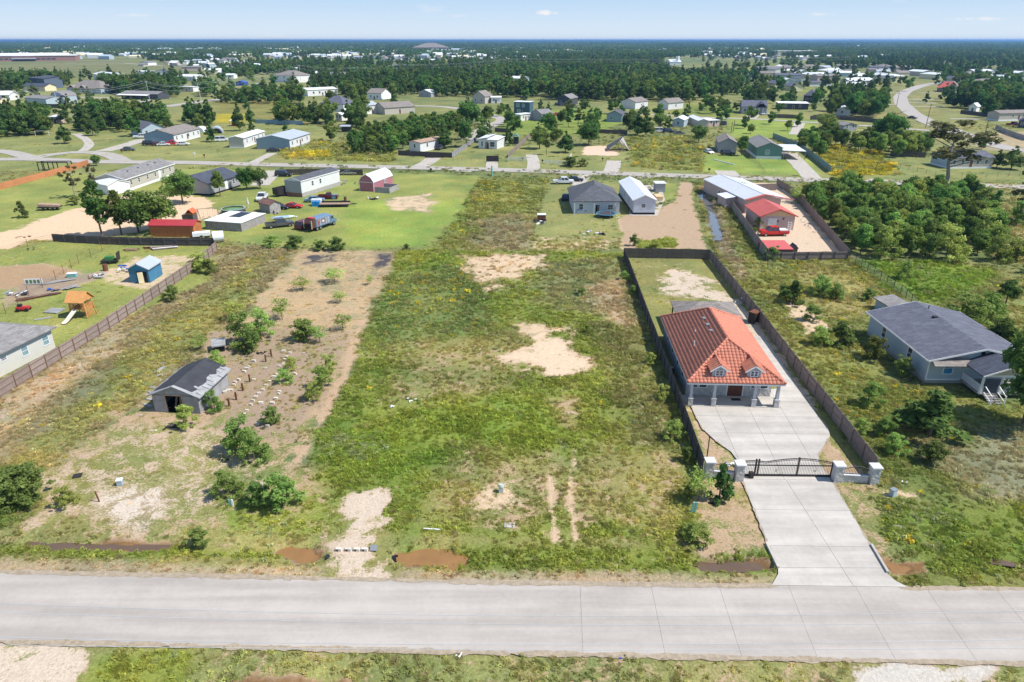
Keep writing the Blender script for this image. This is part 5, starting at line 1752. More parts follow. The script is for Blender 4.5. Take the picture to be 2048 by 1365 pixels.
s1 = building('blue board shed with grey tin roof and open front by the picket fence', P(262, 566), P(301, 566), 4.3, 2.3, 'gy', .8, M_TEALB, M_TING, 'shed', 'shed', ov=.25)
W = s1['W']
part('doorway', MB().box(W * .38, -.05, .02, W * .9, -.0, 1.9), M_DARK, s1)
part('door', MB().obox((W * .62, -.35, .95), (.8, .06, 1.8), Matrix.Rotation(.5, 3, 'Z')), M_CREAM, s1)
part('gable_panel', MB().prism([(.1, 2.25), (W - .1, 2.25), (W / 2, 3.0)], -.05, -.0), M_BLUED, s1)
building('small grey lean-to roof at the edge of the burnt lot', P(429, 706), P(450, 703), 1.7, .8, 'shed', .2, M_DARK, M_SILV, 'shed', 'lean_to', ov=.2)

# ------------------------------------------------------------------ homes beyond the far road
FH = [
 ('blue grey gabled home with pale metal roof and white side', P(581, 300), P(621, 286), 12.5, 3.5, 'gx', 1.3, M_WSID, M_TING, [('f', u, 2.1, .9, 1.2) for u in (.12, .35, .6, .85)], (.5, M_GSID), M_BSID),
 ('narrow white mobile home left of the blue grey gabled home', P(489, 296), P(531, 281), 5.5, 3.4, 'gx', .6, M_WSID, M_TINW, [('f', u, 2.1, .7, 1.2) for u in (.15, .4, .7, .9)], (.5, M_WHITE), M_TSID),
 ('white double wide home with brown grey roof behind the parked cars', P(350, 288), P(401, 274), 11.5, 3.3, 'gx', 1.6, M_WSID, M_ASPHT, [('f', u, 1.9, .9, 1.2) for u in (.1, .3, .55, .75, .93)], (.4, M_WHITE), M_BSID),
 ('slate roofed house with open porch behind the white pickups', P(286, 274), P(330, 270), 12, 3.0, 'gy', 2.2, M_LBSID, M_ASPHR, [('f', .2, 1.7), ('f', .7, 1.7, 1.6, 1.6)], None, None),
 ('white trailer house with rusty brown roof behind dark fence', P(819, 303), P(841, 305), 14, 3.2, 'gy', .35, M_WSID, M_TINBR, [('f', .5, 2.0, .7, 1.2), ('r', .3, 2.0)], (.4, M_WHITE), None),
 ('white cabin with split pitched metal roof behind wire fence', P(957, 297), P(994, 299), 8.5, 3.1, 'shed', .5, M_WSID, M_TINW, [('f', .2, 1.7, .6, 1.5), ('f', .75, 1.6, 1.7, 1.6)], None, None),
 ('green gabled house beside the white carport', P(1512, 318), P(1562, 319), 20, 3.6, 'gy', 1.6, M_GRSID, M_ASPHG, [('f', .42, 2.2, 1.1, 1.4, M_GLASSL)], (.9, M_WHITE), None),
 ('grey gabled house with small blue porch roof', P(1436, 306), P(1472, 307), 14, 3.4, 'gy', 1.5, M_GSID, M_ASPHT, [('l', .3, 1.8)], (.4, M_GSID), None),
 ('grey blue roofed house with tan gable behind the dead-topped tree', P(1897, 338), P(1982, 337), 9, 3.2, 'gx', 1.2, M_TSID, M_ASPHR, [('f', u, 1.9, .9, 1.2) for u in (.1, .3, .65, .85)], (.5, M_WHITE), M_LBSID),
 ('blue house with white porch roof in the middle distance', P(1213, 244), P(1243, 245), 12, 3.4, 'gy', 1.6, M_BSID, M_ASPH, [('f', .3, 1.8)], None, None),
 ('plain white gabled house left of the sandy building lot', P(1241, 217), P(1270, 219), 14, 3.8, 'gy', 1.8, M_WSID, M_ASPHT, [('r', .5, 2)], None, None),
 ('white gabled house with timber side porch', P(1315, 218), P(1336, 220), 13, 3.6, 'gy', 2.0, M_WSID, M_ASPHT, [('r', .5, 2)], None, None),
 ('pale grey roofed cottage on the narrow lane', P(1344, 254), P(1367, 255), 12, 3.0, 'gy', 1.0, M_LBSID, M_TINW, [('f', .5, 1.7)], None, None),
 ('white mobile home with tan side room on the narrow lane', P(1396, 256), P(1415, 256), 19, 3.0, 'gy', .7, M_TSID, M_TINW, [('l', .5, 1.7)], None, None),
 ('tan plywood side room beside the white lane mobile home', P(1416, 254), P(1438, 253), 10, 2.6, 'flat', 0, M_STUC, M_TINW, [], None, None),
 ('slate roofed house with white columned porch and gable', P(1483, 228), P(1532, 229), 14, 3.6, 'gx', 2.7, M_STUCG, M_ASPHR, [('f', u, 1.9, 1.4, 1.4) for u in (.12, .35)], None, None),
 ('long low house with white flat roof behind the lane', P(1556, 219), P(1616, 220), 9, 3.2, 'shed', .3, M_DKSID, M_WHITE, [], None, None),
 ('white hipped cottage with green wing by the lane fence', P(1672, 231), P(1699, 232), 10, 3.0, 'gy', 1.2, M_WSID, M_TINW, [('f', .4, 1.7)], None, None),
 ('curved grey roof shed in the bushes right of the round dark tree', P(1686, 263), P(1712, 262), 8, 2.4, 'gy', .9, M_GSID, M_ASPHG, [], None, None),
 ('two storey dark blue house with flat roof in the middle distance', P(1028, 229), P(1059, 230), 7, 6.2, 'flat', 0, mat('navy_siding', (.07, .12, .17), .6, 'siding'), M_TINW, [('f', .25, 4.6, 1.6, 1.6, M_GLASSL), ('f', .6, 4.6, 1.2, 1.6, M_GLASSL), ('f', .3, 1.7, 1.6, 1.6, M_GLASSL)], None, None),
 ('dark barn house with grey roof at the edge of the wood', P(1115, 211), P(1140, 212), 13, 4.0, 'gy', 2.0, M_DKSID, M_ASPHG, [], None, None),
 ('grey cottage with white end wall near the row of trucks', P(1063, 240), P(1083, 243), 7, 3.4, 'gy', 1.6, M_GSID, M_ASPHG, [('r', .5, 1.7)], None, None),
 ('low white trailer in front of the grey cottage', P(1040, 243), P(1063, 240), 4, 3.0, 'flat', 0, M_WSID, M_TINW, [('f', .3, 1.7, .8, 1), ('f', .7, 1.7, .8, 1)], None, None),
 ('grey mobile home with white skirt at the right edge', P(1996, 243), P(2075, 241), 7, 3.6, 'gx', 1.0, M_TSID, M_ASPHT, [('f', u, 2.2, .9, 1) for u in (.35, .6, .85)], (.7, M_WHITE), None),
 ('navy gabled shed by the white fence at the right edge', P(2037, 256), P(2058, 257), 5, 3.0, 'gy', 1.2, M_DKSID, M_ASPHB, [], None, None),
 ('little white shed against the right hand wood', P(1936, 224), P(1951, 225), 5, 3.0, 'gy', 1.5, M_WHITE, M_TINW, [('f', .5, 1.1, .9, 2)], None, None),
 ('house with bright red roof beside the curving road', P(1873, 184), P(1889, 185), 16, 3.0, 'gx', 4.0, M_WOODD, M_TINR, [], None, None),
 ('grey roofed house touching the red roofed one', P(1892, 184), P(1914, 184), 12, 4.0, 'gx', 3.0, M_GSID, M_ASPHG, [], None, None),
 ('large hip roofed house with columned front on the left', P(135, 186), P(203, 188), 18, 3.8, 'hip', 4.6, M_LBSID, M_ASPHT, [('f', u, 1.8, 1.6, 1.5) for u in (.25, .45, .65)], None, None),
 ('long dark house with white porch roof by the power poles', P(244, 198), P(317, 200), 10, 3.4, 'gx', 1.4, M_DKSID, M_ASPHG, [], None, None),
 ('grey home behind the black board fence on the left', P(52, 208), P(94, 211), 12, 3.6, 'gx', 1.2, M_LBSID, M_ASPHG, [('r', .5, 2, 1, 1.2)], None, None),
 ('tall navy two storey house behind the cream garage', P(62, 176), P(92, 178), 14, 7.5, 'shed', 1.5, mat('navy_grey_siding', (.12, .15, .2), .7, 'siding'), M_ASPHB, [('f', .2, 5.5, 1, 1.2), ('f', .6, 5.5, 1, 1.2)], None, None),
 ('cream garage with dark roof in front of the navy house', P(46, 181), P(91, 183), 9, 3.2, 'gx', 2.0, M_CREAM, M_ASPHB, [], None, None),
 ('big white hip roofed house beyond the meadow', P(549, 164), P(590, 166), 20, 6.0, 'hip', 4.0, M_WHITE, M_ASPHT, [('f', u, 4.4, 1.5, 1.6) for u in (.2, .5, .8)], None, None),
 ('long white home with small cars in front beyond the meadow', P(616, 193), P(675, 190), 12, 4.0, 'gx', 1.0, M_WHITE, M_TINW, [('f', u, 2.2, 1.2, 1.4) for u in (.2, .4, .6, .8)], None, None),
 ('hipped slate roof house among the round trees', P(642, 222), P(688, 224), 12, 4.0, 'hip', 3.6, M_WHITE, M_ASPHR, [], None, None),
 ('small white outbuilding below the hipped slate roof house', P(672, 241), P(684, 242), 5, 2.8, 'gy', .7, M_WHITE, M_TINW, [], None, None),
 ('blue white end of a house between middle trees', P(734, 229), P(757, 227), 10, 4.4, 'gx', 1.5, M_WHITE, M_TING, [('f', .5, 2, 1, 1.3)], None, None),
 ('taupe roofed long house behind the thicket', P(770, 230), P(830, 226), 12, 3.4, 'gx', 2.2, M_TSID, M_ASPHT, [('f', .5, 2, 1, 1.3)], None, None),
 ('white gabled cottage with brown roof in the middle wood', P(735, 199), P(763, 200), 12, 4.0, 'gx', 2.5, M_WHITE, M_ASPHT, [], None, None),
 ('white metal roofed shed behind the middle wood cottages', P(838, 194), P(862, 195), 8, 3.0, 'gy', 1.6, M_GSID, M_TINW, [], None, None),
 ('brown gabled house with dark fence in the middle wood', P(945, 207), P(970, 208), 10, 4.2, 'gy', 3.0, M_TSID, M_ASPHT, [], None, None),
 ('pale lilac metal building in the far clearing', P(1019, 166), P(1045, 167), 12, 4.0, 'gx', 1.5, M_LBSID, M_TINW, [], None, None),
 ('dark roofed house with tan yard left of the big oaks', P(1606, 204), P(1630, 205), 10, 4.0, 'hip', 3.4, M_WOODD, M_ASPHR, [], None, None),
 ('white box trailer home beside the brown gabled house', P(982, 207), P(1002, 207), 5, 3.4, 'gx', .5, M_WHITE, M_TINW, [('f', .3, 2, 1, 1)], None, None),
 ('pale cabin facing the black board fence corner', P(106, 207), P(130, 209), 8, 4.5, 'gambrel', 2.6, M_LBSID, M_ASPHG, [], None, None),
 ('bright tin roofed hut among the left pines', P(101, 247), P(122, 247), 6, 2.8, 'shed', .4, M_STUC, M_TINW, [], None, None),
 ('white long roofed barn behind the left wood', P(188, 159), P(224, 163), 16, 5.0, 'gx', 2.0, M_WHITE, M_TINW, [], None, None),
 ('low white home below the white long roofed barn', P(277, 151), P(303, 152), 9, 4.0, 'gx', .8, M_WHITE, M_TINW, [], None, None),
 ('white gabled house in the gap of the left wood', P(308, 154), P(334, 154), 10, 4.5, 'gy', 2.4, M_WHITE, M_ASPHB, [], None, None),
 ('pair of white metal sheds joined under one pale roof', P(356, 162), P(392, 163), 16, 4.0, 'gx', 1.5, M_WHITE, M_TINW, [], None, None),
 ('small white home with pale roof behind the highway bend', P(447, 158), P(468, 158), 10, 3.6, 'gx', 1.0, M_WHITE, M_TINW, [], None, None),
 ('blue tarped hut in the highway clearing', P(472, 172), P(490, 172), 8, 2.6, 'gy', 1.2, M_BLUEP, M_BLUEP, [], None, None),
 ('pale flat roofed shed right of the blue tarped hut', P(502, 176), P(520, 176), 8, 2.8, 'flat', 0, M_LBSID, M_TING, [], None, None),
 ('white trailer beside the highway pines', P(360, 183), P(387, 184), 6, 3.4, 'flat', 0, M_WHITE, M_TINW, [], None, None),
 ('grey storage hut on the collapsed barn yard', P(1270, 248), P(1282, 248), 6, 2.6, 'gy', .8, M_GSID, M_ASPHG, [], None, None),
]
for f in FH:
 if not f[9]: f = f[:9] + ([('f', .25, 1.9, 1.0, 1.2), ('f', .72, 1.9, 1.0, 1.2)],) + f[10:]
 b = building(f[0], f[1], f[2], f[3], f[4], f[5], f[6], f[7], f[8], wins=f[9], skirt=f[10], doors=[('f', .5, M_DOOR)] if f[5] != 'gy' else (),
                 cat='house' if any(k in f[0] for k in ('house', 'cottage', 'cabin', 'home')) else ('shed' if any(k in f[0] for k in ('shed', 'hut')) else 'building'),
                 name='mobile_home' if 'mobile' in f[0] or 'trailer' in f[0] else ('shed' if any(k in f[0] for k in ('shed', 'hut', 'outbuilding')) else 'house'))
 if f[11]:   # differently coloured gable end
  part('end_wall', MB().prism([(0, .5), (f[3], .5), (f[3], f[4]), (f[3] / 2, f[4] + f[6] - .05), (0, f[4])], -.06, -.005, 'x'), f[11], b)
 if 'carport' in f[0]:
  W = b['W']
  cp = thing('carport', 'open white roofed carport beside the green gabled house', 'carport', tuple(b.location), b.rotation_euler.z)
  part('roof', MB().slab([(W + .3, -.2, 2.9), (W + 7.2, -1.5, 2.9), (W + 7.2, 13, 3.1), (W + .3, 13, 3.1)], .12), M_TINW, cp)
  for x, y in ((W + 7, -1.3), (W + 7, 6), (W + 7, 12.8), (W + .6, 0), (W + .6, 12.8)): part('post', MB().box(x - .07, y - .07, 0, x + .07, y + .07, 2.85), M_STEEL, cp)
 if 'columned porch and gable' in f[0]:
  W = b['W']
  part('porch_roof', MB().slab([(W * .48, -4, 3.4), (W * .74, -4, 6.4), (W * .74, 3, 6.4), (W * .48, 3, 3.4)], .15).slab([(W * .74, -4, 6.4), (W + .2, -4, 3.4), (W + .2, 3, 3.4), (W * .74, 3, 6.4)], .15), M_ASPHR, b)
  for x in (.5, .66, .82, .98): part('column', MB().box(W * x - .15, -3.8, 0, W * x + .15, -3.5, 3.4), M_WHITE, b)
 if 'columned front' in f[0]:
  W = b['W']
  for x in (.18, .5): part('gable_roof', MB().slab([(W * x - 3, -1.2, 3.6), (W * x, -1.2, 5.6), (W * x, 5, 5.6), (W * x - 3, 5, 3.6)], .15).slab([(W * x, -1.2, 5.6), (W * x + 3, -1.2, 3.6), (W * x + 3, 5, 3.6), (W * x, 5, 5.6)], .15), M_ASPHT, b)
  for x in (.2, .35, .5, .65, .8): part('column', MB().box(W * x - .15, -2.2, 0, W * x + .15, -1.9, 3.6), M_WHITE, b)
  part('porch_roof', MB().slab([(W * .15, -2.4, 3.6), (W * .9, -2.4, 3.6), (W * .9, 0, 3.9), (W * .15, 0, 3.9)], .12), M_ASPHT, b)
 if 'white porch roof by the power' in f[0]:
  part('porch_roof', MB().slab([(-1, -3.5, 2.7), (b['W'] * .8, -3.5, 2.7), (b['W'] * .8, .3, 3.3), (-1, .3, 3.3)], .15), M_WHITE, b)
 if 'white porch roof in the middle' in f[0]:
  part('porch_roof', MB().slab([(b['W'], 2, 2.9), (b['W'] + 4, 2, 2.7), (b['W'] + 4, 9, 2.7), (b['W'], 9, 2.9)], .12), M_WHITE, b)
 if 'split pitched' in f[0]:
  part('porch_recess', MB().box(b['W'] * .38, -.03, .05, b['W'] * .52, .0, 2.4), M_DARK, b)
  part('upper_roof', MB().slab([(-.4, -.5, 3.3), (b['W'] * .5, -.5, 3.95), (b['W'] * .5, 9, 4.3), (-.4, 9, 3.6)], .12), M_TINW, b)

# collapsed barn on the sandy yard
cb = thing('collapsed_barn', 'collapsed grey barn with leaning roof on the sandy yard', 'wrecked barn', (*P(1232, 302), 0), .1)
part('leaning_roof', MB().slab([(-4, -1, .2), (1.0, -1.5, 3.9), (3.4, 4, 4.6), (-2, 6, 1.0)], .15), M_ASPH, cb)
part('fallen_wall', MB().slab([(.6, -1, 3.6), (4.6, -1, .3), (5.4, 4, .4), (3.2, 4, 4.4)], .1), M_WOODG, cb)
for a, b in (((.6, -1.4, 3.6), (2.4, -1.8, 0)), ((1.2, -1.2, 3.7), (4.4, -1.6, .2)), ((-3.6, -1.2, .4), (2.8, -1.8, .3)), ((2.6, -1.4, 2.6), (1.2, -2.0, 0))): part('beam', MB().bar(a, b, .22), M_TIM, cb)

# school on the horizon at the left
sa, sb = P(-60, 124), P(152, 122)
sch = building('long low brick school with white flat roof far off on the left', sa, sb, 60, 9, 'flat', 0, mat('school_brick', (.34, .19, .155), .9, var=.05, scale=.02), M_WHITE, 'school', 'school', ov=1.0, thick=1.0, lod=True)
part('entrance_canopy', MB().box(sch['W'] * .4, -14, 4.0, sch['W'] * .62, 0, 5.4), M_TING, sch)
part('upper_block', MB().box(10, 20, 9, sch['W'] * .9, 55, 13.5), M_WHITE, sch)
for k in range(14): part('window', MB().box(20 + k * (sch['W'] - 50) / 14, -.3, 3.0, 26 + k * (sch['W'] - 50) / 14, -.05, 5.0), M_GLASS, sch)
ar = building('wide brown arena like building with shallow roof on the far skyline', P(825, 103), P(893, 103), 90, 12, 'hip', 14, M_STUC, M_ASPHT, 'building', 'arena', ov=2, thick=.8, lod=True)
wh = building('white industrial plant with a tall pale silo in the far wood', P(1340, 131), P(1362, 131), 30, 5, 'gx', 3, M_WHITE, M_TINW, 'building', 'plant', lod=True)
part('silo', MB().tube((12, 4, 0), (12, 4, 13), 2.6, n=14), M_WHITE, wh)
building('long pale commercial building on the right skyline', P(1555, 112), P(1632, 112), 40, 11, 'flat', 0, M_CREAM, M_WHITE, 'building', 'commercial_building', ov=.5, thick=.8, lod=True)
# ------------------------------------------------------------------ fences
_fm = {}


def fence(label, pts, h=1.8, m=None, bay=2.44, side=1, style='picket', pm=None, group=None, name='fence', pick=.14, rails=True):
 """posts, rails and panels between ground points; the rails are on the left of the walking direction for side=1"""
 pts = [Vector(p) for p in pts]
 m = m or M_WOODW
 t = thing(name, label, 'fence', (pts[0].x, pts[0].y, 0), 0, group)
 o0 = pts[0]
 first = True
 for a, b in zip(pts[:-1], pts[1:]):
  d = b - a
  n = max(1, round(d.length / bay))
  L_ = round(d.length / n, 2)
  rz = math.atan2(d.y, d.x)
  key = (style, round(h, 2), L_, m.name, side, pick)
  if key not in _fm:
   pn, rl, ps = MB(), MB(), MB()
   rr = random.Random(int(L_ * 100))
   if style == 'picket':
    k = max(1, round(L_ / pick))
    w = L_ / k
    for i in range(k):
     pn.box(i * w + .006, -.012 - rr.uniform(0, .008), .04, (i + 1) * w - .006, .012, h + rr.uniform(-.03, .03))
    for z in ((.35, h - .35) if h < 1.7 else (.3, h * .52, h - .22)):
     rl.box(-.01, side * .02, z - .045, L_ + .01, side * .07, z + .045)
    ps.box(-.05, side * .025, -.1, .05, side * .125, h - .02)
   elif style == 'rails':
    for z in (.35, .75, 1.15): rl.box(0, -.03, z - .07, L_, .03, z + .07)
    ps.box(-.07, -.07, -.1, .07, .07, 1.35)
    pn = None
   elif style == 'wire':
    pn = None
    for z in [h * q for q in (.25, .5, .75, .97)]: rl.tube((0, 0, z), (L_, 0, z), .012, n=4)
    ps.tube((0, 0, -.1), (0, 0, h + .05), .04, n=6)
   elif style == 'mesh':
    pn = MB()
    k = int(L_ / .3)
    for i in range(k): pn.box((i + .5) * .3 - .012, -.01, .05, (i + .5) * .3 + .012, .01, h)
    for z in np.arange(.15, h, .3): pn.box(0, -.012, z - .01, L_, .008, z + .01)
    rl.tube((0, 0, h), (L_, 0, h), .03, n=5)
    ps.tube((0, 0, -.1), (0, 0, h + .1), .045, n=6)
   elif style == 'metal':
    for i in range(int(L_ / .2)): pn.box(i * .2, -.02 if i % 2 else -.035, .05, i * .2 + .2, .02, h)
    ps.box(-.05, -.06, -.1, .05, .06, h)
   _fm[key] = (pn.mesh('panel', m) if pn else None, rl.mesh('rail', pm or m) if rl.v else None, ps.mesh('post', pm or m))
  pn, rl, ps = _fm[key]
  for i in range(n):
   q = a + d * (i / n) - o0
   jz = rnd.uniform(-.05, .0)
   if pn: obj('panel', pn, t, (q.x, q.y, jz), rz, kind=None)
   if rl: obj('rail', rl, t, (q.x, q.y, jz), rz)
   obj('post', ps, t, (q.x, q.y, jz), rz)
 e = pts[-1] - o0
 obj('post', ps, t, (e.x, e.y, 0), rz)
 return t


fence('long weathered picket fence with rails running up from the left edge', PP([(-250, 935), (0, 797), (200, 672), (320, 590), (400, 533), (434, 503)]), 1.85, M_WOODW, side=-1, pm=mat('fence_rail', (.24, .15, .11), .9, var=.2))
fence('dark board fence behind the orange cedar shed and lumber pile', PP([(108, 484), (200, 489), (260, 491), (330, 492), (428, 492), (434, 503)]), 1.6, M_WOODD, side=-1)
fence('charcoal board fence closing the back of the tiled house lot', PP([(1248, 516), (1418, 519)]), 1.85, M_WOODD, side=1, pick=.14)
fence('dark board fence down the left side of the tiled house lot', PP([(1248, 516), (1300, 660), (1350, 795), (1404, 950)]), 1.85, M_WOODD, side=-1)
fence('taupe board fence down the right side of the tiled house lot', PP([(1418, 519), (1500, 622), (1600, 756), (1680, 860), (1749, 952)]), 1.85, M_FENR, side=-1)
fence('grey brown board fence on the ditch side of the red roofed compound', PP([(1437, 384), (1477, 440), (1510, 490), (1534, 522)]), 2.1, M_WOODW, side=1, pm=M_FENR)
fence('dark board fence across the near end of the red roofed compound', PP([(1534, 522), (1694, 520)]), 1.6, M_FENR, side=-1, pm=M_WOODD)
fence('brown board fence on the wooded side of the red roofed compound', PP([(1694, 520), (1640, 455), (1590, 395), (1552, 372)]), 2.0, M_FENR, side=-1)
fence('brown board fence facing the far road behind the long metal roofed home', PP([(1437, 384), (1500, 383), (1552, 381)]), 1.8, M_FENR, side=1)
fence('orange cedar picket fence along the left lawn', PP([(-60, 396), (0, 380), (90, 356), (178, 331)]), 1.7, M_CEDAR, side=1)
fence('dark board fence behind the vehicle yard mobile home', PP([(562, 351), (600, 350), (652, 349)]), 1.7, M_WOODD, side=-1)
fence('short dark board fence beside the silver sedan', PP([(680, 350), (726, 351)]), 1.7, M_WOODD, side=-1)
fence('dark board fence in front of the brown roofed trailer house', PP([(797, 311), (852, 314), (904, 316)]), 1.7, M_WOODD, side=-1)
fence('silver board fence between the trailer house and the split roofed cabin', PP([(904, 316), (950, 284), (987, 262)]), 1.7, M_SILV, side=-1)
fence('brown picket fence right of the split roofed cabin', PP([(1016, 316), (1040, 294), (1060, 275)]), 1.7, M_WOODW, side=-1)
fence('black board fence around the grey home on the left', PP([(35, 214), (80, 216), (136, 217), (131, 203), (126, 196)]), 2.2, M_DKSID, style='picket', pick=.3, bay=4)
fence('brown board fence below the blue tarped hut', PP([(422, 190), (460, 183), (505, 179)]), 2.0, M_WOODW, bay=4, pick=.3)
fence('pale blue and black sheet fence on the far meadow', PP([(510, 247), (545, 248), (606, 250)]), 1.8, mat('blue_sheet', (.3, .42, .5), .6), style='metal', bay=3)
fence('long dark board fence along the lane behind the round trees', PP([(1543, 236), (1600, 238)]), 1.9, M_WOODD, bay=3, pick=.25)
fence('dark lane fence on both sides of the pale gateway', PP([(1620, 240), (1680, 240), (1740, 245), (1790, 250)]), 1.9, M_WOODD, bay=3, pick=.25)
fence('blue green metal fence beside the white carport drive', PP([(1545, 277), (1598, 298), (1630, 322), (1660, 346)]), 2.1, mat('blue_green_sheet', (.20, .30, .29), .6), style='metal', bay=2.5)
fence('dark fence behind the house with the dead-topped tree', PP([(1780, 312), (1850, 316)]), 1.8, M_WOODD, bay=3, pick=.25)
fence('dark fence along the foot of the right hand wood', PP([(1920, 228), (1990, 236)]), 2.0, M_WOODD, bay=4, pick=.3)
fence('dark mossy fence leading to the white sheet fence', PP([(1990, 258), (2010, 268), (2050, 282)]), 1.9, M_WOODG, bay=4, pick=.3)
fence('dark fence across the yard behind the two dark trees', PP([(1198, 267), (1254, 270)]), 1.7, M_WOODD, bay=3, pick=.25)
fence('dark board fence at the foot of the far yard trees', PP([(990, 264), (1022, 266)]), 1.7, M_WOODD, bay=3, pick=.25)
fence('white rail fence left of the gravel track', PP([(1017, 322), (1050, 323)]), style='rails', m=M_WHITE, h=1.3, bay=2.6)
fence('white rail fence right of the gravel track', PP([(1087, 328), (1132, 331), (1143, 314)]), style='rails', m=M_WHITE, h=1.3, bay=2.6)
fence('wire fence with dark posts in front of the split roofed cabin', PP([(906, 322), (960, 324), (1012, 326)]), 1.3, M_IRON, style='wire', bay=3)
fence('chain link fence climbing from the compound to the blue grey house', PP([(1698, 522), (1760, 562), (1800, 590), (1832, 620)]), 1.6, M_STEEL, style='mesh', bay=2.4, pm=M_IRON)
fence('wire fence along the yard of the grey blue roofed house', PP([(1800, 336), (1870, 352), (1950, 356), (2060, 352)]), 1.3, M_IRON, style='wire', bay=3.5)
fence('rusty post and wire fence along the junk filled yard', PP([(12, 628), (58, 592), (112, 560), (158, 527), (205, 503), (235, 490)]), 1.6, M_RUST, style='wire', bay=3.2)
fence('rusty post and wire fence at the edge of the sandy track', PP([(0, 514), (56, 494), (108, 484)]), 1.5, M_RUST, style='wire', bay=6)
fence('low twisted wire fence in front of the green gabled house', PP([(1500, 318), (1518, 332), (1530, 348)]), 1.0, M_TIM, style='wire', bay=2)


# ------------------------------------------------------------------ stone piers, low walls and the sliding iron gate
def pier(px, py, lab, s=.74, h=1.7):
 p = P(px, py)
 t = thing('gate_pier', lab, 'pier', (p.x, p.y, 0), R(-1))
 part('shaft', MB().box(-s / 2, -s / 2, -.1, s / 2, s / 2, h), M_STONE, t, bevel=.02)
 part('cap', MB().box(-s / 2 - .08, -s / 2 - .08, h, s / 2 + .08, s / 2 + .08, h + .12), mat('cap_stone', (.62, .62, .63), .8, var=.06), t)
 return p


p1 = pier(1416, 954, 'white stone pier at the corner of the left board fence')
p2 = pier(1476, 960, 'white stone pier on the left side of the iron gate')
p3 = pier(1672, 962, 'white stone pier on the right side of the iron gate')
p4 = pier(1744, 966, 'white stone pier at the foot of the right board fence')


def low_wall(a, b, lab, lab2):
 t = thing('low_wall', lab, 'wall', (a.x, a.y, 0), math.atan2((b - a).y, (b - a).x))
 L_ = (b - a).length
 part('stonework', MB().box(.45, -.15, -.1, L_ - .45, .15, .72), M_STONE, t)
 part('coping', MB().box(.44, -.19, .72, L_ - .44, .19, .79), MATS['cap_stone'], t)
 f = thing('iron_railing', lab2, 'railing', (a.x, a.y, 0), t.rotation_euler.z)
 n = int((L_ - .95) / .13)
 bar = MB().box(-.012, -.012, .79, .012, .012, 1.55).mesh('bar', M_IRON)
 fin = MB().tube((0, 0, 0), (0, 0, .09), .028, .005, 5).mesh('finial', M_STEEL)
 arc = lambda x: 1.35 + .28 * math.sin(math.pi * (x - .45) / (L_ - .9))
 for i in range(n):
  x = .5 + (i + .5) * (L_ - 1) / n
  b_ = obj('bar', bar, f, (x, 0, .79 - .79 * (arc(x) - .79) / .76), 0, scale=(1, 1, (arc(x) - .79) / .76))
  obj('finial', fin, f, (x, 0, arc(x)))
 r = MB()
 xs = [.45 + (L_ - .9) * i / 12 for i in range(13)]
 for x0, x1 in zip(xs[:-1], xs[1:]): r.bar((x0, 0, arc(x0) - .08), (x1, 0, arc(x1) - .08), .03, .04)
 r.bar((.45, 0, .86), (L_ - .45, 0, .86), .03, .04)
 part('top_rail', r, M_IRON, f)


low_wall(p1, p2, 'low white stone wall left of the gate', 'arched iron railing on the left low wall')
low_wall(p3, p4, 'low white stone wall right of the gate', 'arched iron railing on the right low wall')


def iron_gate():
 a, b = p2 + Vector((.2, .55)), p3 + Vector((-.3, .55))
 L_ = (b - a).length
 t = thing('sliding_gate', 'wide arched black iron sliding gate across the concrete driveway', 'gate', (a.x, a.y, 0), math.atan2((b - a).y, (b - a).x))

 def arc(x):
  x = x / L_
  if x < .27: return 1.55 + .12 * math.sin(x / .27 * math.pi)
  return 1.55 + .38 * math.sin((x - .27) / .73 * math.pi) ** 1.0
 bar = MB().box(-.011, -.011, 0, .011, .011, 1).mesh('bar', M_IRON)
 n = 58
 for i in range(n):
  x = (i + .5) * L_ / n
  obj('bar', bar, t, (x, 0, .14), 0, scale=(1, 1, arc(x) + .1 - .14))
 r = MB()
 xs = [L_ * i / 40 for i in range(41)]
 for x0, x1 in zip(xs[:-1], xs[1:]):
  r.bar((x0, 0, arc(x0)), (x1, 0, arc(x1)), .05, .06)
  r.bar((x0, 0, arc(x0) - .14), (x1, 0, arc(x1) - .14), .03, .04)
 part('top_rail', r, M_IRON, t)
 part('mid_rail', MB().bar((0, 0, 1.2), (L_, 0, 1.2), .06, .09), M_IRON, t)
 part('bottom_rail', MB().bar((0, 0, .16), (L_, 0, .16), .12, .14), M_IRON, t)
 for x, hh in ((.0, 1.5), (L_ * .17, 1.85), (L_ * .2, 1.85), (L_ * .63, 2.05), (L_, 1.6)): part('post', MB().box(x - .06, -.06, 0, x + .06, .06, hh), M_IRON, t)
 for x in (L_ * .4, L_ * .82):
  e = MB()
  for k in range(5):
   aa = k * math.pi * .4 + math.pi / 2
   e.bar((x, -.02, .68), (x + math.cos(aa) * .17, -.02, .68 + math.sin(aa) * .17), .03, .05)
  part('emblem', e, M_STEEL, t, label='small pale star shaped emblem')
 part('track', MB().box(-3.2, -.07, .07, L_ + .3, .07, .1), M_IRON, t)


iron_gate()
op = thing('gate_motor', 'dark gate motor box just inside the left gate pier', 'motor box', (p2.x + 1.2, p2.y + .25, 0))
part('casing', MB().box(-.2, -.2, .07, .2, .2, .65), M_IRON, op, bevel=.03)
q = P(1413, 921)
lp = thing('light_post', 'thin dark post standing on the bare corner inside the gate', 'post', (q.x, q.y, 0))
part('pole', MB().tube((0, 0, 0), (0, 0, 2.5), .06, .05, 8), M_IRON, lp)
part('cap', MB().tube((0, 0, 2.5), (0, 0, 2.62), .09, .09, 8), M_IRON, lp)


# ------------------------------------------------------------------ vehicles
def paint(name, col, metal=.1): return mat('paint_' + name, col, .3, var=.04, spec=.6, metal=metal)


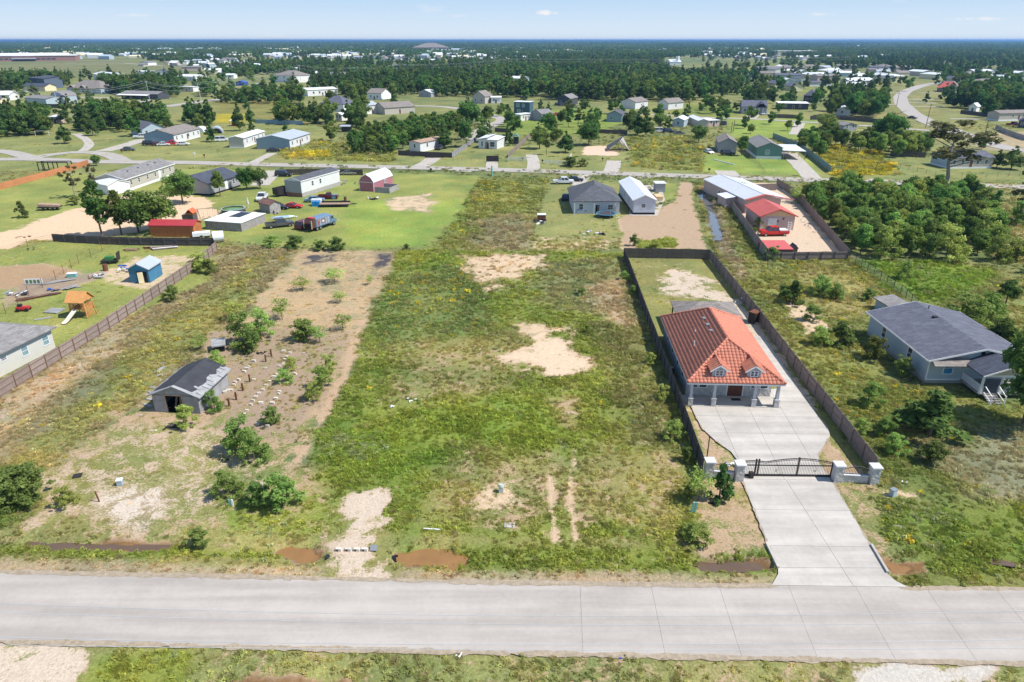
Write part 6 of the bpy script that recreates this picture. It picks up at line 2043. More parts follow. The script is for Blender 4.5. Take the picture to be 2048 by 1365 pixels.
M_TYRE = mat('tyre_rubber', (.02, .02, .02), .8)
M_RIM = mat('wheel_rim', (.4, .4, .42), .35, metal=.7)
M_CARG = mat('car_glass', (.03, .035, .045), .08, spec=.8)
M_LAMP = mat('lamp_lens', (.7, .7, .65), .2)
M_TAIL = mat('tail_lens', (.4, .02, .02), .3)
_vm = {}


def taper(mb_pts_low, mb_pts_high, wl, wh):
 """side outline at full width below, narrower above"""
 n = len(mb_pts_low)
 V = [(x, -wl / 2, z) for x, z in mb_pts_low] + [(x, -wh / 2, z) for x, z in mb_pts_high] + [(x, wh / 2, z) for x, z in mb_pts_high] + [(x, wl / 2, z) for x, z in mb_pts_low]
 F = []
 for r in range(3):
  for i in range(n - 1): F.append((r * n + i, r * n + i + 1, (r + 1) * n + i + 1, (r + 1) * n + i))
 F.append(tuple(range(n)))
 return MB().add(V, F)


def vehicle(kind, label, cat, px, py, deg, col, group=None, wheels=True):
 L_, W, zb, zh, hood, cab, zr = {'sedan': (4.7, 1.82, .88, .82, .95, (-1.55, .95, -.95, .25), 1.42), 'sports': (4.5, 1.85, .78, .72, 1.1, (-1.6, .6, -.9, -.05), 1.22),
         'suv': (4.8, 1.92, 1.02, .98, 1.0, (-2.3, 1.05, -2.0, .5), 1.78), 'pickup': (5.7, 2.0, 1.08, 1.08, 1.1, (-.75, 1.45, -.65, .85), 1.85),
         'van': (5.0, 1.95, 1.05, 1.0, .9, (-2.4, 1.6, -2.3, 1.0), 1.95), 'oldpickup': (4.9, 1.75, 1.0, 1.0, 1.0, (-.35, .75, -.25, .5), 1.65)}[kind]
 p = P(px, py)
 t = thing('pickup_truck' if 'pickup' in kind else ('van' if kind == 'van' else 'parked_car'), label, cat, (p.x, p.y, 0), R(deg), group)
 hl = L_ / 2
 if kind not in _vm:
  wr = .36 if kind in ('pickup', 'suv') else .32
  bd = MB()
  lo = .32 if kind != 'pickup' else .42
  if 'pickup' in kind:
   bd.prism([(-hl, lo), (hl - .05, lo), (hl, zb - .25), (hl - .1, zb - .05), (cab[1] - .1, zb), (cab[0] - .08, zb), (cab[0] - .08, zb - .45), (-hl, zb - .45)], -W / 2, W / 2)
   bd2 = MB().box(-hl, -W / 2, zb - .46, cab[0] - .1, -W / 2 + .09, zb).box(-hl, W / 2 - .09, zb - .46, cab[0] - .1, W / 2, zb).box(-hl, -W / 2 + .09, zb - .46, -hl + .08, W / 2 - .09, zb)
  else:
   bd.prism([(-hl, lo), (hl - .08, lo), (hl, lo + .25), (hl - .12, zb - .14), (cab[1], zb), (cab[0] - .1, zb), (-hl + .06, zb - .06), (-hl - .02, lo + .3)], -W / 2, W / 2)
   bd2 = None
  zc = zb - .02
  gl = taper([(cab[0], zc), (cab[1], zc)], [(cab[2], zr - .08), (cab[3], zr - .08)], W - .12, W - .42)
  gl = MB().add([(cab[0], -W / 2 + .07, zc), (cab[1], -W / 2 + .07, zc), (cab[1], W / 2 - .07, zc), (cab[0], W / 2 - .07, zc),
                       (cab[2], -W / 2 + .24, zr - .05), (cab[3], -W / 2 + .24, zr - .05), (cab[3], W / 2 - .24, zr - .05), (cab[2], W / 2 - .24, zr - .05)],
                      [(0, 1, 5, 4), (1, 2, 6, 5), (2, 3, 7, 6), (3, 0, 4, 7), (4, 5, 6, 7)])
  rf = MB().box(cab[2] - .03, -W / 2 + .22, zr - .06, cab[3] + .03, W / 2 - .22, zr)
  pl = MB()
  for s in (-1, 1):
   pl.bar((cab[1], s * (W / 2 - .065), zc), (cab[3], s * (W / 2 - .235), zr - .03), .07)
   pl.bar((cab[0], s * (W / 2 - .065), zc), (cab[2], s * (W / 2 - .235), zr - .03), .09 if kind != 'suv' else .16)
   pl.bar(((cab[0] + cab[1]) / 2 - .1, s * (W / 2 - .06), zc), ((cab[2] + cab[3]) / 2 - .1, s * (W / 2 - .225), zr - .03), .08)
  ty = MB().tube((0, -.11, 0), (0, .11, 0), wr, n=14)
  ri = MB().tube((0, -.125, 0), (0, .125, 0), wr * .6, n=10)
  _vm[kind] = (bd, bd2, gl, rf, pl, ty.mesh('tyre', M_TYRE), ri.mesh('rim', M_RIM), wr, {})
 bd, bd2, gl, rf, pl, ty, ri, wr, cache = _vm[kind]
 if col.name not in cache:
  cache[col.name] = (bd.mesh('body', col, bevel=.07), rf.mesh('roof', col), pl.mesh('pillars', col), gl.mesh('windows', M_CARG), bd2.mesh('bed', col) if bd2 else None)
 b_, r_, p_, g_, e_ = cache[col.name]
 obj('body', b_, t)
 obj('roof', r_, t)
 obj('window_pillars', p_, t)
 obj('windows', g_, t)
 if e_: obj('bed', e_, t)
 for x in (-hl + .95, hl - .95):
  for s in (-1, 1):
   if wheels:
    w = obj('wheel', ty, t, (x, s * (W / 2 - .1), wr))
    obj('rim', ri, w)
 hlm = _vm.setdefault('lamp', (MB().box(-.03, -.16, -.07, .03, .16, .07).mesh('headlight', M_LAMP), MB().box(-.03, -.12, -.09, .03, .12, .09).mesh('tail_light', M_TAIL)))
 for s in (-1, 1):
  obj('headlight', hlm[0], t, (hl - .06, s * (W / 2 - .28), zb - .3))
  obj('tail_light', hlm[1], t, (-hl - .01, s * (W / 2 - .22), zb - .28))
 return t


PW, PK, PR, PS, PB, PG = paint('white', (.75, .76, .78)), paint('black', (.02, .022, .03)), paint('red', (.55, .02, .02)), paint('silver', (.38, .38, .36), .5), paint('blue', (.12, .22, .34)), paint('grey', (.12, .12, .13), .3)
PM, PN = paint('maroon', (.14, .015, .02)), paint('navy', (.02, .035, .07))
VH = [
 ('pickup', 'white crew cab pickup beside the grey hipped house', 'pickup truck', 1127, 368, 2, PW), ('sedan', 'black sedan nose out behind the white pickup by the hipped house', 'car', 1150, 363, -5, PK),
 ('sedan', 'dark blue car in the shade left of the hipped house', 'car', 1132, 399, 78, PN), ('pickup', 'bright red pickup parked before the pink garage', 'pickup truck', 1546, 471, 183, PR),
 ('sedan', 'silver sedan by the short dark board fence', 'car', 698, 350, 2, PS), ('suv', 'black car on the concrete drive by the dark fence', 'car', 568, 353, -4, PK),
 ('pickup', 'white pickup facing forward near the grey pen', 'pickup truck', 525, 400, -82, PW), ('sports', 'black convertible with open red cabin beside the little grey shed', 'car', 561, 418, -10, PK),
 ('sports', 'red sports coupe right of the black convertible', 'car', 587, 416, -6, PR), ('sedan', 'steel blue sedan behind the blue bins', 'car', 630, 404, 6, PB),
 ('oldpickup', 'vintage dark red pickup with blue front fenders', 'pickup truck', 657, 398, 2, PM), ('pickup', 'charcoal grey pickup parked on the lawn', 'pickup truck', 560, 454, 26, PG),
 ('suv', 'maroon wagon seen from behind left of the refuse truck', 'car', 611, 456, 68, PM),
 ('pickup', 'white pickup at the end of the blue roofed house drive', 'pickup truck', 283, 277, 12, PW), ('suv', 'white wagon in front of the porch of the slate roofed house', 'car', 306, 277, 10, PW),
 ('suv', 'black wagon parked below the white pickups', 'car', 300, 291, 8, PK), ('sedan', 'dark sedan at the kerb of the loop road', 'car', 257, 302, 10, PG),
 ('sedan', 'dark purple car at the end of the row by the white home', 'car', 318, 292, 12, PM), ('sedan', 'white car between the purple car and the red pickup', 'car', 328, 292, 12, PW),
 ('pickup', 'red pickup in the row before the white home', 'pickup truck', 344, 291, 10, PR), ('sedan', 'white sedan right of the red pickup in the row', 'car', 366, 291, 8, PW),
 ('sedan', 'black car beside the blue grey gabled home', 'car', 547, 304, 15, PK), ('van', 'white boat shaped van under the lone tree by the mobile homes', 'van', 444, 283, 20, PW),
 ('pickup', 'dark pickup behind the gate of the brown roofed trailer', 'pickup truck', 880, 299, 75, PG), ('sedan', 'white car beside the grey gabled house', 'car', 1417, 307, -75, PW),
 ('suv', 'black wagon under the tree by the grey gabled house', 'car', 1455, 311, 0, PK), ('suv', 'dark vehicle under the white carport', 'car', 1573, 303, 60, PG),
 ('van', 'white van in the row behind the two dark trees', 'van', 1320, 265, 0, PW), ('suv', 'navy wagon in the row behind the two dark trees', 'car', 1338, 266, 5, PN), ('sedan', 'dark sedan at the right of the row behind the two dark trees', 'car', 1358, 269, 0, PG),
 ('suv', 'dark wagon at the end of the lane home side room', 'car', 1446, 250, 90, PN), ('sedan', 'white sedan on the porch drive of the slate roofed house', 'car', 1529, 230, 20, PW), ('suv', 'dark wagon left of the porch columns', 'car', 1502, 229, 80, PN),
 ('sedan', 'dark car driving on the curving road', 'car', 1824, 238, -50, PK), ('pickup', 'dark red truck beside the navy gabled shed', 'pickup truck', 2026, 252, 0, PM),
 ('sedan', 'black sedan beside the long white meadow home', 'car', 661, 193, 5, PK), ('pickup', 'red pickup in front of the cream garage', 'pickup truck', 64, 184, 30, PR), ('sedan', 'white sedan in front of the cream garage', 'car', 55, 185, 30, PW),
 ('suv', 'dark wagon left of the barn house', 'car', 1117, 212, 0, PK), ('van', 'dark van in front of the barn house', 'van', 1128, 213, 0, PG), ('pickup', 'grey pickup right of the barn house', 'pickup truck', 1146, 215, 20, PS),
 ('sedan', 'red car in the yard behind the low trailers', 'car', 1115, 231, 40, PR), ('suv', 'dark wagon deep in the far pines', 'car', 1048, 199, 0, PK), ('sedan', 'pale car among the trees behind the lane home', 'car', 1655, 268, 30, PW),
]
for v_ in VH: vehicle(*v_)
# red seats of the convertible, blue fenders of the old pickup
for o in list(COL.objects):
 lb = o.get('label', '')
 if 'open red cabin' in lb: part('seats', MB().box(-.9, -.6, .7, -.1, .6, 1.3), M_REDP, o)
 if 'blue front fenders' in lb:
  part('fender', MB().tube((1.5, -.9, .45), (1.5, -.65, .45), .52, n=12).tube((1.5, .65, .45), (1.5, .9, .45), .52, n=12).box(.95, -.6, .45, 2.3, .6, 1.08), PB, o)
 if 'before the pink garage' in lb:
  part('bed_load', MB().box(-2.6, -.8, .8, -1.0, .8, 1.25), M_WHP, o, label='pale sacks filling the bed')


def refuse_truck():
 p = P(640, 457)
 t = thing('refuse_truck', 'blue and red rear loading refuse truck facing away on the lawn', 'truck', (p.x, p.y, 0), R(64))
 t.scale = (.84, .84, .84)
 TB = paint('truck_blue', (.13, .22, .33))
 L0 = -3.6
 part('body', MB().prism([(-1.25, .95), (1.25, .95), (1.25, 2.9), (1.0, 3.15), (-1.0, 3.15), (-1.25, 2.9)], 0, 1, 'x'), TB, t).scale = (5.4, 1, 1)
 t.children[-1].location = (-2.6, 0, 0)
 part('tailgate', MB().prism([(-4.1, 1.0), (-2.62, .95), (-2.62, 3.1), (-3.3, 3.2), (-4.1, 2.2)], -1.2, 1.2), paint('rust_red', (.11, .045, .04)), t)
 part('hopper', MB().box(-4.25, -1.0, 1.1, -4.05, 1.0, 1.95), M_DARK, t)
 part('tailgate_frame', MB().box(-4.3, -1.28, .8, -4.05, -1.1, 2.9).box(-4.3, 1.1, .8, -4.05, 1.28, 2.9), M_TIM, t)
 part('cab', MB().prism([(2.9, .8), (5.2, .8), (5.25, 1.6), (4.3, 1.8), (4.05, 2.6), (2.95, 2.65)], -1.15, 1.15), TB, t, bevel=.06)
 part('windscreen', MB().obox((4.22, 0, 2.18), (.06, 1.9, .75), Matrix.Rotation(-.28, 3, 'Y')), M_CARG, t)
 part('side_window', MB().box(3.2, -1.18, 1.85, 4.0, -1.14, 2.45), M_CARG, t)
 part('side_window', MB().box(3.2, 1.14, 1.85, 4.0, 1.18, 2.45), M_CARG, t)
 part('chassis', MB().box(-4.0, -.45, .55, 5.0, .45, .8), M_IRON, t)
 for i in range(6): part('side_rib', MB().box(-2.3 + i * .95, -1.31, 1.0, -2.2 + i * .95, -1.25, 2.85), TB, t)
 ty, ri = MB().tube((0, -.2, 0), (0, .2, 0), .52, n=16).mesh('tyre', M_TYRE), MB().tube((0, -.22, 0), (0, .22, 0), .3, n=10).mesh('rim', M_RIM)
 for x in (-2.2, -1.0, 4.0):
  for s in (-1, 1): obj('rim', ri, obj('wheel', ty, t, (x, s * 1.0, .52)))
 # the side shows big red marks too blurred to read: tall strokes and a framed cream square
 red = mat('lettering_red', (.3, .035, .035), .5)
 for x0, z0, x1, z1 in ((-2.0, 1.25, -1.7, 2.75), (-1.5, 1.3, -1.2, 2.7), (-1.7, 1.9, -1.5, 2.15), (-.8, 1.5, -.6, 2.6), (-.6, 2.4, .9, 2.6), (.7, 1.5, .9, 2.4), (-.6, 1.5, .7, 1.66)):
  part('red_mark', MB().box(x0, -1.275, z0, x1, -1.262, z1), red, t)
 part('cream_mark', MB().box(-.3, -1.275, 1.8, .4, -1.262, 2.25), M_CREAM, t)
 part('lettering_panel', MB().box(-2.15, -1.262, 1.2, 2.5, -1.252, 2.8), mat('lettering_ground', (.3, .33, .4), .5), t)
 part('roof_hatch', MB().box(-3.4, -.9, 3.15, -2.2, .9, 3.3), M_REDP, t)


refuse_truck()
p = P(676, 413)
tr = thing('flatbed_trailer', 'long pale flatbed trailer with dark rails parked on the lawn', 'trailer', (p.x, p.y, 0), R(3))
part('deck', MB().box(-4.2, -1.1, .55, 2.8, 1.1, .68), M_TIM, tr)
part('frame', MB().box(-4.2, 1.1, .5, 2.8, 1.2, 1.05).box(-4.2, -1.2, .5, 2.8, -1.1, .72), M_IRON, tr)
part('drawbar', MB().bar((2.8, -.8, .55), (4.5, 0, .55), .12).bar((2.8, .8, .55), (4.5, 0, .55), .12), M_IRON, tr)
for x in (-1.2, -.3, .6):
 for s in (-1, 1): part('wheel', MB().tube((x, s * 1.0 - .1, .35), (x, s * 1.0 + .1, .35), .35, n=12), M_TYRE, tr)
p = P(563, 392)
dt = thing('dump_trailer', 'black mesh sided dump trailer at the end of the mobile home', 'trailer', (p.x, p.y, 0), R(60))
part('body', MB().box(-1.8, -1, .6, 1.8, -.9, 2.2).box(-1.8, .9, .6, 1.8, 1, 2.2).box(-1.8, -.9, .6, -1.7, .9, 2.2).box(1.7, -.9, .6, 1.8, .9, 2.2).box(-1.7, -.9, .6, 1.7, .9, .7), M_IRON, dt)
part('wheel', MB().tube((0, -1.1, .38), (0, -1.3, .38), .38, n=12), M_TYRE, dt)
part('wheel', MB().tube((0, 1.1, .38), (0, 1.3, .38), .38, n=12), M_TYRE, dt)
p = P(565, 439)
cn = thing('canoe', 'upturned blue silver canoe lying behind the charcoal pickup', 'canoe', (p.x, p.y, 0), R(22))
part('hull', MB().add([(-2.8, 0, .55), (-1.5, -.4, .35), (1.5, -.4, .35), (2.8, 0, .55), (1.5, .4, .35), (-1.5, .4, .35), (-1.5, 0, .8), (1.5, 0, .8)],
                      [(0, 1, 6), (1, 2, 7, 6), (2, 3, 7), (3, 4, 7), (4, 5, 6, 7), (5, 0, 6), (0, 5, 4, 3, 2, 1)]), mat('canoe_blue', (.3, .42, .55), .4, metal=.3), cn, bevel=.03)
for s in (-1.6, 1.6): part('trestle', MB().box(s - .05, -.35, 0, s + .05, .35, .36), M_TIM, cn)


# ------------------------------------------------------------------ small things, each where the survey found it
def item(name, label, cat, px, py, fn, deg=0, group=None):
 p = P(px, py)
 t = thing(name, label, cat, (p.x, p.y, 0), R(deg), group)
 fn(t)
 return t


def junk(seed, n, r, mats, zmax=.5):
 """a heap: each piece its own part"""
 def fn(t):
  rr = random.Random(seed)
  for i in range(n):
   q_ = min(1, max(.22, r * .8))
   L_ = rr.uniform(.4, 1.3) * q_
   M = Matrix.Rotation(rr.uniform(0, 3.1), 3, 'Z') @ Matrix.Rotation(rr.uniform(-.35, .35), 3, 'X') @ Matrix.Rotation(rr.uniform(-.3, .3), 3, 'Y')
   c = (rr.uniform(-r, r), rr.uniform(-r, r) * .6, rr.uniform(.12, zmax))
   k = rr.random()
   mb = MB()
   if k < .45: mb.obox(c, (L_, rr.uniform(.15, .5) * q_, rr.uniform(.04, .3) * q_), M)
   elif k < .8:
    # crumpled sack
    n0 = 9
    V = [(0, 0, .22)] + [(math.cos(a) * rr.uniform(.2, .45), math.sin(a) * rr.uniform(.2, .4), rr.uniform(-.1, .15)) for a in np.linspace(0, 6.28, n0, endpoint=False)]
    V.append((0, 0, -.12))
    V = [tuple(Vector(v) * q_ + Vector(c)) for v in V]
    mb.add(V, [(0, i + 1, (i + 1) % n0 + 1) for i in range(n0)] + [(n0 + 1, (i + 1) % n0 + 1, i + 1) for i in range(n0)])
   else: mb.tube(Vector(c), Vector(c) + M @ Vector((L_, 0, 0)), .12 * q_, .12 * q_, 10)
   part(rr.choice(('scrap', 'sack', 'bundle')), mb, rr.choice(mats), t)
 return fn


def boards(seed, n, L_, w, m, stack=False, deg=.2):
 def fn(t):
  rr = random.Random(seed)
  for i in range(n):
   z = .05 + (.07 * (i // 4) if stack else .03 * i)
   y = (i % 4) * w * 1.1 if stack else rr.uniform(-w, w) * 2
   part('board', MB().obox((rr.uniform(-.3, .3), y, z + .05), (L_ * rr.uniform(.7, 1), w, .06), Matrix.Rotation(rr.uniform(-deg, deg), 3, 'Z')), rr.choice(m) if isinstance(m, list) else m, t)
 return fn


def playset(t):
 # A frame tower with slatted sides and shingled gable roof
 for x in (-1.1, 1.1):
  for y in (-.9, .9): part('post', MB().bar((x * 1.15, y * 1.15, 0), (x * .9, y * .9, 3.0), .1), M_ORNW, t)
 part('floor', MB().box(-1.1, -.9, 1.25, 1.1, .9, 1.35), M_ORNW, t)
 for s in (-1, 1):
  for i in range(9): part('slat', MB().box(-1.1 + i * .25, s * .98 - .02, .95, -.95 + i * .25, s * .98 + .02, 2.1), M_ORNW, t) if not (s < 0 and 2 < i < 7) else None
  for i in range(7): part('slat', MB().box(s * 1.12 - .02, -.85 + i * .25, .1 if s > 0 else .95, s * 1.12 + .02, -.72 + i * .25, 2.1), M_ORNW, t)
 part('roof', MB().slab([(-1.4, -1.35, 2.45), (1.4, -1.35, 2.45), (1.4, 0, 3.75), (-1.4, 0, 3.75)], .08).slab([(-1.4, 0, 3.75), (1.4, 0, 3.75), (1.4, 1.35, 2.45), (-1.4, 1.35, 2.45)], .08), M_ORNW, t)
 part('roof_battens', MB().prism([(-1.0, 2.5), (1.0, 2.5), (0, 3.6)], -1.2, -1.14, 'x').prism([(-1.0, 2.5), (1.0, 2.5), (0, 3.6)], 1.14, 1.2, 'x'), M_ORNW, t)
 sl = MB()
 pr = [(-.25 - .0, -1.0, 1.3), (-.4, -2.0, .75), (-.55, -2.9, .25), (-.65, -3.4, .12)]
 for a, b in zip(pr[:-1], pr[1:]):
  sl.bar(a, b, .48, .05)
  for s in (-.25, .25): sl.bar((a[0] + s, a[1], a[2] + .08), (b[0] + s, b[1], b[2] + .08), .06, .16)
 part('slide', sl, mat('cream_plastic', (.72, .66, .55), .5), t)
 part('ladder', MB().bar((-1.9, -.4, 0), (-1.15, -.4, 1.4), .07).bar((-1.9, .4, 0), (-1.15, .4, 1.4), .07), M_IRON, t)


item('playset', 'wooden playset with orange shingled roof and cream slide', 'playset', 168, 632, playset, -4)


def swingset(t):
 for x in (-2, 2):
  part('leg', MB().bar((x, 0, 2.3), (x - .2, -1, 0), .1), M_TIM, t)
  part('leg', MB().bar((x, 0, 2.3), (x + .2, 1, 0), .1), M_TIM, t)
 part('top_beam', MB().bar((-2.3, 0, 2.3), (2.3, 0, 2.3), .12), M_TIM, t)
 for x in (-1.1, .1, 1.2): part('swing', MB().bar((x - .2, 0, 2.3), (x - .2, 0, .5), .02).bar((x + .2, 0, 2.3), (x + .2, 0, .5), .02).box(x - .25, -.12, .46, x + .25, .12, .5), M_IRON, t)


item('swing_set', 'brown timber swing frame on the sandy yard', 'swing set', 418, 438, swingset, 20)
item('playhouse', 'small dark playhouse with orange roof beside the cedar shed', 'playhouse', 381, 443, lambda t: (part('tower', MB().box(-1.2, -1, 0, 1.2, 1, 1.6), M_WOODD, t), part('roof', MB().slab([(-.3, -1.2, 2.0), (.5, -1.2, 2.8), (.5, 1.2, 2.8), (-.3, 1.2, 2.0)], .08).slab([(.5, -1.2, 2.8), (1.4, -1.2, 2.0), (1.4, 1.2, 2.0), (.5, 1.2, 2.8)], .08), mat('orange_roof', (.6, .13, .05), .6), t), part('cabin', MB().box(-.2, -1, 1.6, 1.2, 1, 2.1), mat('orange_brown_planks', (1, 1, 1)), t)))
item('playhouse', 'teal roofed play tower on the far green lawn', 'playhouse', 1032, 288, lambda t: (part('tower', MB().box(-1, -1, 0, 1, 1, 2.4), M_DKSID, t), part('deck_roof', MB().slab([(-3, -1.3, 2.4), (-1, -1.3, 2.9), (-1, 1.3, 2.9), (-3, 1.3, 2.4)], .1), M_TINT, t), part('roof', MB().slab([(-1.4, -1.4, 2.6), (0, -1.4, 3.8), (0, 1.4, 3.8), (-1.4, 1.4, 2.6)], .1).slab([(0, -1.4, 3.8), (1.4, -1.4, 2.6), (1.4, 1.4, 2.6), (0, 1.4, 3.8)], .1), M_TINT, t)))


def pool(t):
 n = 24
 part('wall', MB().tube((0, 0, 0), (0, 0, 1.15), 2.6, n=n, caps=False).tube((0, 0, 0), (0, 0, 1.15), 2.5, n=n, caps=False), M_DKSID, t)
 part('rim', MB().add([(math.cos(a) * r, math.sin(a) * r, 1.17) for r in (2.65, 2.42) for a in np.linspace(0, 2 * math.pi, n, endpoint=False)], [(i, (i + 1) % n, n + (i + 1) % n, n + i) for i in range(n)]), M_TING, t)
 part('pool_water', MB().add([(math.cos(a) * 2.48, math.sin(a) * 2.48, .95) for a in np.linspace(0, 2 * math.pi, n, endpoint=False)], [tuple(range(n))]), mat('green_pool_water', (.12, .22, .04), .1), t)
 part('ladder', MB().bar((2.5, -.3, 0), (2.5, -.3, 1.8), .05).bar((2.5, .3, 0), (2.5, .3, 1.8), .05), M_WHITE, t)


item('swimming_pool', 'round above-ground pool with green water behind the grey pen', 'pool', 468, 427, pool)
item('parasol', 'closed pale garden parasol beside the round pool', 'parasol', 497, 416, lambda t: (part('pole', MB().tube((0, 0, 0), (0, 0, 2.6), .04), M_WHITE, t), part('canopy', MB().tube((0, 0, .9), (0, 0, 2.5), .3, .06, 10), mat('linen', (.6, .56, .5), .9), t)))


def tramp(t):
 n = 20
 ring = [(math.cos(a) * 2.1, math.sin(a) * 2.1) for a in np.linspace(0, 2 * math.pi, n, endpoint=False)]
 rg = MB()
 for i in range(n): rg.bar((*ring[i], .8), (*ring[(i + 1) % n], .8), .34, .06)
 part('pad', rg, mat('trampoline_blue', (.06, .25, .42), .5), t)
 part('mat', MB().add([(x * .93, y * .93, .79) for x, y in ring], [tuple(range(n))]), mat('trampoline_bed', (.07, .065, .075), .7), t)
 for i in range(0, n, 4): part('net_pole', MB().tube((*ring[i], 0), (*ring[i], 2.5), .035), M_STEEL, t)
 nt = MB()
 for i in range(n):
  for k in range(3):
   q = (ring[i][0] + (ring[(i + 1) % n][0] - ring[i][0]) * k / 3, ring[i][1] + (ring[(i + 1) % n][1] - ring[i][1]) * k / 3)
   nt.bar((*q, .85), (*q, 2.4), .012)
 for z in (1.2, 1.6, 2.0, 2.4):
  for i in range(n): nt.bar((*ring[i], z), (*ring[(i + 1) % n], z), .014)
 part('safety_net', nt, M_BLKP, t)


item('trampoline', 'round blue edged trampoline with netting behind the hipped house', 'trampoline', 1212, 434, tramp)
item('tarp', 'crumpled blue tarp over a pile under the porch of the hipped house', 'tarp', 1162, 428, junk(4, 7, 1.1, [M_BLUEP], .9))
item('shelving', 'dark shelving stacked behind the trampoline', 'shelving', 1216, 426, lambda t: [part('shelf', MB().box(-1.2, -.25, .3 + k * .5, 1.2, .25, .38 + k * .5), M_IRON, t) for k in range(4)] + [part('upright', MB().box(x - .04, -.25, 0, x + .04, .25, 1.95), M_IRON, t) for x in (-1.2, 1.2)])
item('dumpster', 'white topped brown bin among rubbish bags on the lawn', 'bin', 1083, 441, lambda t: (part('bin', MB().box(-.9, -.6, 0, .9, .6, 1.25), M_RUST, t), part('lid', MB().box(-.95, -.65, 1.25, .95, .65, 1.4), M_WHP, t)))
item('rubbish_pile', 'scattered white and black rubbish bags around the brown bin', 'rubbish', 1088, 446, junk(8, 12, 2.6, [M_WHP, M_BLKP, M_WHP], .35))
item('rubbish_pile', 'pile of pale scrap and sheeting at the weedy edge below the hipped house', 'rubbish', 1187, 467, junk(9, 14, 2.6, [M_WHP, M_SILV, M_BLKP, M_TIM], .3))
item('rubbish_bag', 'white bag lying right of the trampoline', 'bag', 1235, 438, junk(10, 3, .5, [M_WHP], .4))
item('bins', 'pair of blue bins with a white box behind them on the lawn', 'bins', 633, 413, lambda t: (part('bin', MB().box(-.9, -.4, 0, -.1, .4, 1.2), mat('bin_blue', (.02, .25, .6), .4), t), part('bin', MB().box(.0, -.4, 0, .8, .4, 1.2), MATS['bin_blue'], t), part('white_box', MB().box(-1.3, .5, 0, 1.0, 1.6, 1.5), M_WHP, t)))
item('tarp', 'white tarp bundle on the lawn near the canoe', 'tarp', 589, 435, junk(11, 4, .7, [M_WHP], .5))
item('drum', 'small rusty drum standing behind the flatbed trailer', 'drum', 691, 402, lambda t: part('drum_body', MB().tube((0, 0, 0), (0, 0, 1.0), .35, n=12), M_RUST, t))
item('scrap_pile', 'low heap of scrap right of the flatbed trailer', 'scrap', 748, 399, junk(12, 9, 1.3, [M_TIM, M_WHP, M_SILV, M_IRON], .5))
item('scrap_pile', 'pallets and timber stacked by the mobile home steps', 'timber', 674, 369, junk(13, 12, 2.2, [M_TIM, M_WHP, M_SILV, M_WOODG], .9))
item('scrap_pile', 'dark grill and scrap left of the pink barn', 'scrap', 714, 368, junk(14, 6, .8, [M_IRON, M_SILV], .7))
item('scrap_pile', 'broken grey boards heaped beside the little grey shed', 'timber', 546, 427, junk(15, 12, 1.5, [M_SILV, M_WOODG, M_TIM], .6))
item('water_tank', 'white cylindrical tank lying by the end of the dark fence', 'tank', 438, 484, lambda t: (part('barrel', MB().tube((-1.0, 0, 1.05), (1.0, 0, 1.05), 1.05, n=18), M_WHP, t), part('lid', MB().tube((-1.02, 0, 1.05), (-1.06, 0, 1.05), .45, n=12), M_IRON, t)), 25)
item('utility_trailer', 'small white cargo trailer beside the cedar shed', 'trailer', 404, 475, lambda t: (part('box', MB().box(-1.6, -.8, .4, 1.6, .8, 1.1), M_WHP, t), part('wheel', MB().tube((0, -.95, .3), (0, -.8, .3), .3, n=10), M_TYRE, t)), 20)
item('flatbed_truck', 'old dark trailer loaded with timber on the left lawn', 'trailer', 101, 420, lambda t: (part('bed', MB().box(-2.4, -1, .6, 2.4, 1, .8), M_IRON, t), part('load', MB().obox((0, 0, 1.1), (4.4, 1.6, .5), Matrix.Rotation(.08, 3, 'Y')), M_TIM, t), [part('wheel', MB().tube((x, y - .1, .35), (x, y + .1, .35), .35, n=10), M_TYRE, t) for x in (-1, 1) for y in (-1, 1)]), 8)
item('goal_frame', 'white pipe goal frame on the lawn left of the gravel track', 'goal', 85, 272, lambda t: part('frame', MB().bar((-2.8, 0, 0), (-2.8, 0, 1.9), .1).bar((2.8, 0, 0), (2.8, 0, 1.9), .1).bar((-2.8, 0, 1.9), (2.8, 0, 1.9), .1), M_WHITE, t))
item('pergola', 'black timber pergola gateway on the left lawn', 'pergola', 113, 341, lambda t: [part('post', MB().box(x - .1, y - .1, 0, x + .1, y + .1, 2.4), M_IRON, t) for x in (-4.6, -2.8, 0, 4.4) for y in (-1, 1)] + [part('beam', MB().box(-4.7, -1.1, 2.4, 4.5, -.9, 2.6).box(-4.7, .9, 2.4, 4.5, 1.1, 2.6), M_IRON, t), part('slatted_roof', MB().box(-2.8, -1.1, 2.6, 4.4, 1.1, 2.7), M_WOODD, t)])
# left junk yard
item('timber_stack', 'stack of long pipes and boards by the dark fence', 'timber', 328, 499, boards(20, 16, 4.5, .35, [M_TIM, M_SILV, M_RUST, M_WHP], True, .12), 22)
item('timber_stack', 'short rusty boards left of the big pipe stack', 'timber', 300, 497, boards(21, 5, 2.2, .35, [M_RUST, M_TIM], False, .2), 10)
item('timber_stack', 'low red brown boards lying near the dark fence', 'timber', 262, 501, boards(22, 5, 2.6, .35, [M_RUST, M_TIM], False, .2), 5)
item('utility_trailer', 'black tilting trailer with mesh ramp in the junk yard', 'trailer', 222, 526, lambda t: (part('bed', MB().box(-1.4, -.9, .45, 1.4, .9, .6), M_IRON, t), part('mesh_ramp', MB().obox((1.4, 0, 1.2), (.06, 1.7, 1.5), Matrix.Rotation(.1, 3, 'Y')), M_IRON, t), part('mower', MB().box(-.7, -.5, .6, .6, .5, 1.2), mat('mower_green', (.05, .2, .06), .5), t), part('wheel', MB().tube((0, -1.05, .3), (0, -.9, .3), .3, n=10), M_TYRE, t)), 10)
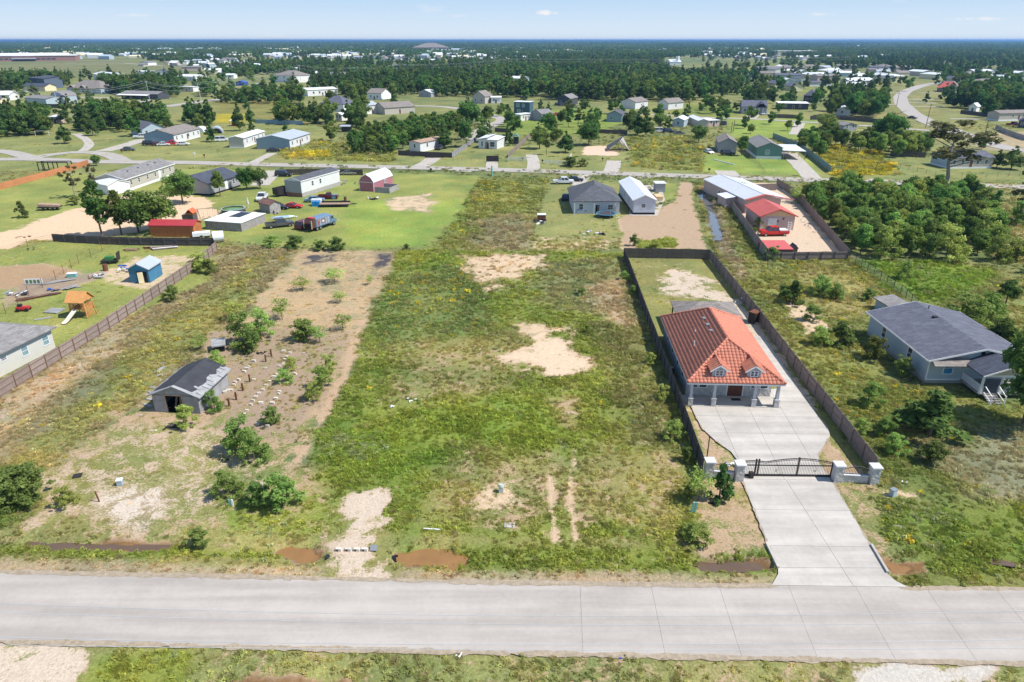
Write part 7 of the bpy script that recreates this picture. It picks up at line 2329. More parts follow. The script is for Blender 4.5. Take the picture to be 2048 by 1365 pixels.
item('drum', 'rusty burn barrel left of the blue shed', 'drum', 212, 542, lambda t: part('drum_body', MB().tube((0, 0, 0), (0, 0, 1.15), .4, .38, 12), M_RUST, t))
item('scrap_pile', 'heap of white and blue chairs left of the blue shed', 'chairs', 250, 543, junk(23, 9, 1.3, [M_WHP, M_BLUEP, M_WHP], .8))
item('scrap_pile', 'grey sheeting and branches in the middle of the junk yard', 'scrap', 190, 555, junk(24, 9, 1.6, [M_SILV, M_WHP, M_TIM], .7))
item('timber_stack', 'leaning grey frame timbers beside the wire fence', 'timber', 143, 577, boards(25, 9, 2.4, .25, [M_SILV, M_WOODG], False, .8), 50)
item('timber_stack', 'long rusty beams and pipes along the wire fence', 'timber', 78, 596, boards(26, 9, 6.0, .22, [M_RUST, M_TIM, M_WOODD], True, .1), 38)
item('scrap_pile', 'black bags at the end of the rusty beams', 'rubbish', 104, 583, junk(27, 6, .8, [M_BLKP, M_BLUEP], .6))
item('timber_stack', 'long pale boards reaching towards the wire fence', 'timber', 120, 565, boards(28, 6, 5.0, .2, [M_SILV, M_WOODG], True, .15), 36)
item('cooler', 'pale blue cooler box by the wire fence', 'cooler', 145, 554, lambda t: (part('box', MB().box(-.7, -.35, 0, .7, .35, .55), M_TEALP, t), part('lid', MB().box(-.73, -.38, .55, .73, .38, .68), M_WHP, t)), 10)
item('sign_board', 'pale sign frame with four dark green letters leaning by the fence', 'sign', 69, 570, lambda t: (part('frame', MB().box(-1.35, -.04, .1, 1.35, .04, 1.0), M_WHP, t), [part('lettering', MB().box(-1.15 + k * .58, -.07, .3, -.78 + k * .58, -.045, .85).box(-1.0 + k * .58, -.075, .3, -.78 + k * .58, -.07, .55), mat('sign_green', (.12, .2, .08), .6), t) for k in range(4)]), 6)
item('rubbish_pile', 'rubble and plastic strewn at the foot of the wire fence', 'rubbish', 30, 590, junk(29, 10, 1.9, [M_WHP, M_SILV, M_BLKP], .25))
item('ride_on_toy', 'red and black ride-on mower at the corner of the pale house', 'mower', 48, 622, lambda t: (part('body', MB().box(-.9, -.4, .25, .8, .4, .7), M_REDP, t, bevel=.08), part('seat', MB().box(-.6, -.25, .7, -.1, .25, 1.05), M_BLKP, t), [part('wheel', MB().tube((x, y - .1, .25), (x, y + .1, .25), .25, n=10), M_TYRE, t) for x in (-.6, .6) for y in (-.45, .45)]), 10)
item('pallet', 'pale wooden panel lying flat on the lawn near the playset', 'panel', 109, 623, lambda t: [part('board', MB().box(-1.1, -.9 + k * .46, .05, 1.1, -.5 + k * .46, .16), M_SILV, t) for k in range(4)], -8)
item('pallet', 'thin grey board lying beside the pale house corner', 'panel', 86, 638, lambda t: part('board', MB().box(-1.0, -.2, .02, 1.0, .2, .1), M_SILV, t), 35)
item('rubbish_pile', 'dark scrap at the edge of the sandy track', 'scrap', 62, 500, junk(30, 4, .7, [M_BLKP, M_RUST], .5))
item('scrap_pile', 'flattened brown sheet lying on the sandy track', 'scrap', 46, 475, junk(31, 4, 1.1, [M_RUST, M_TIM], .2))
# things along the lots
item('utility_box', 'pale green utility pedestal in the weeds of the centre lot', 'utility box', 1002, 984, lambda t: (part('post', MB().box(-.2, -.2, 0, .2, .2, .6), mat('pedestal_green', (.42, .5, .46), .6), t, bevel=.02), part('cap', MB().tube((0, 0, .6), (0, 0, .78), .24, .18, 12), MATS['pedestal_green'], t)))
item('utility_box', 'grey meter box on the sand right of the gate piers', 'utility box', 1785, 992, lambda t: (part('box', MB().box(-.25, -.2, 0, .25, .2, .65), mat('pedestal_grey', (.42, .5, .52), .6), t, bevel=.02), part('lid', MB().box(-.28, -.23, .65, .28, .23, .7), M_STEEL, t)), 25)
item('utility_box', 'pale utility pedestal on the bare ground at the far left', 'utility box', 241, 970, lambda t: (part('box', MB().box(-.22, -.2, 0, .22, .2, .5), M_LBSID, t), part('lid', MB().box(-.25, -.23, .5, .25, .23, .6), M_WHP, t)), 10)
item('marker_post', 'pair of teal marker posts leaning beside the driveway', 'marker', 1387, 1026, lambda t: [part('marker', MB().obox((x, 0, .5), (.16, .1, 1.1), Matrix.Rotation(.16, 3, 'Y')), M_TEALP, t) for x in (-.14, .12)])
item('marker_post', 'pair of white and teal marker posts near the left bushes', 'marker', 463, 1012, lambda t: [part('marker', MB().box(x - .07, -.05, 0, x + .07, .05, .75 - abs(x)), M_TEALP if x < 0 else M_WHP, t) for x in (-.12, .12)])
item('marker_post', 'white marker post behind the leafy bush', 'marker', 527, 992, lambda t: part('marker', MB().box(-.07, -.05, 0, .07, .05, 1.3), M_WHP, t))
item('post', 'lone thin dark post on the pale ground at the left', 'post', 199, 1004, lambda t: part('stake', MB().bar((0, 0, -.1), (-.12, 0, 1.05), .09), M_RUST, t))
item('flat_slab', 'flat pale cover slab in the grass below the centre lot', 'slab', 1019, 1052, lambda t: part('cover', MB().box(-.42, -.3, .0, .42, .3, .08), M_CONC, t), -4)
item('flat_slab', 'flat grey cover slab right of the driveway', 'slab', 1798, 1056, lambda t: part('cover', MB().box(-.5, -.28, .0, .5, .28, .07), M_CONC, t), -4)
item('flat_slab', 'dark rectangular cover on the bare left ground', 'slab', 155, 953, lambda t: part('cover', MB().box(-.35, -.3, .0, .35, .3, .12), M_IRON, t), 20)
item('water_meter', 'small black valve box near the young pine by the gate', 'valve box', 1425, 1007, lambda t: part('box', MB().box(-.18, -.18, 0, .18, .18, .3), M_BLKP, t))
item('black_bag', 'crumpled black plastic sheet left of the big bush', 'plastic sheet', 447, 923, junk(40, 6, .45, [M_BLKP], .12))
item('black_bag', 'black plastic sheet under the round bush by the shed', 'plastic sheet', 345, 858, junk(41, 7, .8, [M_BLKP], .1))
item('black_bag', 'small dark plastic heap right of the big bush', 'plastic sheet', 484, 934, junk(42, 3, .35, [M_BLKP], .15))
item('black_bag', 'dark tarp in the weeds behind the block rows', 'plastic sheet', 526, 707, junk(43, 4, .6, [M_BLKP], .15))
item('litter', 'crumpled white sheet lying in the centre lot weeds', 'litter', 826, 803, junk(44, 4, .55, [M_WHP], .3))
item('litter', 'small white scrap in the right part of the centre lot', 'litter', 1141, 828, junk(45, 2, .25, [M_WHP], .3))
item('litter', 'thin pale plank lying at the verge of the centre lot', 'litter', 864, 1060, lambda t: part('plank', MB().box(-.7, -.06, .02, .7, .06, .1), M_WHP, t), -6)
item('litter', 'small white scraps left of the large white sheet', 'litter', 790, 817, junk(46, 3, .5, [M_WHP], .2))
item('litter', 'white bag on the ground near the derelict shed', 'litter', 284, 832, junk(47, 2, .3, [M_WHP], .12))
item('litter', 'second white scrap lower left of the derelict shed', 'litter', 309, 862, junk(48, 2, .25, [M_WHP], .12))
item('litter', 'white scrap beside the far side of the drainage land', 'litter', 1652, 660, junk(49, 4, .5, [M_WHP, M_SILV], .3))
item('litter', 'blue scrap beside the right gate pier', 'litter', 1806, 967, junk(50, 2, .25, [M_BLUEP, M_WHP], .2))
item('litter', 'white rubbish on the kerb side of the near verge', 'litter', 916, 1313, junk(51, 3, .2, [M_WHP], .08))
item('litter', 'tiny blue can on the verge below the road', 'litter', 1238, 1318, lambda t: part('can', MB().tube((0, 0, .06), (.18, 0, .06), .05), M_BLUEP, t))
item('litter', 'pale rubble heap on the gate corner flower bed', 'rubble', 1462, 931, junk(52, 12, .55, [M_WHP, M_SILV, M_BLOCK], .15))
item('generator', 'white and dark machine standing against the right lot fence', 'machine', 1476, 607, junk(53, 7, .5, [M_WHP, M_IRON, M_SILV], 1.0))
item('smoker', 'black cabinet grill against the right board fence', 'grill', 1507, 645, lambda t: (part('cabinet', MB().box(-.7, -.5, .3, .7, .5, 1.5), M_IRON, t), part('hood', MB().box(-.75, -.55, 1.5, .75, .55, 1.65), M_RUST, t), part('leg', MB().box(-.65, -.45, 0, -.55, .45, .3), M_IRON, t), part('leg', MB().box(.55, -.45, 0, .65, .45, .3), M_IRON, t)), 40)
for k, (x, y) in enumerate(((1512, 430), (1500, 432), (1606, 445), (1615, 452), (1624, 458), (1632, 466))):
 item('stacked_crates', ['white cage beside the pink home', 'grey crate beside the pink home', 'rubble by the right compound fence, farthest piece', 'rubble by the right compound fence, second piece', 'pale slab by the right compound fence', 'blue grey tub by the right compound fence'][k], 'scrap', x, y, junk(60 + k, 4, .6, [M_WHP, M_SILV, M_TIM], .5))
item('ladder', 'white step ladder leaning at the right corner of the pink garage', 'ladder', 1578, 466, lambda t: [part('stile', MB().bar((s, 0, 0), (s, .5, 2.2), .07), M_WHITE, t) for s in (-.3, .3)] + [part('rung', MB().box(-.3, .1 * k, .3 + k * .42, .3, .1 * k + .08, .36 + k * .42), M_WHITE, t) for k in range(5)])
# concrete footing blocks in rows
blk = MB().box(-.22, -.12, 0, .22, .12, .24).mesh('concrete_block', M_BLOCK, bevel=.012)
rows = [[(451, 782), (462, 778), (468, 767), (478, 757), (489, 740), (494, 735), (498, 731), (508, 720), (470, 762), (456, 779)],
  [(488, 826), (494, 818), (502, 807), (506, 799), (512, 792), (518, 784), (526, 777), (532, 768), (540, 760), (548, 752), (554, 745), (559, 730), (566, 725)],
  [(520, 840), (528, 829), (538, 815), (552, 795), (558, 785), (522, 804), (545, 804), (559, 781), (535, 850), (515, 846)],
  [(580, 703), (608, 704), (575, 712), (571, 718), (591, 745), (562, 742), (508, 757), (567, 700)],
  [(531, 1094 - 360)]]
bseen = 0
for row in rows:
 for x, y in row:
  p = P(x, y + 4)
  o = obj('concrete_block', blk, None, (p.x, p.y, rnd.uniform(-.03, .02)), rnd.uniform(-.5, .5))
  o.rotation_euler.x = rnd.uniform(-.15, .15)
  o.scale = (rnd.uniform(.7, 1.1),) * 3
  tag(o, 'weathered concrete footing block in the rows right of the derelict shed', 'block', 'footing blocks right of the derelict shed')
for x, y, lb in ((459, 813, 'nearest'), (473, 800, 'second nearest'), (486, 782, 'middle'), (500, 764, 'fourth'), (532, 724, 'fifth, beside the dark tarp'), (543, 713, 'farthest')):
 item('post', lb + ' short dark post between the block rows', 'post', x, y, lambda t: part('stake', MB().box(-.08, -.08, -.1, .08, .08, .95), M_RUST, t), rnd.uniform(-8, 8))
# blocks and grating over the culvert crossing
for x, lb in ((678, 'leftmost'), (697, 'second'), (714, 'third'), (730, 'fourth')):
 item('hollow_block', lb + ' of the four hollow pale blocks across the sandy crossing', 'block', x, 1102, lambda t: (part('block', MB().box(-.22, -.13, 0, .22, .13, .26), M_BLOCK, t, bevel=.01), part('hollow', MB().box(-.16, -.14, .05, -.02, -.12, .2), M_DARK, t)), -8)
item('grating', 'grey paving slab at the right end of the block row', 'slab', 748, 1100, lambda t: part('plate', MB().obox((0, 0, .18), (.55, .5, .08), Matrix.Rotation(.3, 3, 'X')), M_STEEL, t), -6)
for x, y, s, lb in ((651, 1111, -1, 'left'), (794, 1112, 1, 'right')):
 p = P(x, y)
 cv = thing('culvert_pipe', 'black culvert pipe mouth at the ' + ('brown puddle left' if s < 0 else 'orange puddle right') + ' of the sandy crossing', 'pipe', (p.x, p.y, -.42), 0)
 part('pipe', MB().tube((0, 0, .12), (-s * .5, 0, .0), .32, n=16, caps=False).tube((0, 0, .12), (-s * .5, 0, .0), .28, n=16, caps=False), M_BLKP, cv)
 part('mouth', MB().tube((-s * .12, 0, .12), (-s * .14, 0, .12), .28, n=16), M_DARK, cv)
# bins, mailboxes along the far road
for x, y, lb, m in ((409, 316, 'brown mailbox post by the far road verge', M_RUST), (389, 313, 'white marker by the far road verge', M_WHITE), (742, 302, 'white post by the meadow edge', M_WHITE), (862, 345, 'dark hydrant post on the far road verge', M_IRON), (1045, 322, 'black bin at the white rail fence', M_IRON), (1085, 327, 'black bin at the start of the right white rail fence', M_IRON), (1205, 323, 'dark bin by the wire gate of the wreck yard', M_IRON), (1256, 366, 'brown box by the verge behind the hipped house', M_RUST), (1418, 345, 'small dark post near the overgrown lot', M_IRON), (244, 306, 'brown bin at the loop road kerb', M_RUST)):
 item('post_box', lb, 'post', x, y, lambda t, m=m: (part('post', MB().box(-.07, -.07, 0, .07, .07, 1.0), m, t), part('box', MB().box(-.3, -.22, .7, .3, .22, 1.15), m, t)))
item('steel_gate', 'solid dark gate panel in the cabin wire fence', 'gate', 985, 324, lambda t: part('panel', MB().box(-2.0, -.05, .1, 2.0, .05, 1.9), M_IRON, t))
item('steel_gate', 'dark steel gate before the brown roofed trailer drive', 'gate', 869, 317, lambda t: part('panel', MB().box(-3.2, -.05, .2, 3.2, .05, 1.7), M_IRON, t))
item('drain_pipe', 'long white pipe lying on the lawn by the gravel pull-in', 'pipe', 1449, 325, lambda t: part('pipe', MB().tube((-2.2, 5, .12), (1.6, -5, .12), .16, n=8), M_WHITE, t))
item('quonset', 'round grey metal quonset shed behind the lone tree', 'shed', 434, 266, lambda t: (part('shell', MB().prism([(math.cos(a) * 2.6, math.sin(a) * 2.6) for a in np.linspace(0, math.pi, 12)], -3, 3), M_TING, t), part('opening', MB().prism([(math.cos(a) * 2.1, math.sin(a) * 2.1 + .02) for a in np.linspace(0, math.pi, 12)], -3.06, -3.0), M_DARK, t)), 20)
item('dome_tent', 'white dome shelter left of the quonset shed', 'shed', 402, 264, lambda t: part('shell', MB().prism([(math.cos(a) * 2.4, math.sin(a) * 2.2) for a in np.linspace(0, math.pi, 12)], -1.6, 1.6), M_WHP, t), -10)
item('carport', 'small white roofed carport with red and white load on the far meadow', 'carport', 473, 252, lambda t: (part('roof', MB().slab([(-2.4, -2.2, 2.4), (2.4, -2.2, 2.4), (2.4, 2.2, 2.8), (-2.4, 2.2, 2.8)], .15), M_TINW, t), part('load', MB().box(-1.6, -1.4, 0, 1.6, 1.4, 1.5), M_REDP, t), [part('post', MB().box(x - .07, y - .07, 0, x + .07, y + .07, 2.4), M_STEEL, t) for x in (-2.2, 2.2) for y in (-2, 2)]))
item('carport', 'dark open shelter at the edge of the thicket', 'carport', 692, 264, lambda t: (part('roof', MB().slab([(-2.4, -1.8, 2.4), (2.4, -1.8, 2.4), (2.4, 1.8, 2.7), (-2.4, 1.8, 2.7)], .15), M_TING, t), part('back', MB().box(-2.2, 1.5, 0, 2.2, 1.6, 2.4), M_WOODD, t)))
item('cedar_stack', 'orange timber stacks on the sandy building lot', 'timber', 1367, 213, junk(70, 14, 6, [M_NEWW, M_CEDAR, M_NEWW], 1.6))
item('black_arch', 'black playground arch structure behind the black fence', 'play frame', 130, 212, lambda t: part('arch', MB().prism([(math.cos(a) * 3, math.sin(a) * 6) for a in np.linspace(0, math.pi, 10)] + [(math.cos(a) * 2.2, math.sin(a) * 5.2) for a in np.linspace(math.pi, 0, 10)], -.4, .4), M_IRON, t))
item('dirt_heap', 'brown soil heap with a pale machine in front on the left field', 'soil heap', 205, 207, junk(71, 8, 3.5, [M_TIM, M_TIM, M_WHP], 1.4))


# ------------------------------------------------------------------ poles and wires
def pole(px, py, top, label, cross=True, lean=0.0, m=None, r=.16):
 p = P(px, py)
 h = top_h(p.x, p.y, top)
 t = thing('utility_pole', label, 'utility pole', (p.x, p.y, 0), 0)
 part('shaft', MB().tube((0, 0, -.2), (lean * h, 0, h), r, r * .7, 8), m or M_BARK, t)
 if cross: part('cross_arm', MB().box(lean * h - 1.1, -.08, h - .7, lean * h + 1.1, .08, h - .55), m or M_BARK, t)
 return Vector((p.x + lean * h, p.y, h))


PL = mat('pale_pole', (.5, .5, .48), .8)
ln = [pole(122, 224, 182, 'leaning pale pole beside the black board fence', True, -.1, PL), pole(301, 208, 162, 'pale pole before the long dark house', True, 0, PL),
      pole(403, 205, 166, 'pale pole beside the highway section', True, -.05, PL), pole(602, 166, 130, 'pale pole right of the big white hipped house', True, 0, PL),
      pole(717, 160, 134, 'pale pole in the middle wood', True, 0, PL), pole(788, 155, 130, 'farthest pale pole of the power line', True, 0, PL)]
rp = [pole(1851, 256, 208, 'brown pole on the outer side of the road bend', True, .02), pole(1793, 212, 185, 'brown pole left of the road bend', True), pole(1775, 206, 166, 'thin brown pole beside the left drives', False),
      pole(1965, 284, 241, 'brown pole at the turn of the curving road', True, .02)]
pole(1466, 265, 240, 'twin thin dark pole in the green field', False, .03)
pole(1462, 266, 244, 'short thin pole beside the twin pole', False, .03)
pole(984, 352, 332, 'teal and white short pole on the far road verge', False, 0, M_TEALP, .25)
M_WIRE = mat('wire_pale', (.45, .47, .48), .5)


def cable(a, b, label, sag=1.5, r=.05, group=None, n=14):
 pts = []
 for i in range(n + 1):
  f = i / n
  q = Vector(a).lerp(Vector(b), f)
  q.z -= sag * 4 * f * (1 - f)
  pts.append(q)
 o = part('overhead_cable', MB().path(pts, r, 4), M_WIRE, None)
 tag(o, label, 'cable', group)


ends = [Vector((-700, 330, 13))] + ln + [P(1024, 146, 0).to_3d() + Vector((0, 0, 16)), P(1700, 140, 0).to_3d() + Vector((0, 0, 16))]
for k, dz in enumerate((0, -.9, -3.2)):
 for i, (a, b) in enumerate(zip(ends[:-1], ends[1:])):
  cable(a + Vector((.9 * (k - 1), 0, dz)), b + Vector((.9 * (k - 1), 0, dz)), 'pale overhead wire strung between the poles of the left power line', 2.0, .04, 'wires of the left power line')
for a, b in ((rp[0], rp[3]), (rp[1], rp[0]), (rp[2], rp[1])):
 cable(a, b, 'thin wire strung between the brown poles of the curving road', 1.2, .04, 'wires along the curving road')
WH = 9.0
for k, (x0, y0, x1, y1, x2, y2, lb) in enumerate(((0, 1207, 1024, 1232, 2048, 1222, 'uppermost'), (0, 1225, 1024, 1249, 2048, 1244, 'second'), (0, 1275, 1024, 1290, 2048, 1279, 'third'), (0, 1290, 1024, 1300, 2048, 1296, 'lowest'))):
 a, m_, b = P(x0, y0, WH + 1), P(x1, y1, WH + .4), P(x2, y2, WH + 1)
 pts = []
 for i in range(41):
  f = -0.6 + 2.2 * i / 40
  l0, l1, l2 = (f - .5) * (f - 1) * 2, f * (f - 1) * -4, f * (f - .5) * 2
  q = a * l0 + m_ * l1 + b * l2
  pts.append(Vector((q.x, q.y, WH + .4 + .6 * (2 * f - 1) ** 2)))
 tag(part('overhead_cable', MB().path(pts, .013, 5), M_WIRE, None), lb + ' of the four thin wires crossing above the near road', 'cable')
 ends_ = (pts[0], pts[-1])
 if k == 0: pa, pb = ends_
for q, lb in ((pa, 'wooden pole carrying the near wires beyond the left edge'), (pb, 'wooden pole carrying the near wires beyond the right edge')):
 t = thing('utility_pole', lb, 'utility pole', (q.x, q.y - 2.2, 0))
 part('shaft', MB().tube((0, 0, -.2), (0, 0, q.z + .8), .16, .11, 8), M_BARK, t)
 part('cross_arm', MB().box(-.08, -1.6, q.z - .2, .08, 2.6, q.z - .05), M_BARK, t)
# ------------------------------------------------------------------ trees
_tc = {}


def tree(kind, x, y, h, label, group=None, rz=None, squash=1.0, name=None):
 tm, cm, H0 = rnd.choice(PROTO[kind])
 s = h / H0
 nm = name or {'pine': 'pine_tree', 'broad': 'broadleaf_tree', 'bright': 'broadleaf_tree', 'narrow': 'broadleaf_tree', 'sparse': 'sparse_tree', 'cone': 'young_pine', 'bush': 'bush', 'darkbush': 'bush', 'sapling': 'sapling'}[kind]
 t = thing(nm, label, 'bush' if 'bush' in nm else 'tree', (x, y, 0), rnd.uniform(0, 6.28) if rz is None else rz, group)
 t.scale = (s * squash, s * squash, s)
 obj('stem' if 'bush' in nm or nm == 'sapling' else 'trunk', tm, t)
 obj('foliage' if 'bush' in nm or nm == 'sapling' else 'crown', cm, t)
 return t


def tree_px(kind, px, py, top, label, group=None, squash=1.0):
 p = P(px, py)
 return tree(kind, p.x, p.y, max(.5, top_h(p.x, p.y, top)), label, group, squash=squash)


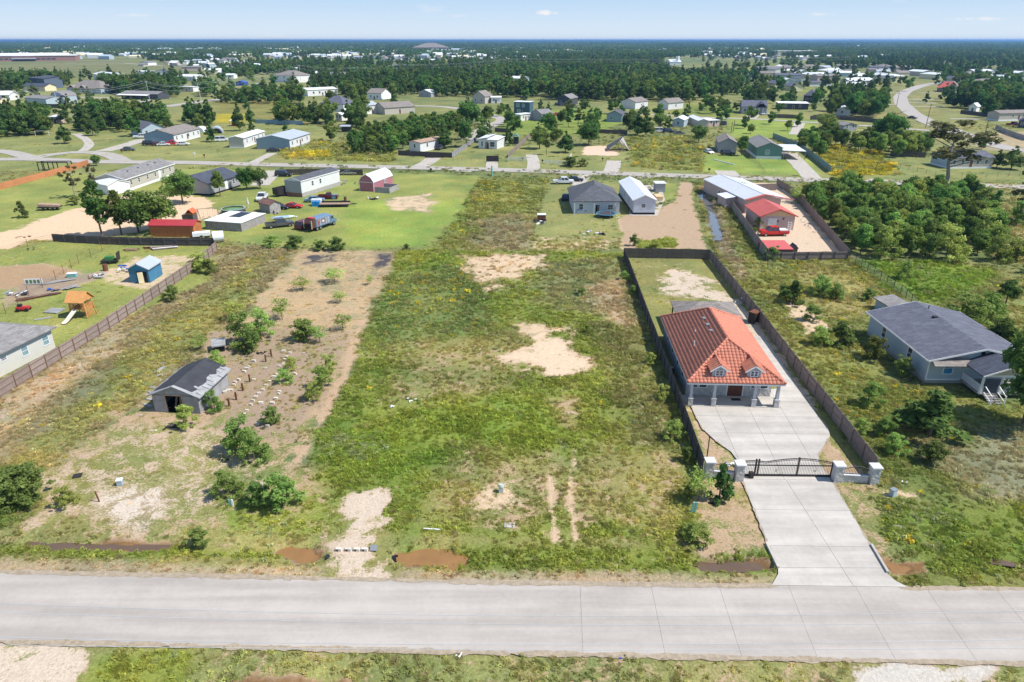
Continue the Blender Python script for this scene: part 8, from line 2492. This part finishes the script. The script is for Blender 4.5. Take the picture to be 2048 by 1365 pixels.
# single trees the photograph lets one point at: kind, x, foot, top, label, width factor
ST = [
 ('narrow', 205, 474, 352, 'tall slim tree nearest the sandy track', 1.1), ('narrow', 243, 470, 374, 'second tall slim tree behind the dark fence', 1.2), ('broad', 278, 466, 380, 'leafy tree just left of the cedar shed', 1.2),
 ('broad', 318, 462, 372, 'bushy tree behind the cedar shed roof', 1.2), ('broad', 366, 408, 338, 'big round yard tree before the dark roofed grey house', 1.15), ('broad', 441, 393, 339, 'dense oval tree before the dark roofed grey house wall', .85),
 ('broad', 494, 380, 330, 'wide tree right of the dark roofed grey house', 1.0), ('broad', 520, 378, 330, 'round tree by the concrete drive and dark fence', .9), ('sparse', 152, 395, 334, 'thin see-through tree on the left lawn', 1.2),
 ('sparse', 190, 385, 330, 'spindly tree beside the white metal gable shed', .8), ('cone', 46, 436, 404, 'small cone shaped tree alone on the left lawn', 1.1), ('broad', 193, 332, 309, 'little round tree at the end of the orange fence', 1.1),
 ('darkbush', 150, 410, 392, 'low green bush beside the loaded trailer', 1.6), ('sparse', 285, 370, 352, 'pale young tree before the tan mobile home', 1.2), ('pine', 424, 284, 247, 'lone dark pine by the quonset shed', 1.1),
 ('pine', 480, 262, 205, 'tall pine between the small carport and white home', .8), ('pine', 503, 250, 212, 'slim pine on the meadow behind the white mobile home', .9), ('pine', 130, 288, 246, 'round pine left of the winding track', 1.2),
 ('pine', 186, 272, 235, 'pine just right of the winding track', 1.2), ('pine', 340, 265, 234, 'pine rising behind the slate roofed house', 1.1),
 ('pine', 888, 297, 243, 'dark pine beside the brown roofed trailer house', 1.1), ('broad', 922, 280, 236, 'round tree with bare trunks behind the trailer house', 1.1), ('broad', 938, 252, 195, 'tall dark oak left of the middle clearing', 1.0), ('broad', 973, 249, 210, 'leaning oak in the middle clearing', 1.0),
 ('broad', 1079, 298, 252, 'left round tree of the gravel track yard', 1.1), ('narrow', 1093, 310, 262, 'small tree in front of the left round tree', .9), ('broad', 1112, 290, 250, 'middle round tree of the gravel track yard', 1.0), ('pine', 1131, 306, 262, 'dense dark tree right of the gravel track', 1.3),
 ('broad', 1177, 291, 240, 'large oak beside the wreck yard', 1.25), ('narrow', 1016, 250, 205, 'dark tree left of the two storey navy house', .9), ('narrow', 1155, 255, 212, 'tall dark tree behind the yard trees', 1.1), ('narrow', 1180, 252, 212, 'second tall dark tree behind the yard trees', 1.1),
 ('narrow', 1137, 255, 222, 'third smaller tree behind the yard trees', 1.1), ('broad', 1101, 250, 224, 'round tree by the grey cottage', 1.1), ('pine', 1275, 272, 222, 'left of the two merged dark trees by the lane', 1.4), ('pine', 1292, 272, 225, 'right of the two merged dark trees by the lane', 1.3),
 ('broad', 1320, 258, 222, 'round tree right of the two merged dark trees', 1.1), ('broad', 1397, 286, 248, 'tree at the corner of the narrow lane home', 1.2), ('broad', 1483, 312, 270, 'dense oval tree between grey and green houses', .9), ('broad', 1501, 268, 247, 'little round tree in the bright green field', 1.0),
 ('broad', 1575, 262, 240, 'round bushy tree by the lane in the green field', 1.1), ('broad', 1652, 268, 222, 'large dark round tree before the lane fence', 1.3), ('broad', 1626, 224, 205, 'yellow green tree before the white hipped cottage', 1.0), ('broad', 1558, 226, 203, 'bright green tree beside the porch house', 1.0),
 ('sparse', 1885, 382, 244, 'tall dead-topped tree standing over the far road', 2.1), ('broad', 1775, 290, 216, 'tall tree at the bend of the curved road', 1.2), ('broad', 1745, 230, 190, 'big dark tree left of the curving road', 1.2), ('sparse', 2035, 440, 345, 'slim leafy tree at the right edge', 1.1),
 ('pine', 1993, 336, 300, 'left of two umbrella shaped pines by the grey blue roofed house', 1.3), ('pine', 2022, 339, 292, 'right of two umbrella shaped pines by the grey blue roofed house', 1.4), ('bright', 1962, 300, 282, 'bright bush tree at the foot of the turning pole', 1.4),
 ('sapling', 935, 410, 395, 'small bush alone on the edge of the mown lawn', 1.0), ('darkbush', 1145, 333, 312, 'clipped shrub row before the wreck yard', 2.0), ('darkbush', 1166, 334, 316, 'spiky shrub before the wreck yard', 1.4),
 # burnt lot
 ('bush', 370, 857, 812, 'round bright bush in front of the derelict shed', .9), ('bush', 430, 820, 783, 'airy bush against the right wall of the derelict shed', .9), ('bush', 437, 738, 704, 'bush behind the derelict shed roof', 1.1),
 ('bush', 477, 905, 838, 'large bright bush on the burnt lot', .95), ('bush', 510, 922, 860, 'smaller bush grown into the large bright one', .8), ('darkbush', 545, 850, 815, 'low bush among the footing blocks', 1.1),
 ('bush', 493, 690, 628, 'tall leafy bush left of the block rows', 1.0), ('bush', 522, 680, 625, 'bushy growth right of the tall leafy bush', 1.0), ('darkbush', 503, 705, 660, 'bright lower shoot below the tall leafy bushes', 1.0), ('bush', 608, 680, 640, 'wide bush on the upper burnt lot', 1.4),
 ('sapling', 640, 685, 655, 'yellow green shrub right of the wide bush', 1.3), ('bush', 570, 765, 738, 'bush between the block rows', 1.1), ('bush', 582, 742, 715, 'small bush at the top of the block rows', 1.0), ('bush', 625, 800, 765, 'bush along the path edge, lower', 1.0), ('bush', 645, 775, 735, 'bush along the path edge, middle', 1.0), ('bush', 660, 745, 712, 'bush along the path edge, upper', 1.0),
 ('sapling', 670, 565, 540, 'umbrella shaped sapling on the tan hay ground', 2.0), ('sapling', 605, 580, 556, 'flat topped sapling on the tan hay ground', 1.8), ('sapling', 680, 605, 585, 'thin sapling at the right of the hay ground', 1.6),
 ('sapling', 740, 570, 552, 'small yellow sapling by the ash patch', 1.0), ('sapling', 565, 640, 600, 'loose shrub above the tall leafy bushes', 1.2), ('sapling', 470, 640, 605, 'yellow green shrub beside the brush strip', 1.4), ('sapling', 686, 660, 630, 'yellow green weeds near the top of the path', 1.3),
 ('bush', 458, 990, 944, 'loose bright bush by the marker posts', 1.1), ('darkbush', 520, 1010, 958, 'dark bush left of the bright round bush', .9), ('bush', 566, 1012, 952, 'bright round bush at the verge of the burnt lot', 1.2),
 ('darkbush', 55, 1000, 935, 'dark green bush at the left edge', 1.3), ('darkbush', 18, 1015, 950, 'second dark green bush cut by the left edge', 1.3), ('bush', 132, 1012, 975, 'small light bush right of the dark green bushes', 1.0), ('darkbush', 395, 1092, 1060, 'low shrub in the left verge', 1.3),
 ('sapling', 402, 700, 672, 'small grey green shrub left of the lean-to', 1.2), ('bush', 400, 540, 506, 'green shrub leaning over the picket fence', 1.4), ('darkbush', 420, 548, 520, 'shrub beside the picket fence corner', 1.3), ('darkbush', 345, 602, 572, 'shrub growing along the picket fence', 1.2),
 ('bush', 540, 495, 472, 'left shrub of the hedge row behind the burnt lot', 1.8), ('darkbush', 588, 497, 472, 'second shrub of the hedge row behind the burnt lot', 1.8), ('darkbush', 638, 500, 480, 'third shrub of the hedge row behind the burnt lot', 1.8), ('darkbush', 675, 502, 474, 'dark right shrub of the hedge row behind the burnt lot', 1.4),
 ('darkbush', 813, 502, 488, 'dark shrub with yellow flowers at the lot corner', 1.2),
 # centre and gate
 ('cone', 1438, 1000, 932, 'young pine in front of the left gate pier', .85), ('sapling', 1396, 1002, 948, 'grey green sapling left of the young pine', 1.0), ('darkbush', 1372, 1000, 972, 'dark low bush left of the grey green sapling', 1.2),
 ('bush', 1388, 1080, 1050, 'rounded grassy clump by the driveway verge', 1.9), ('darkbush', 1268, 492, 470, 'small shrub behind the charcoal fence', 1.0), ('bush', 1310, 497, 480, 'bright low shrub behind the charcoal fence', 1.6),
 ('darkbush', 1160, 590, 574, 'low shrub in the upper centre lot', 1.4), ('darkbush', 1175, 668, 650, 'dark shrub by the sandy bowl', 1.0), ('bush', 1268, 590, 572, 'shrub at the foot of the left lot fence', 1.2), ('bush', 1250, 560, 543, 'shrub near the top of the left lot fence', 1.2),
 ('bush', 1348, 880, 845, 'tall green shrub against the lower left lot fence', 1.2), ('bush', 1326, 800, 772, 'second green shrub against the left lot fence', .9), ('darkbush', 1372, 925, 895, 'dark shrub at the bottom of the left lot fence', .9), ('bush', 1300, 730, 706, 'third green shrub against the left lot fence', .9),
 # right land
 ('cone', 1584, 608, 564, 'small dark cedar in the rough land', 1.4), ('cone', 1678, 690, 645, 'dark cedar beside the blue grey house', 1.6), ('cone', 1857, 872, 788, 'big dark cedar in front of the blue grey house', 1.9), ('darkbush', 1565, 595, 570, 'low dark shrub left of the small cedar', 1.2),
 ('broad', 1998, 712, 640, 'yard tree right of the blue grey house', 1.3), ('broad', 2046, 850, 650, 'dark tree shading the porch at the right edge', .9), ('bush', 1735, 810, 765, 'round shrub in the weeds before the blue grey house', 1.1),
 ('bush', 1925, 655, 595, 'feathery round shrub beyond the chain link fence', 1.6), ('bush', 1975, 640, 590, 'second feathery shrub beyond the chain link fence', 1.5), ('bush', 1645, 590, 555, 'yellow green shrub in the rough land', 1.4), ('bush', 1672, 600, 570, 'second yellow green shrub in the rough land', 1.2),
 ('bush', 1620, 640, 610, 'light shrub above the sandy wash', 1.3), ('bush', 1638, 690, 655, 'yellow green shrub below the sandy wash', 1.2), ('bush', 1812, 560, 525, 'weeping shrub in the bright grass hollow', .9), ('darkbush', 1750, 720, 672, 'dark shrub in the shade of the blue grey house wall', 1.0), ('darkbush', 1800, 750, 712, 'second dark shrub along the blue grey house wall', 1.0),
 ('darkbush', 1735, 600, 578, 'low shrub by the chain link fence', 1.4), ('bush', 1790, 905, 870, 'light weed clump behind the right gate pier', 1.2), ('bush', 1765, 870, 835, 'yellow green clump by the right lot fence', 1.1), ('darkbush', 1860, 925, 885, 'grey green clump right of the gate', 1.3), ('bush', 1718, 868, 838, 'bright clump against the right lot fence', 1.0),
 ('darkbush', 1545, 520, 492, 'shrub at the left end of the compound fence', 1.3), ('sapling', 1475, 395, 366, 'bare yellowish tree inside the compound', 1.4), ('bush', 1515, 458, 435, 'palm like shrub beside the pink garage', 1.4), ('darkbush', 1508, 470, 455, 'clipped round shrub beside the pink garage', 1.2), ('sapling', 1590, 405, 378, 'thin shrub leaning over the compound fence', 1.5),
 ('broad', 2010, 610, 560, 'loose shrub tree on the far right slope', 1.3), ('bush', 2030, 520, 480, 'bushy edge of the right wood', 1.6),
]
for k_ in ST: tree_px(k_[0], k_[1], k_[2], k_[3], k_[4], squash=k_[5])

# groves: polygon on the photo, mix, spacing (m), height range, label
GR = [
 ([(-60, 252), (60, 243), (130, 246), (125, 268), (40, 275), (-60, 280)], ('pine', 'pine', 'pine', 'broad'), 4.8, (7, 11), 'dark pine in the left edge grove'),
 ([(160, 243), (330, 234), (335, 262), (240, 266), (165, 264)], ('pine', 'pine', 'broad'), 4.9, (7, 11), 'pine in the grove above the turning circle'),
 ([(372, 242), (430, 240), (432, 251), (375, 251)], ('pine',), 5, (8, 11), 'pine in the clump behind the white double wide home'),
 ([(432, 201), (600, 196), (600, 205), (436, 208)], ('pine', 'broad'), 6, (7, 10), 'round pine in the row beside the highway'),
 ([(550, 240), (600, 232), (640, 238), (636, 249), (555, 250)], ('pine', 'pine', 'broad'), 5.5, (7, 10), 'pine in the clump behind the sheet fence'),
 ([(645, 240), (728, 234), (730, 262), (690, 262), (650, 254)], ('broad', 'narrow', 'pine'), 5, (6, 11), 'tree in the dark clump by the middle cottages'),
 ([(702, 298), (740, 270), (860, 252), (925, 246), (918, 262), (830, 298), (790, 307)], ('bright', 'bright', 'broad', 'bright'), 3.9, (3.5, 7), 'leafy tree in the bright thicket by the far road'),
 ([(700, 300), (790, 306), (790, 312), (700, 308)], ('pine', 'cone'), 4.5, (4, 6), 'dark tree along the front of the bright thicket'),
 ([(1604, 392), (1700, 380), (1800, 392), (1960, 394), (2000, 440), (1990, 500), (1940, 518), (1850, 520), (1770, 518), (1715, 508), (1650, 448)], ('bright', 'bright', 'broad', 'bright', 'bush', 'narrow'), 3.0, (2.8, 5.8), 'leafy tree in the dense wood beside the compound'),
 ([(1592, 296), (1610, 276), (1700, 276), (1780, 282), (1850, 296), (1880, 310), (1800, 320), (1700, 302), (1660, 294), (1640, 318)], ('bright', 'broad', 'bright'), 4.4, (3.5, 7), 'leafy tree in the tangle behind the yellow weeds'),
 ([(1985, 440), (2110, 430), (2140, 640), (2030, 640), (1990, 520)], ('bright', 'bush', 'bush'), 6.5, (2, 5), 'leafy scrub tree on the slope at the right edge'),
 ([(930, 222), (1200, 215), (1380, 236), (1600, 246), (1600, 262), (1390, 262), (1200, 262), (1120, 285), (930, 300)], ('narrow', 'broad', 'pine'), 13, (5, 9), 'yard tree among the houses behind the far road'),
 ([(140, 282), (420, 262), (680, 262), (690, 290), (480, 280), (270, 285)], ('pine', 'broad'), 22, (5, 8), 'yard tree on the lawns behind the turning circle'),
 ([(1480, 200), (1640, 205), (1640, 215), (1480, 215)], ('broad', 'pine'), 9, (7, 11), 'tree around the long white roofed house'),
 ([(1645, 222), (1755, 220), (1762, 236), (1650, 233)], ('pine', 'broad', 'broad'), 5.2, (8, 12), 'dark oak in the grove left of the curving road'),
 ([(1895, 215), (2100, 207), (2100, 228), (1995, 225), (1930, 219)], ('broad', 'pine', 'broad'), 5.5, (8, 12), 'dark tree in the wood right of the curving road'),
 ([(1390, 216), (1476, 216), (1476, 228), (1400, 229)], ('bright', 'broad'), 8.0, (5, 9), 'light tree left of the porch house'),
 ([(1100, 192), (1390, 196), (1395, 206), (1100, 201)], ('pine', 'broad', 'pine'), 6.5, (9, 14), 'tall pine at the front of the big middle wood'),
 ([(870, 188), (1100, 190), (1100, 196), (870, 195)], ('broad', 'pine'), 7, (8, 13), 'tree along the front of the central wood'),
 ([(640, 204), (735, 195), (860, 188), (860, 181), (650, 190)], ('broad', 'pine'), 9, (7, 12), 'tree among the middle wood cottages'),
 ([(0, 172), (125, 169), (128, 176), (0, 182)], ('pine', 'broad'), 7, (9, 13), 'tree behind the navy house'),
 ([(205, 187), (240, 182), (430, 184), (420, 194), (330, 195), (215, 194)], ('pine', 'pine', 'broad'), 6.5, (9, 13), 'pine in the wood crossed by the power line'),
]
tree_pts = []
fzs = []
SIGHT = []        # keep the land in front of each placed building open
for o in COL.objects:
 if 'W' in o and o.location.y > 225: SIGHT.append((o.location.x + o['W'] * .5, o.location.y, o['W'] * .5 + 1.5, min(80, o.location.y * .13)))


TR = [([(0, 100), (340, 100), (450, 108), (430, 122), (250, 118), (0, 106)], 70, ''), ([(480, 104), (960, 106), (1100, 112), (1000, 128), (700, 126), (450, 116)], 190, ''),
      ([(250, 132), (420, 122), (560, 128), (520, 152), (420, 158), (380, 146)], 26, ''), ([(1330, 100), (1640, 102), (1800, 112), (1700, 124), (1480, 122), (1350, 112)], 80, ''),
      ([(1520, 138), (1820, 140), (1830, 168), (1600, 190), (1520, 168)], 46, ''), ([(1850, 150), (2060, 150), (2060, 175), (1900, 180)], 14, ''), ([(560, 140), (1000, 138), (900, 160), (620, 165)], 10, ''), ([(-80, 196), (20, 196), (40, 215), (-80, 215)], 3, '')]
house_xy = []
for poly, cnt, _ in TR:
 pw = PP(poly)
 xs, ys = [p[0] for p in pw], [p[1] for p in pw]
 k = tries = 0
 while k < cnt and tries < 30000:
  tries += 1
  x, y = rnd.uniform(min(xs), max(xs)), rnd.uniform(min(ys), max(ys))
  if not in_poly(pw, x, y) or any(abs(x - a) < 26 and abs(y - b) < 22 for a, b in house_xy): continue
  house_xy.append((x, y))
  k += 1
for x, y in house_xy:
 if y < 1700: SIGHT.append((x, y, 8, y * .045))


def hides(x, y):
 return any(abs(x - a * y / b) < w and b - dd < y < b + 14 for a, b, w, dd in SIGHT)



for poly, mix, sp, (h0, h1), lb in GR:
 pw = PP(poly)
 xs, ys = [p[0] for p in pw], [p[1] for p in pw]
 pts = []
 area = (max(xs) - min(xs)) * (max(ys) - min(ys))
 for _ in range(int(area / sp ** 2 * 3)):
  x, y = rnd.uniform(min(xs), max(xs)), rnd.uniform(min(ys), max(ys))
  if not in_poly(pw, x, y): continue
  if any((x - a) ** 2 + (y - b) ** 2 < sp * sp * .72 for a, b in pts): continue
  if any(in_poly(q, x, y) for q in NO_WEEDS) or (y > 225 and hides(x, y)): continue
  pts.append((x, y))
 for x, y in pts: tree_pts.append((y, x, rnd.choice(mix), rnd.uniform(h0, h1) * 1.1, lb + (', ' + ('near side', 'middle part', 'far side')[min(2, int(3 * (y - min(ys)) / (max(ys) - min(ys))))] if len(pts) > 25 else '')))
tree_pts.sort(key=lambda a: a[0])
N_IND = 300
used = sum(1 for o in COL.objects if o.get('category') == 'tree')
fpts = []
for i, (y, x, kd, h, lb) in enumerate(tree_pts):
 if i + used < N_IND: tree(kd, x, y, h, lb, 'trees: ' + lb)
 else: fpts.append((x, y, kd, h))
print('trees', used, len(tree_pts), len(fpts))

# ---- the woods beyond, as one mass
P_PATCH = [patch('wood_patch', m_, s_, 22, 60, 11, 1.8, 60) for m_, s_ in ((M_PINE, 201), (M_BROAD, 202), (M_PINE, 203))]
rs2 = np.random.RandomState(17)
fx, fy, fi, fs = [], [], [], []
for x, y, kd, h in fpts:
 fx.append(x); fy.append(y); fi.append(rs2.randint(0, 3) + (0 if kd in ('pine', 'cone') else 3)); fs.append(h / (10 if kd in ('pine', 'cone') else 9))
OPEN = [PP(q) for q in ([(0, 106), (240, 112), (330, 128), (400, 140), (250, 152), (0, 160)], [(980, 205), (1480, 210), (1640, 240), (1900, 262), (2200, 300), (2200, 420), (-200, 420), (-200, 262), (640, 262), (900, 262)],
      [(1330, 118), (1400, 118), (1410, 150), (1330, 146)], [(1005, 158), (1070, 158), (1060, 176), (1010, 176)])]
# woods as they lie in the photograph: outline and how full
WOODY = [(PP(q), f) for q, f in (([(700, 148), (860, 138), (940, 122), (1100, 112), (1330, 108), (1345, 150), (1480, 160), (1495, 190), (1380, 204), (1100, 194), (880, 188), (640, 184), (610, 160)], .95),
                                 ([(205, 168), (250, 160), (420, 158), (430, 178), (330, 190), (215, 185)], .8), ([(430, 136), (560, 128), (860, 132), (700, 150), (600, 158), (540, 150), (440, 158)], .85),
                                 ([(170, 110), (480, 110), (480, 122), (330, 128), (170, 122)], .7), ([(1480, 135), (1640, 150), (1660, 180), (1490, 192)], .3), ([(1600, 100), (2100, 96), (2100, 182), (1900, 172), (1830, 150), (1700, 138), (1600, 120)], .6),
                                 ([(0, 165), (50, 158), (135, 160), (135, 174), (60, 172), (0, 182)], .7), ([(640, 185), (880, 190), (880, 205), (640, 212)], .4), ([(1900, 215), (1910, 182), (2120, 180), (2120, 232), (2000, 226)], .8),
                                 ([(1660, 185), (1750, 185), (1765, 230), (1655, 228)], .6), ([(440, 92), (1100, 92), (1100, 99), (440, 99)], .9), ([(1100, 92), (1600, 92), (1600, 101), (1100, 102)], .9))]


def forest_mask(x, y):
 n = fbm(x, y, 150, 51) + .15 * (fbm(x, y, 40, 55) - .5)
 d = np.clip((n - .50) * 7, 0, 1) * .20 + .03
 for q, f in WOODY:
  s_ = sdf(q, x, y) + (fbm(x, y, 60, 59) - .5) * 50 * np.clip(y / 900, .2, 2)
  d = np.maximum(d, (s_ < 0) * f * 1.05)
 for q in OPEN: d = d * (sdf(q, x, y) > 2)
 for a, b, w, dd in SIGHT: d = d * ~((np.abs(x - a * y / b) < w) & (y > b - dd) & (y < b + 14))
 return d


for y0, y1, sp, kind in ((262, 900, 9.5, 0), (900, 1700, 14, 1), (1700, 3400, 40, 2), (3400, 9000, 90, 3), (9000, 22000, 300, 4)):
 hw = (y1 * .92) * .78 + 60
 n = int((y1 - y0) * hw * 2 / sp ** 2)
 x, y = rs2.uniform(-hw, hw, n), rs2.uniform(y0, y1, n)
 k = np.abs(x) < (y * .92 + 15) * .78 + 40
 x, y = x[k], y[k]
 if kind < 3: k = rs2.rand(len(x)) < forest_mask(x, y) * (1.0 if kind < 2 else 1.0) + (.22 if kind == 2 else 0)
 else: k = rs2.rand(len(x)) < np.clip((fbm(x, y, 900, 57) - .2) * 5, .45, 1)
 for q in NO_WEEDS: k &= ~(sdf(q, x, y) < 5) if kind < 2 else True
 for rd, w_ in (([P(330, 214), P(400, 204), P(470, 196), P(560, 187), P(680, 176), P(760, 172)], 9),):
  k &= linedist(rd, x, y) > w_
 x, y = x[k], y[k]
 m_ = len(x)
 fzs += list(rs2.uniform(.9, 1.25, m_) * {2: 1.0, 3: 1.3, 4: 1.8}.get(kind, 1)) if kind > 1 else [None] * m_
 fx += list(x); fy += list(y)
 if kind < 2:
  fi += list(np.where(fbm(x, y, 60, 58) + rs2.rand(m_) * .3 > .68, 3, 0) + rs2.randint(0, 3, m_))
  fs += list(rs2.uniform(.7, 1.35, m_))
 else:
  fi += list(6 + rs2.randint(0, 3, m_))
  fs += list(rs2.uniform(.85, 1.2, m_) * {2: 1.0, 3: 2.2, 4: 7.0}[kind])
n = len(fx)
print('forest', n)
fz = np.where(np.array(fs) > 1.9, -6 * (np.array(fs) - 1), 0) * 0 - .3
pts = np.stack([np.array(fx), np.array(fy), fz], -1)
scatter_object('forest', pts, np.array(fi), rs2.rand(n) * 6.28, np.array(fs), np.ones((n, 3)), LOD['pine'] + LOD['broad'] + P_PATCH, 'woods of pine and oak reaching to the horizon', np.array([s_ if z_ is None else z_ for s_, z_ in zip(fs, [None] * (n - len(fzs)) + fzs)]))

# ---- the town: single houses while they can be told apart, then one mass
wallmats = [M_WHITE, M_WSID, M_LBSID, M_TSID, M_CREAM, M_STUC]
roofmats = [M_TINW, M_ASPHG, M_ASPHT, M_TINW, M_TING, M_ASPHR]
fam = []
for wm in wallmats:
 for rf in roofmats:
  W_, D_, h_, r_ = rnd.choice(((14, 9, 3.4, 2), (20, 7, 3.2, 1), (12, 12, 4, 3), (24, 12, 4.5, 1.5)))
  kd = rnd.choice(('gx', 'hip', 'gx'))
  wmesh = wall_mb(kd, W_, D_, h_, r_).mesh('wall', wm)
  rm = MB()
  for p_ in roof_polys(kd, W_, D_, h_, r_, .5): rm.slab([(a_, b_, c_ + .25) for a_, b_, c_ in p_], .25)
  fam.append((wmesh, rm.mesh('roof', rf), W_))
house_xy.sort(key=lambda q: q[1])
roofadj = {M_TINW.name: 'pale metal', M_ASPHG.name: 'grey', M_ASPHT.name: 'taupe', M_TING.name: 'blue grey metal', M_ASPHR.name: 'slate'}
LIM = 175
for i, (x, y) in enumerate(house_xy[:LIM]):
 wmesh, rmesh, W_ = rnd.choice(fam)
 zone_ = 'on the left' if x < -.25 * y else ('on the right' if x > .28 * y else 'in the middle')
 lb = 'distant %s roofed house in the far town %s' % (roofadj[rmesh.materials[0].name], zone_)
 t = thing('house', lb, 'house', (x, y, 0), rnd.choice((0, .2, -.2, 1.5, 1.7)), lb + ', one of several')
 obj('wall', wmesh, t)
 obj('roof', rmesh, t)


def scattered_boxes(pts, mats_, name, label):
 groups = [MB() for _ in mats_]
 for x, y, W_, D_, h_ in pts:
  g = rnd.randrange(len(mats_))
  M = Matrix.Rotation(rnd.uniform(-.3, .3), 2)
  c = [Vector((x, y)) + M @ Vector((sx * W_ / 2, sy * D_ / 2)) for sx, sy in ((-1, -1), (1, -1), (1, 1), (-1, 1))]
  r0, r1 = (c[0] + c[3]) / 2, (c[1] + c[2]) / 2
  V = [(*q, 0) for q in c] + [(*q, h_) for q in c] + [(*r0, h_ * 1.5), (*r1, h_ * 1.5)]
  groups[g].add(V, [(0, 1, 5, 4), (1, 2, 6, 5), (2, 3, 7, 6), (3, 0, 4, 7), (4, 5, 9, 8), (6, 7, 8, 9), (5, 6, 9), (7, 4, 8)])
 me = bpy.data.meshes.new(name)
 V, F, I = [], [], []
 for k, g in enumerate(groups):
  b0 = len(V)
  V += g.v
  F += [tuple(i + b0 for i in f) for f in g.f]
  I += [k] * len(g.f)
  me.materials.append(mats_[k])
 me.from_pydata(V, [], F)
 me.polygons.foreach_set('material_index', I)
 obj(name, me, kind='stuff', label=label)


bx = [(x, y, rnd.uniform(10, 26), rnd.uniform(8, 14), rnd.uniform(3.5, 6)) for x, y in house_xy[LIM:]]
for _ in range(1100):
 y = 1500 * math.exp(rnd.random() * 1.2)
 x = rnd.uniform(-.8, .8) * y
 cl = float(vnoise(np.array([x]), np.array([y]), 420, 3)[0])
 if cl < .52: continue
 bx.append((x, y, rnd.uniform(12, 30), rnd.uniform(9, 16), rnd.uniform(4, 7)))
scattered_boxes(bx, [M_WHITE, M_TINW, M_LBSID, M_CREAM, M_TING], 'distant_town', 'pale roofs and walls of the town scattered to the horizon')

# ---- low wooded rise closing the horizon
xs = np.linspace(-26000, 26000, 220)
V, F = [], []
for i, x in enumerate(xs):
 for j, (yy, zz) in enumerate(((9000, 0), (13000, 14), (19000, 30), (26000, 34), (30000, 0))):
  hh = zz * (.5 + .5 * math.sin(x / 5200 + 1) * .5 + .45 * float(vnoise(np.array([x]), np.array([yy]), 2600, 8)[0]))
  V.append((x, yy + 600 * math.sin(x / 4000), hh))
for i in range(len(xs) - 1):
 for j in range(4):
  a = i * 5 + j
  F.append((a, a + 5, a + 6, a + 1))
M_HILL = mat('wooded_rise', (.035, .06, .02), .95, var=.35, scale=.004)
obj('hills', np_mesh('hills', np.array(V), np.array(F), M_HILL, smooth=True), kind='structure', label='low wooded rise along the whole horizon')

scatter_weeds()

# ------------------------------------------------------------------ the air
hz = bpy.data.materials.new('haze_air')
hz.use_nodes = True
hn, hl_ = hz.node_tree.nodes, hz.node_tree.links
hn.clear()
ho = hn.new('ShaderNodeOutputMaterial')
hv = hn.new('ShaderNodeVolumePrincipled')
hv.inputs['Color'].default_value = (.27, .53, .95, 1)
hv.inputs['Density'].default_value = 1.0e-4
hv.inputs['Anisotropy'].default_value = .25
hl_.new(hv.outputs[0], ho.inputs['Volume'])
hb = MB().box(-40000, -600, -3, 40000, 34000, 46)
hb = part('haze', hb, hz, None, kind='stuff', label='thin pale air over the whole land')
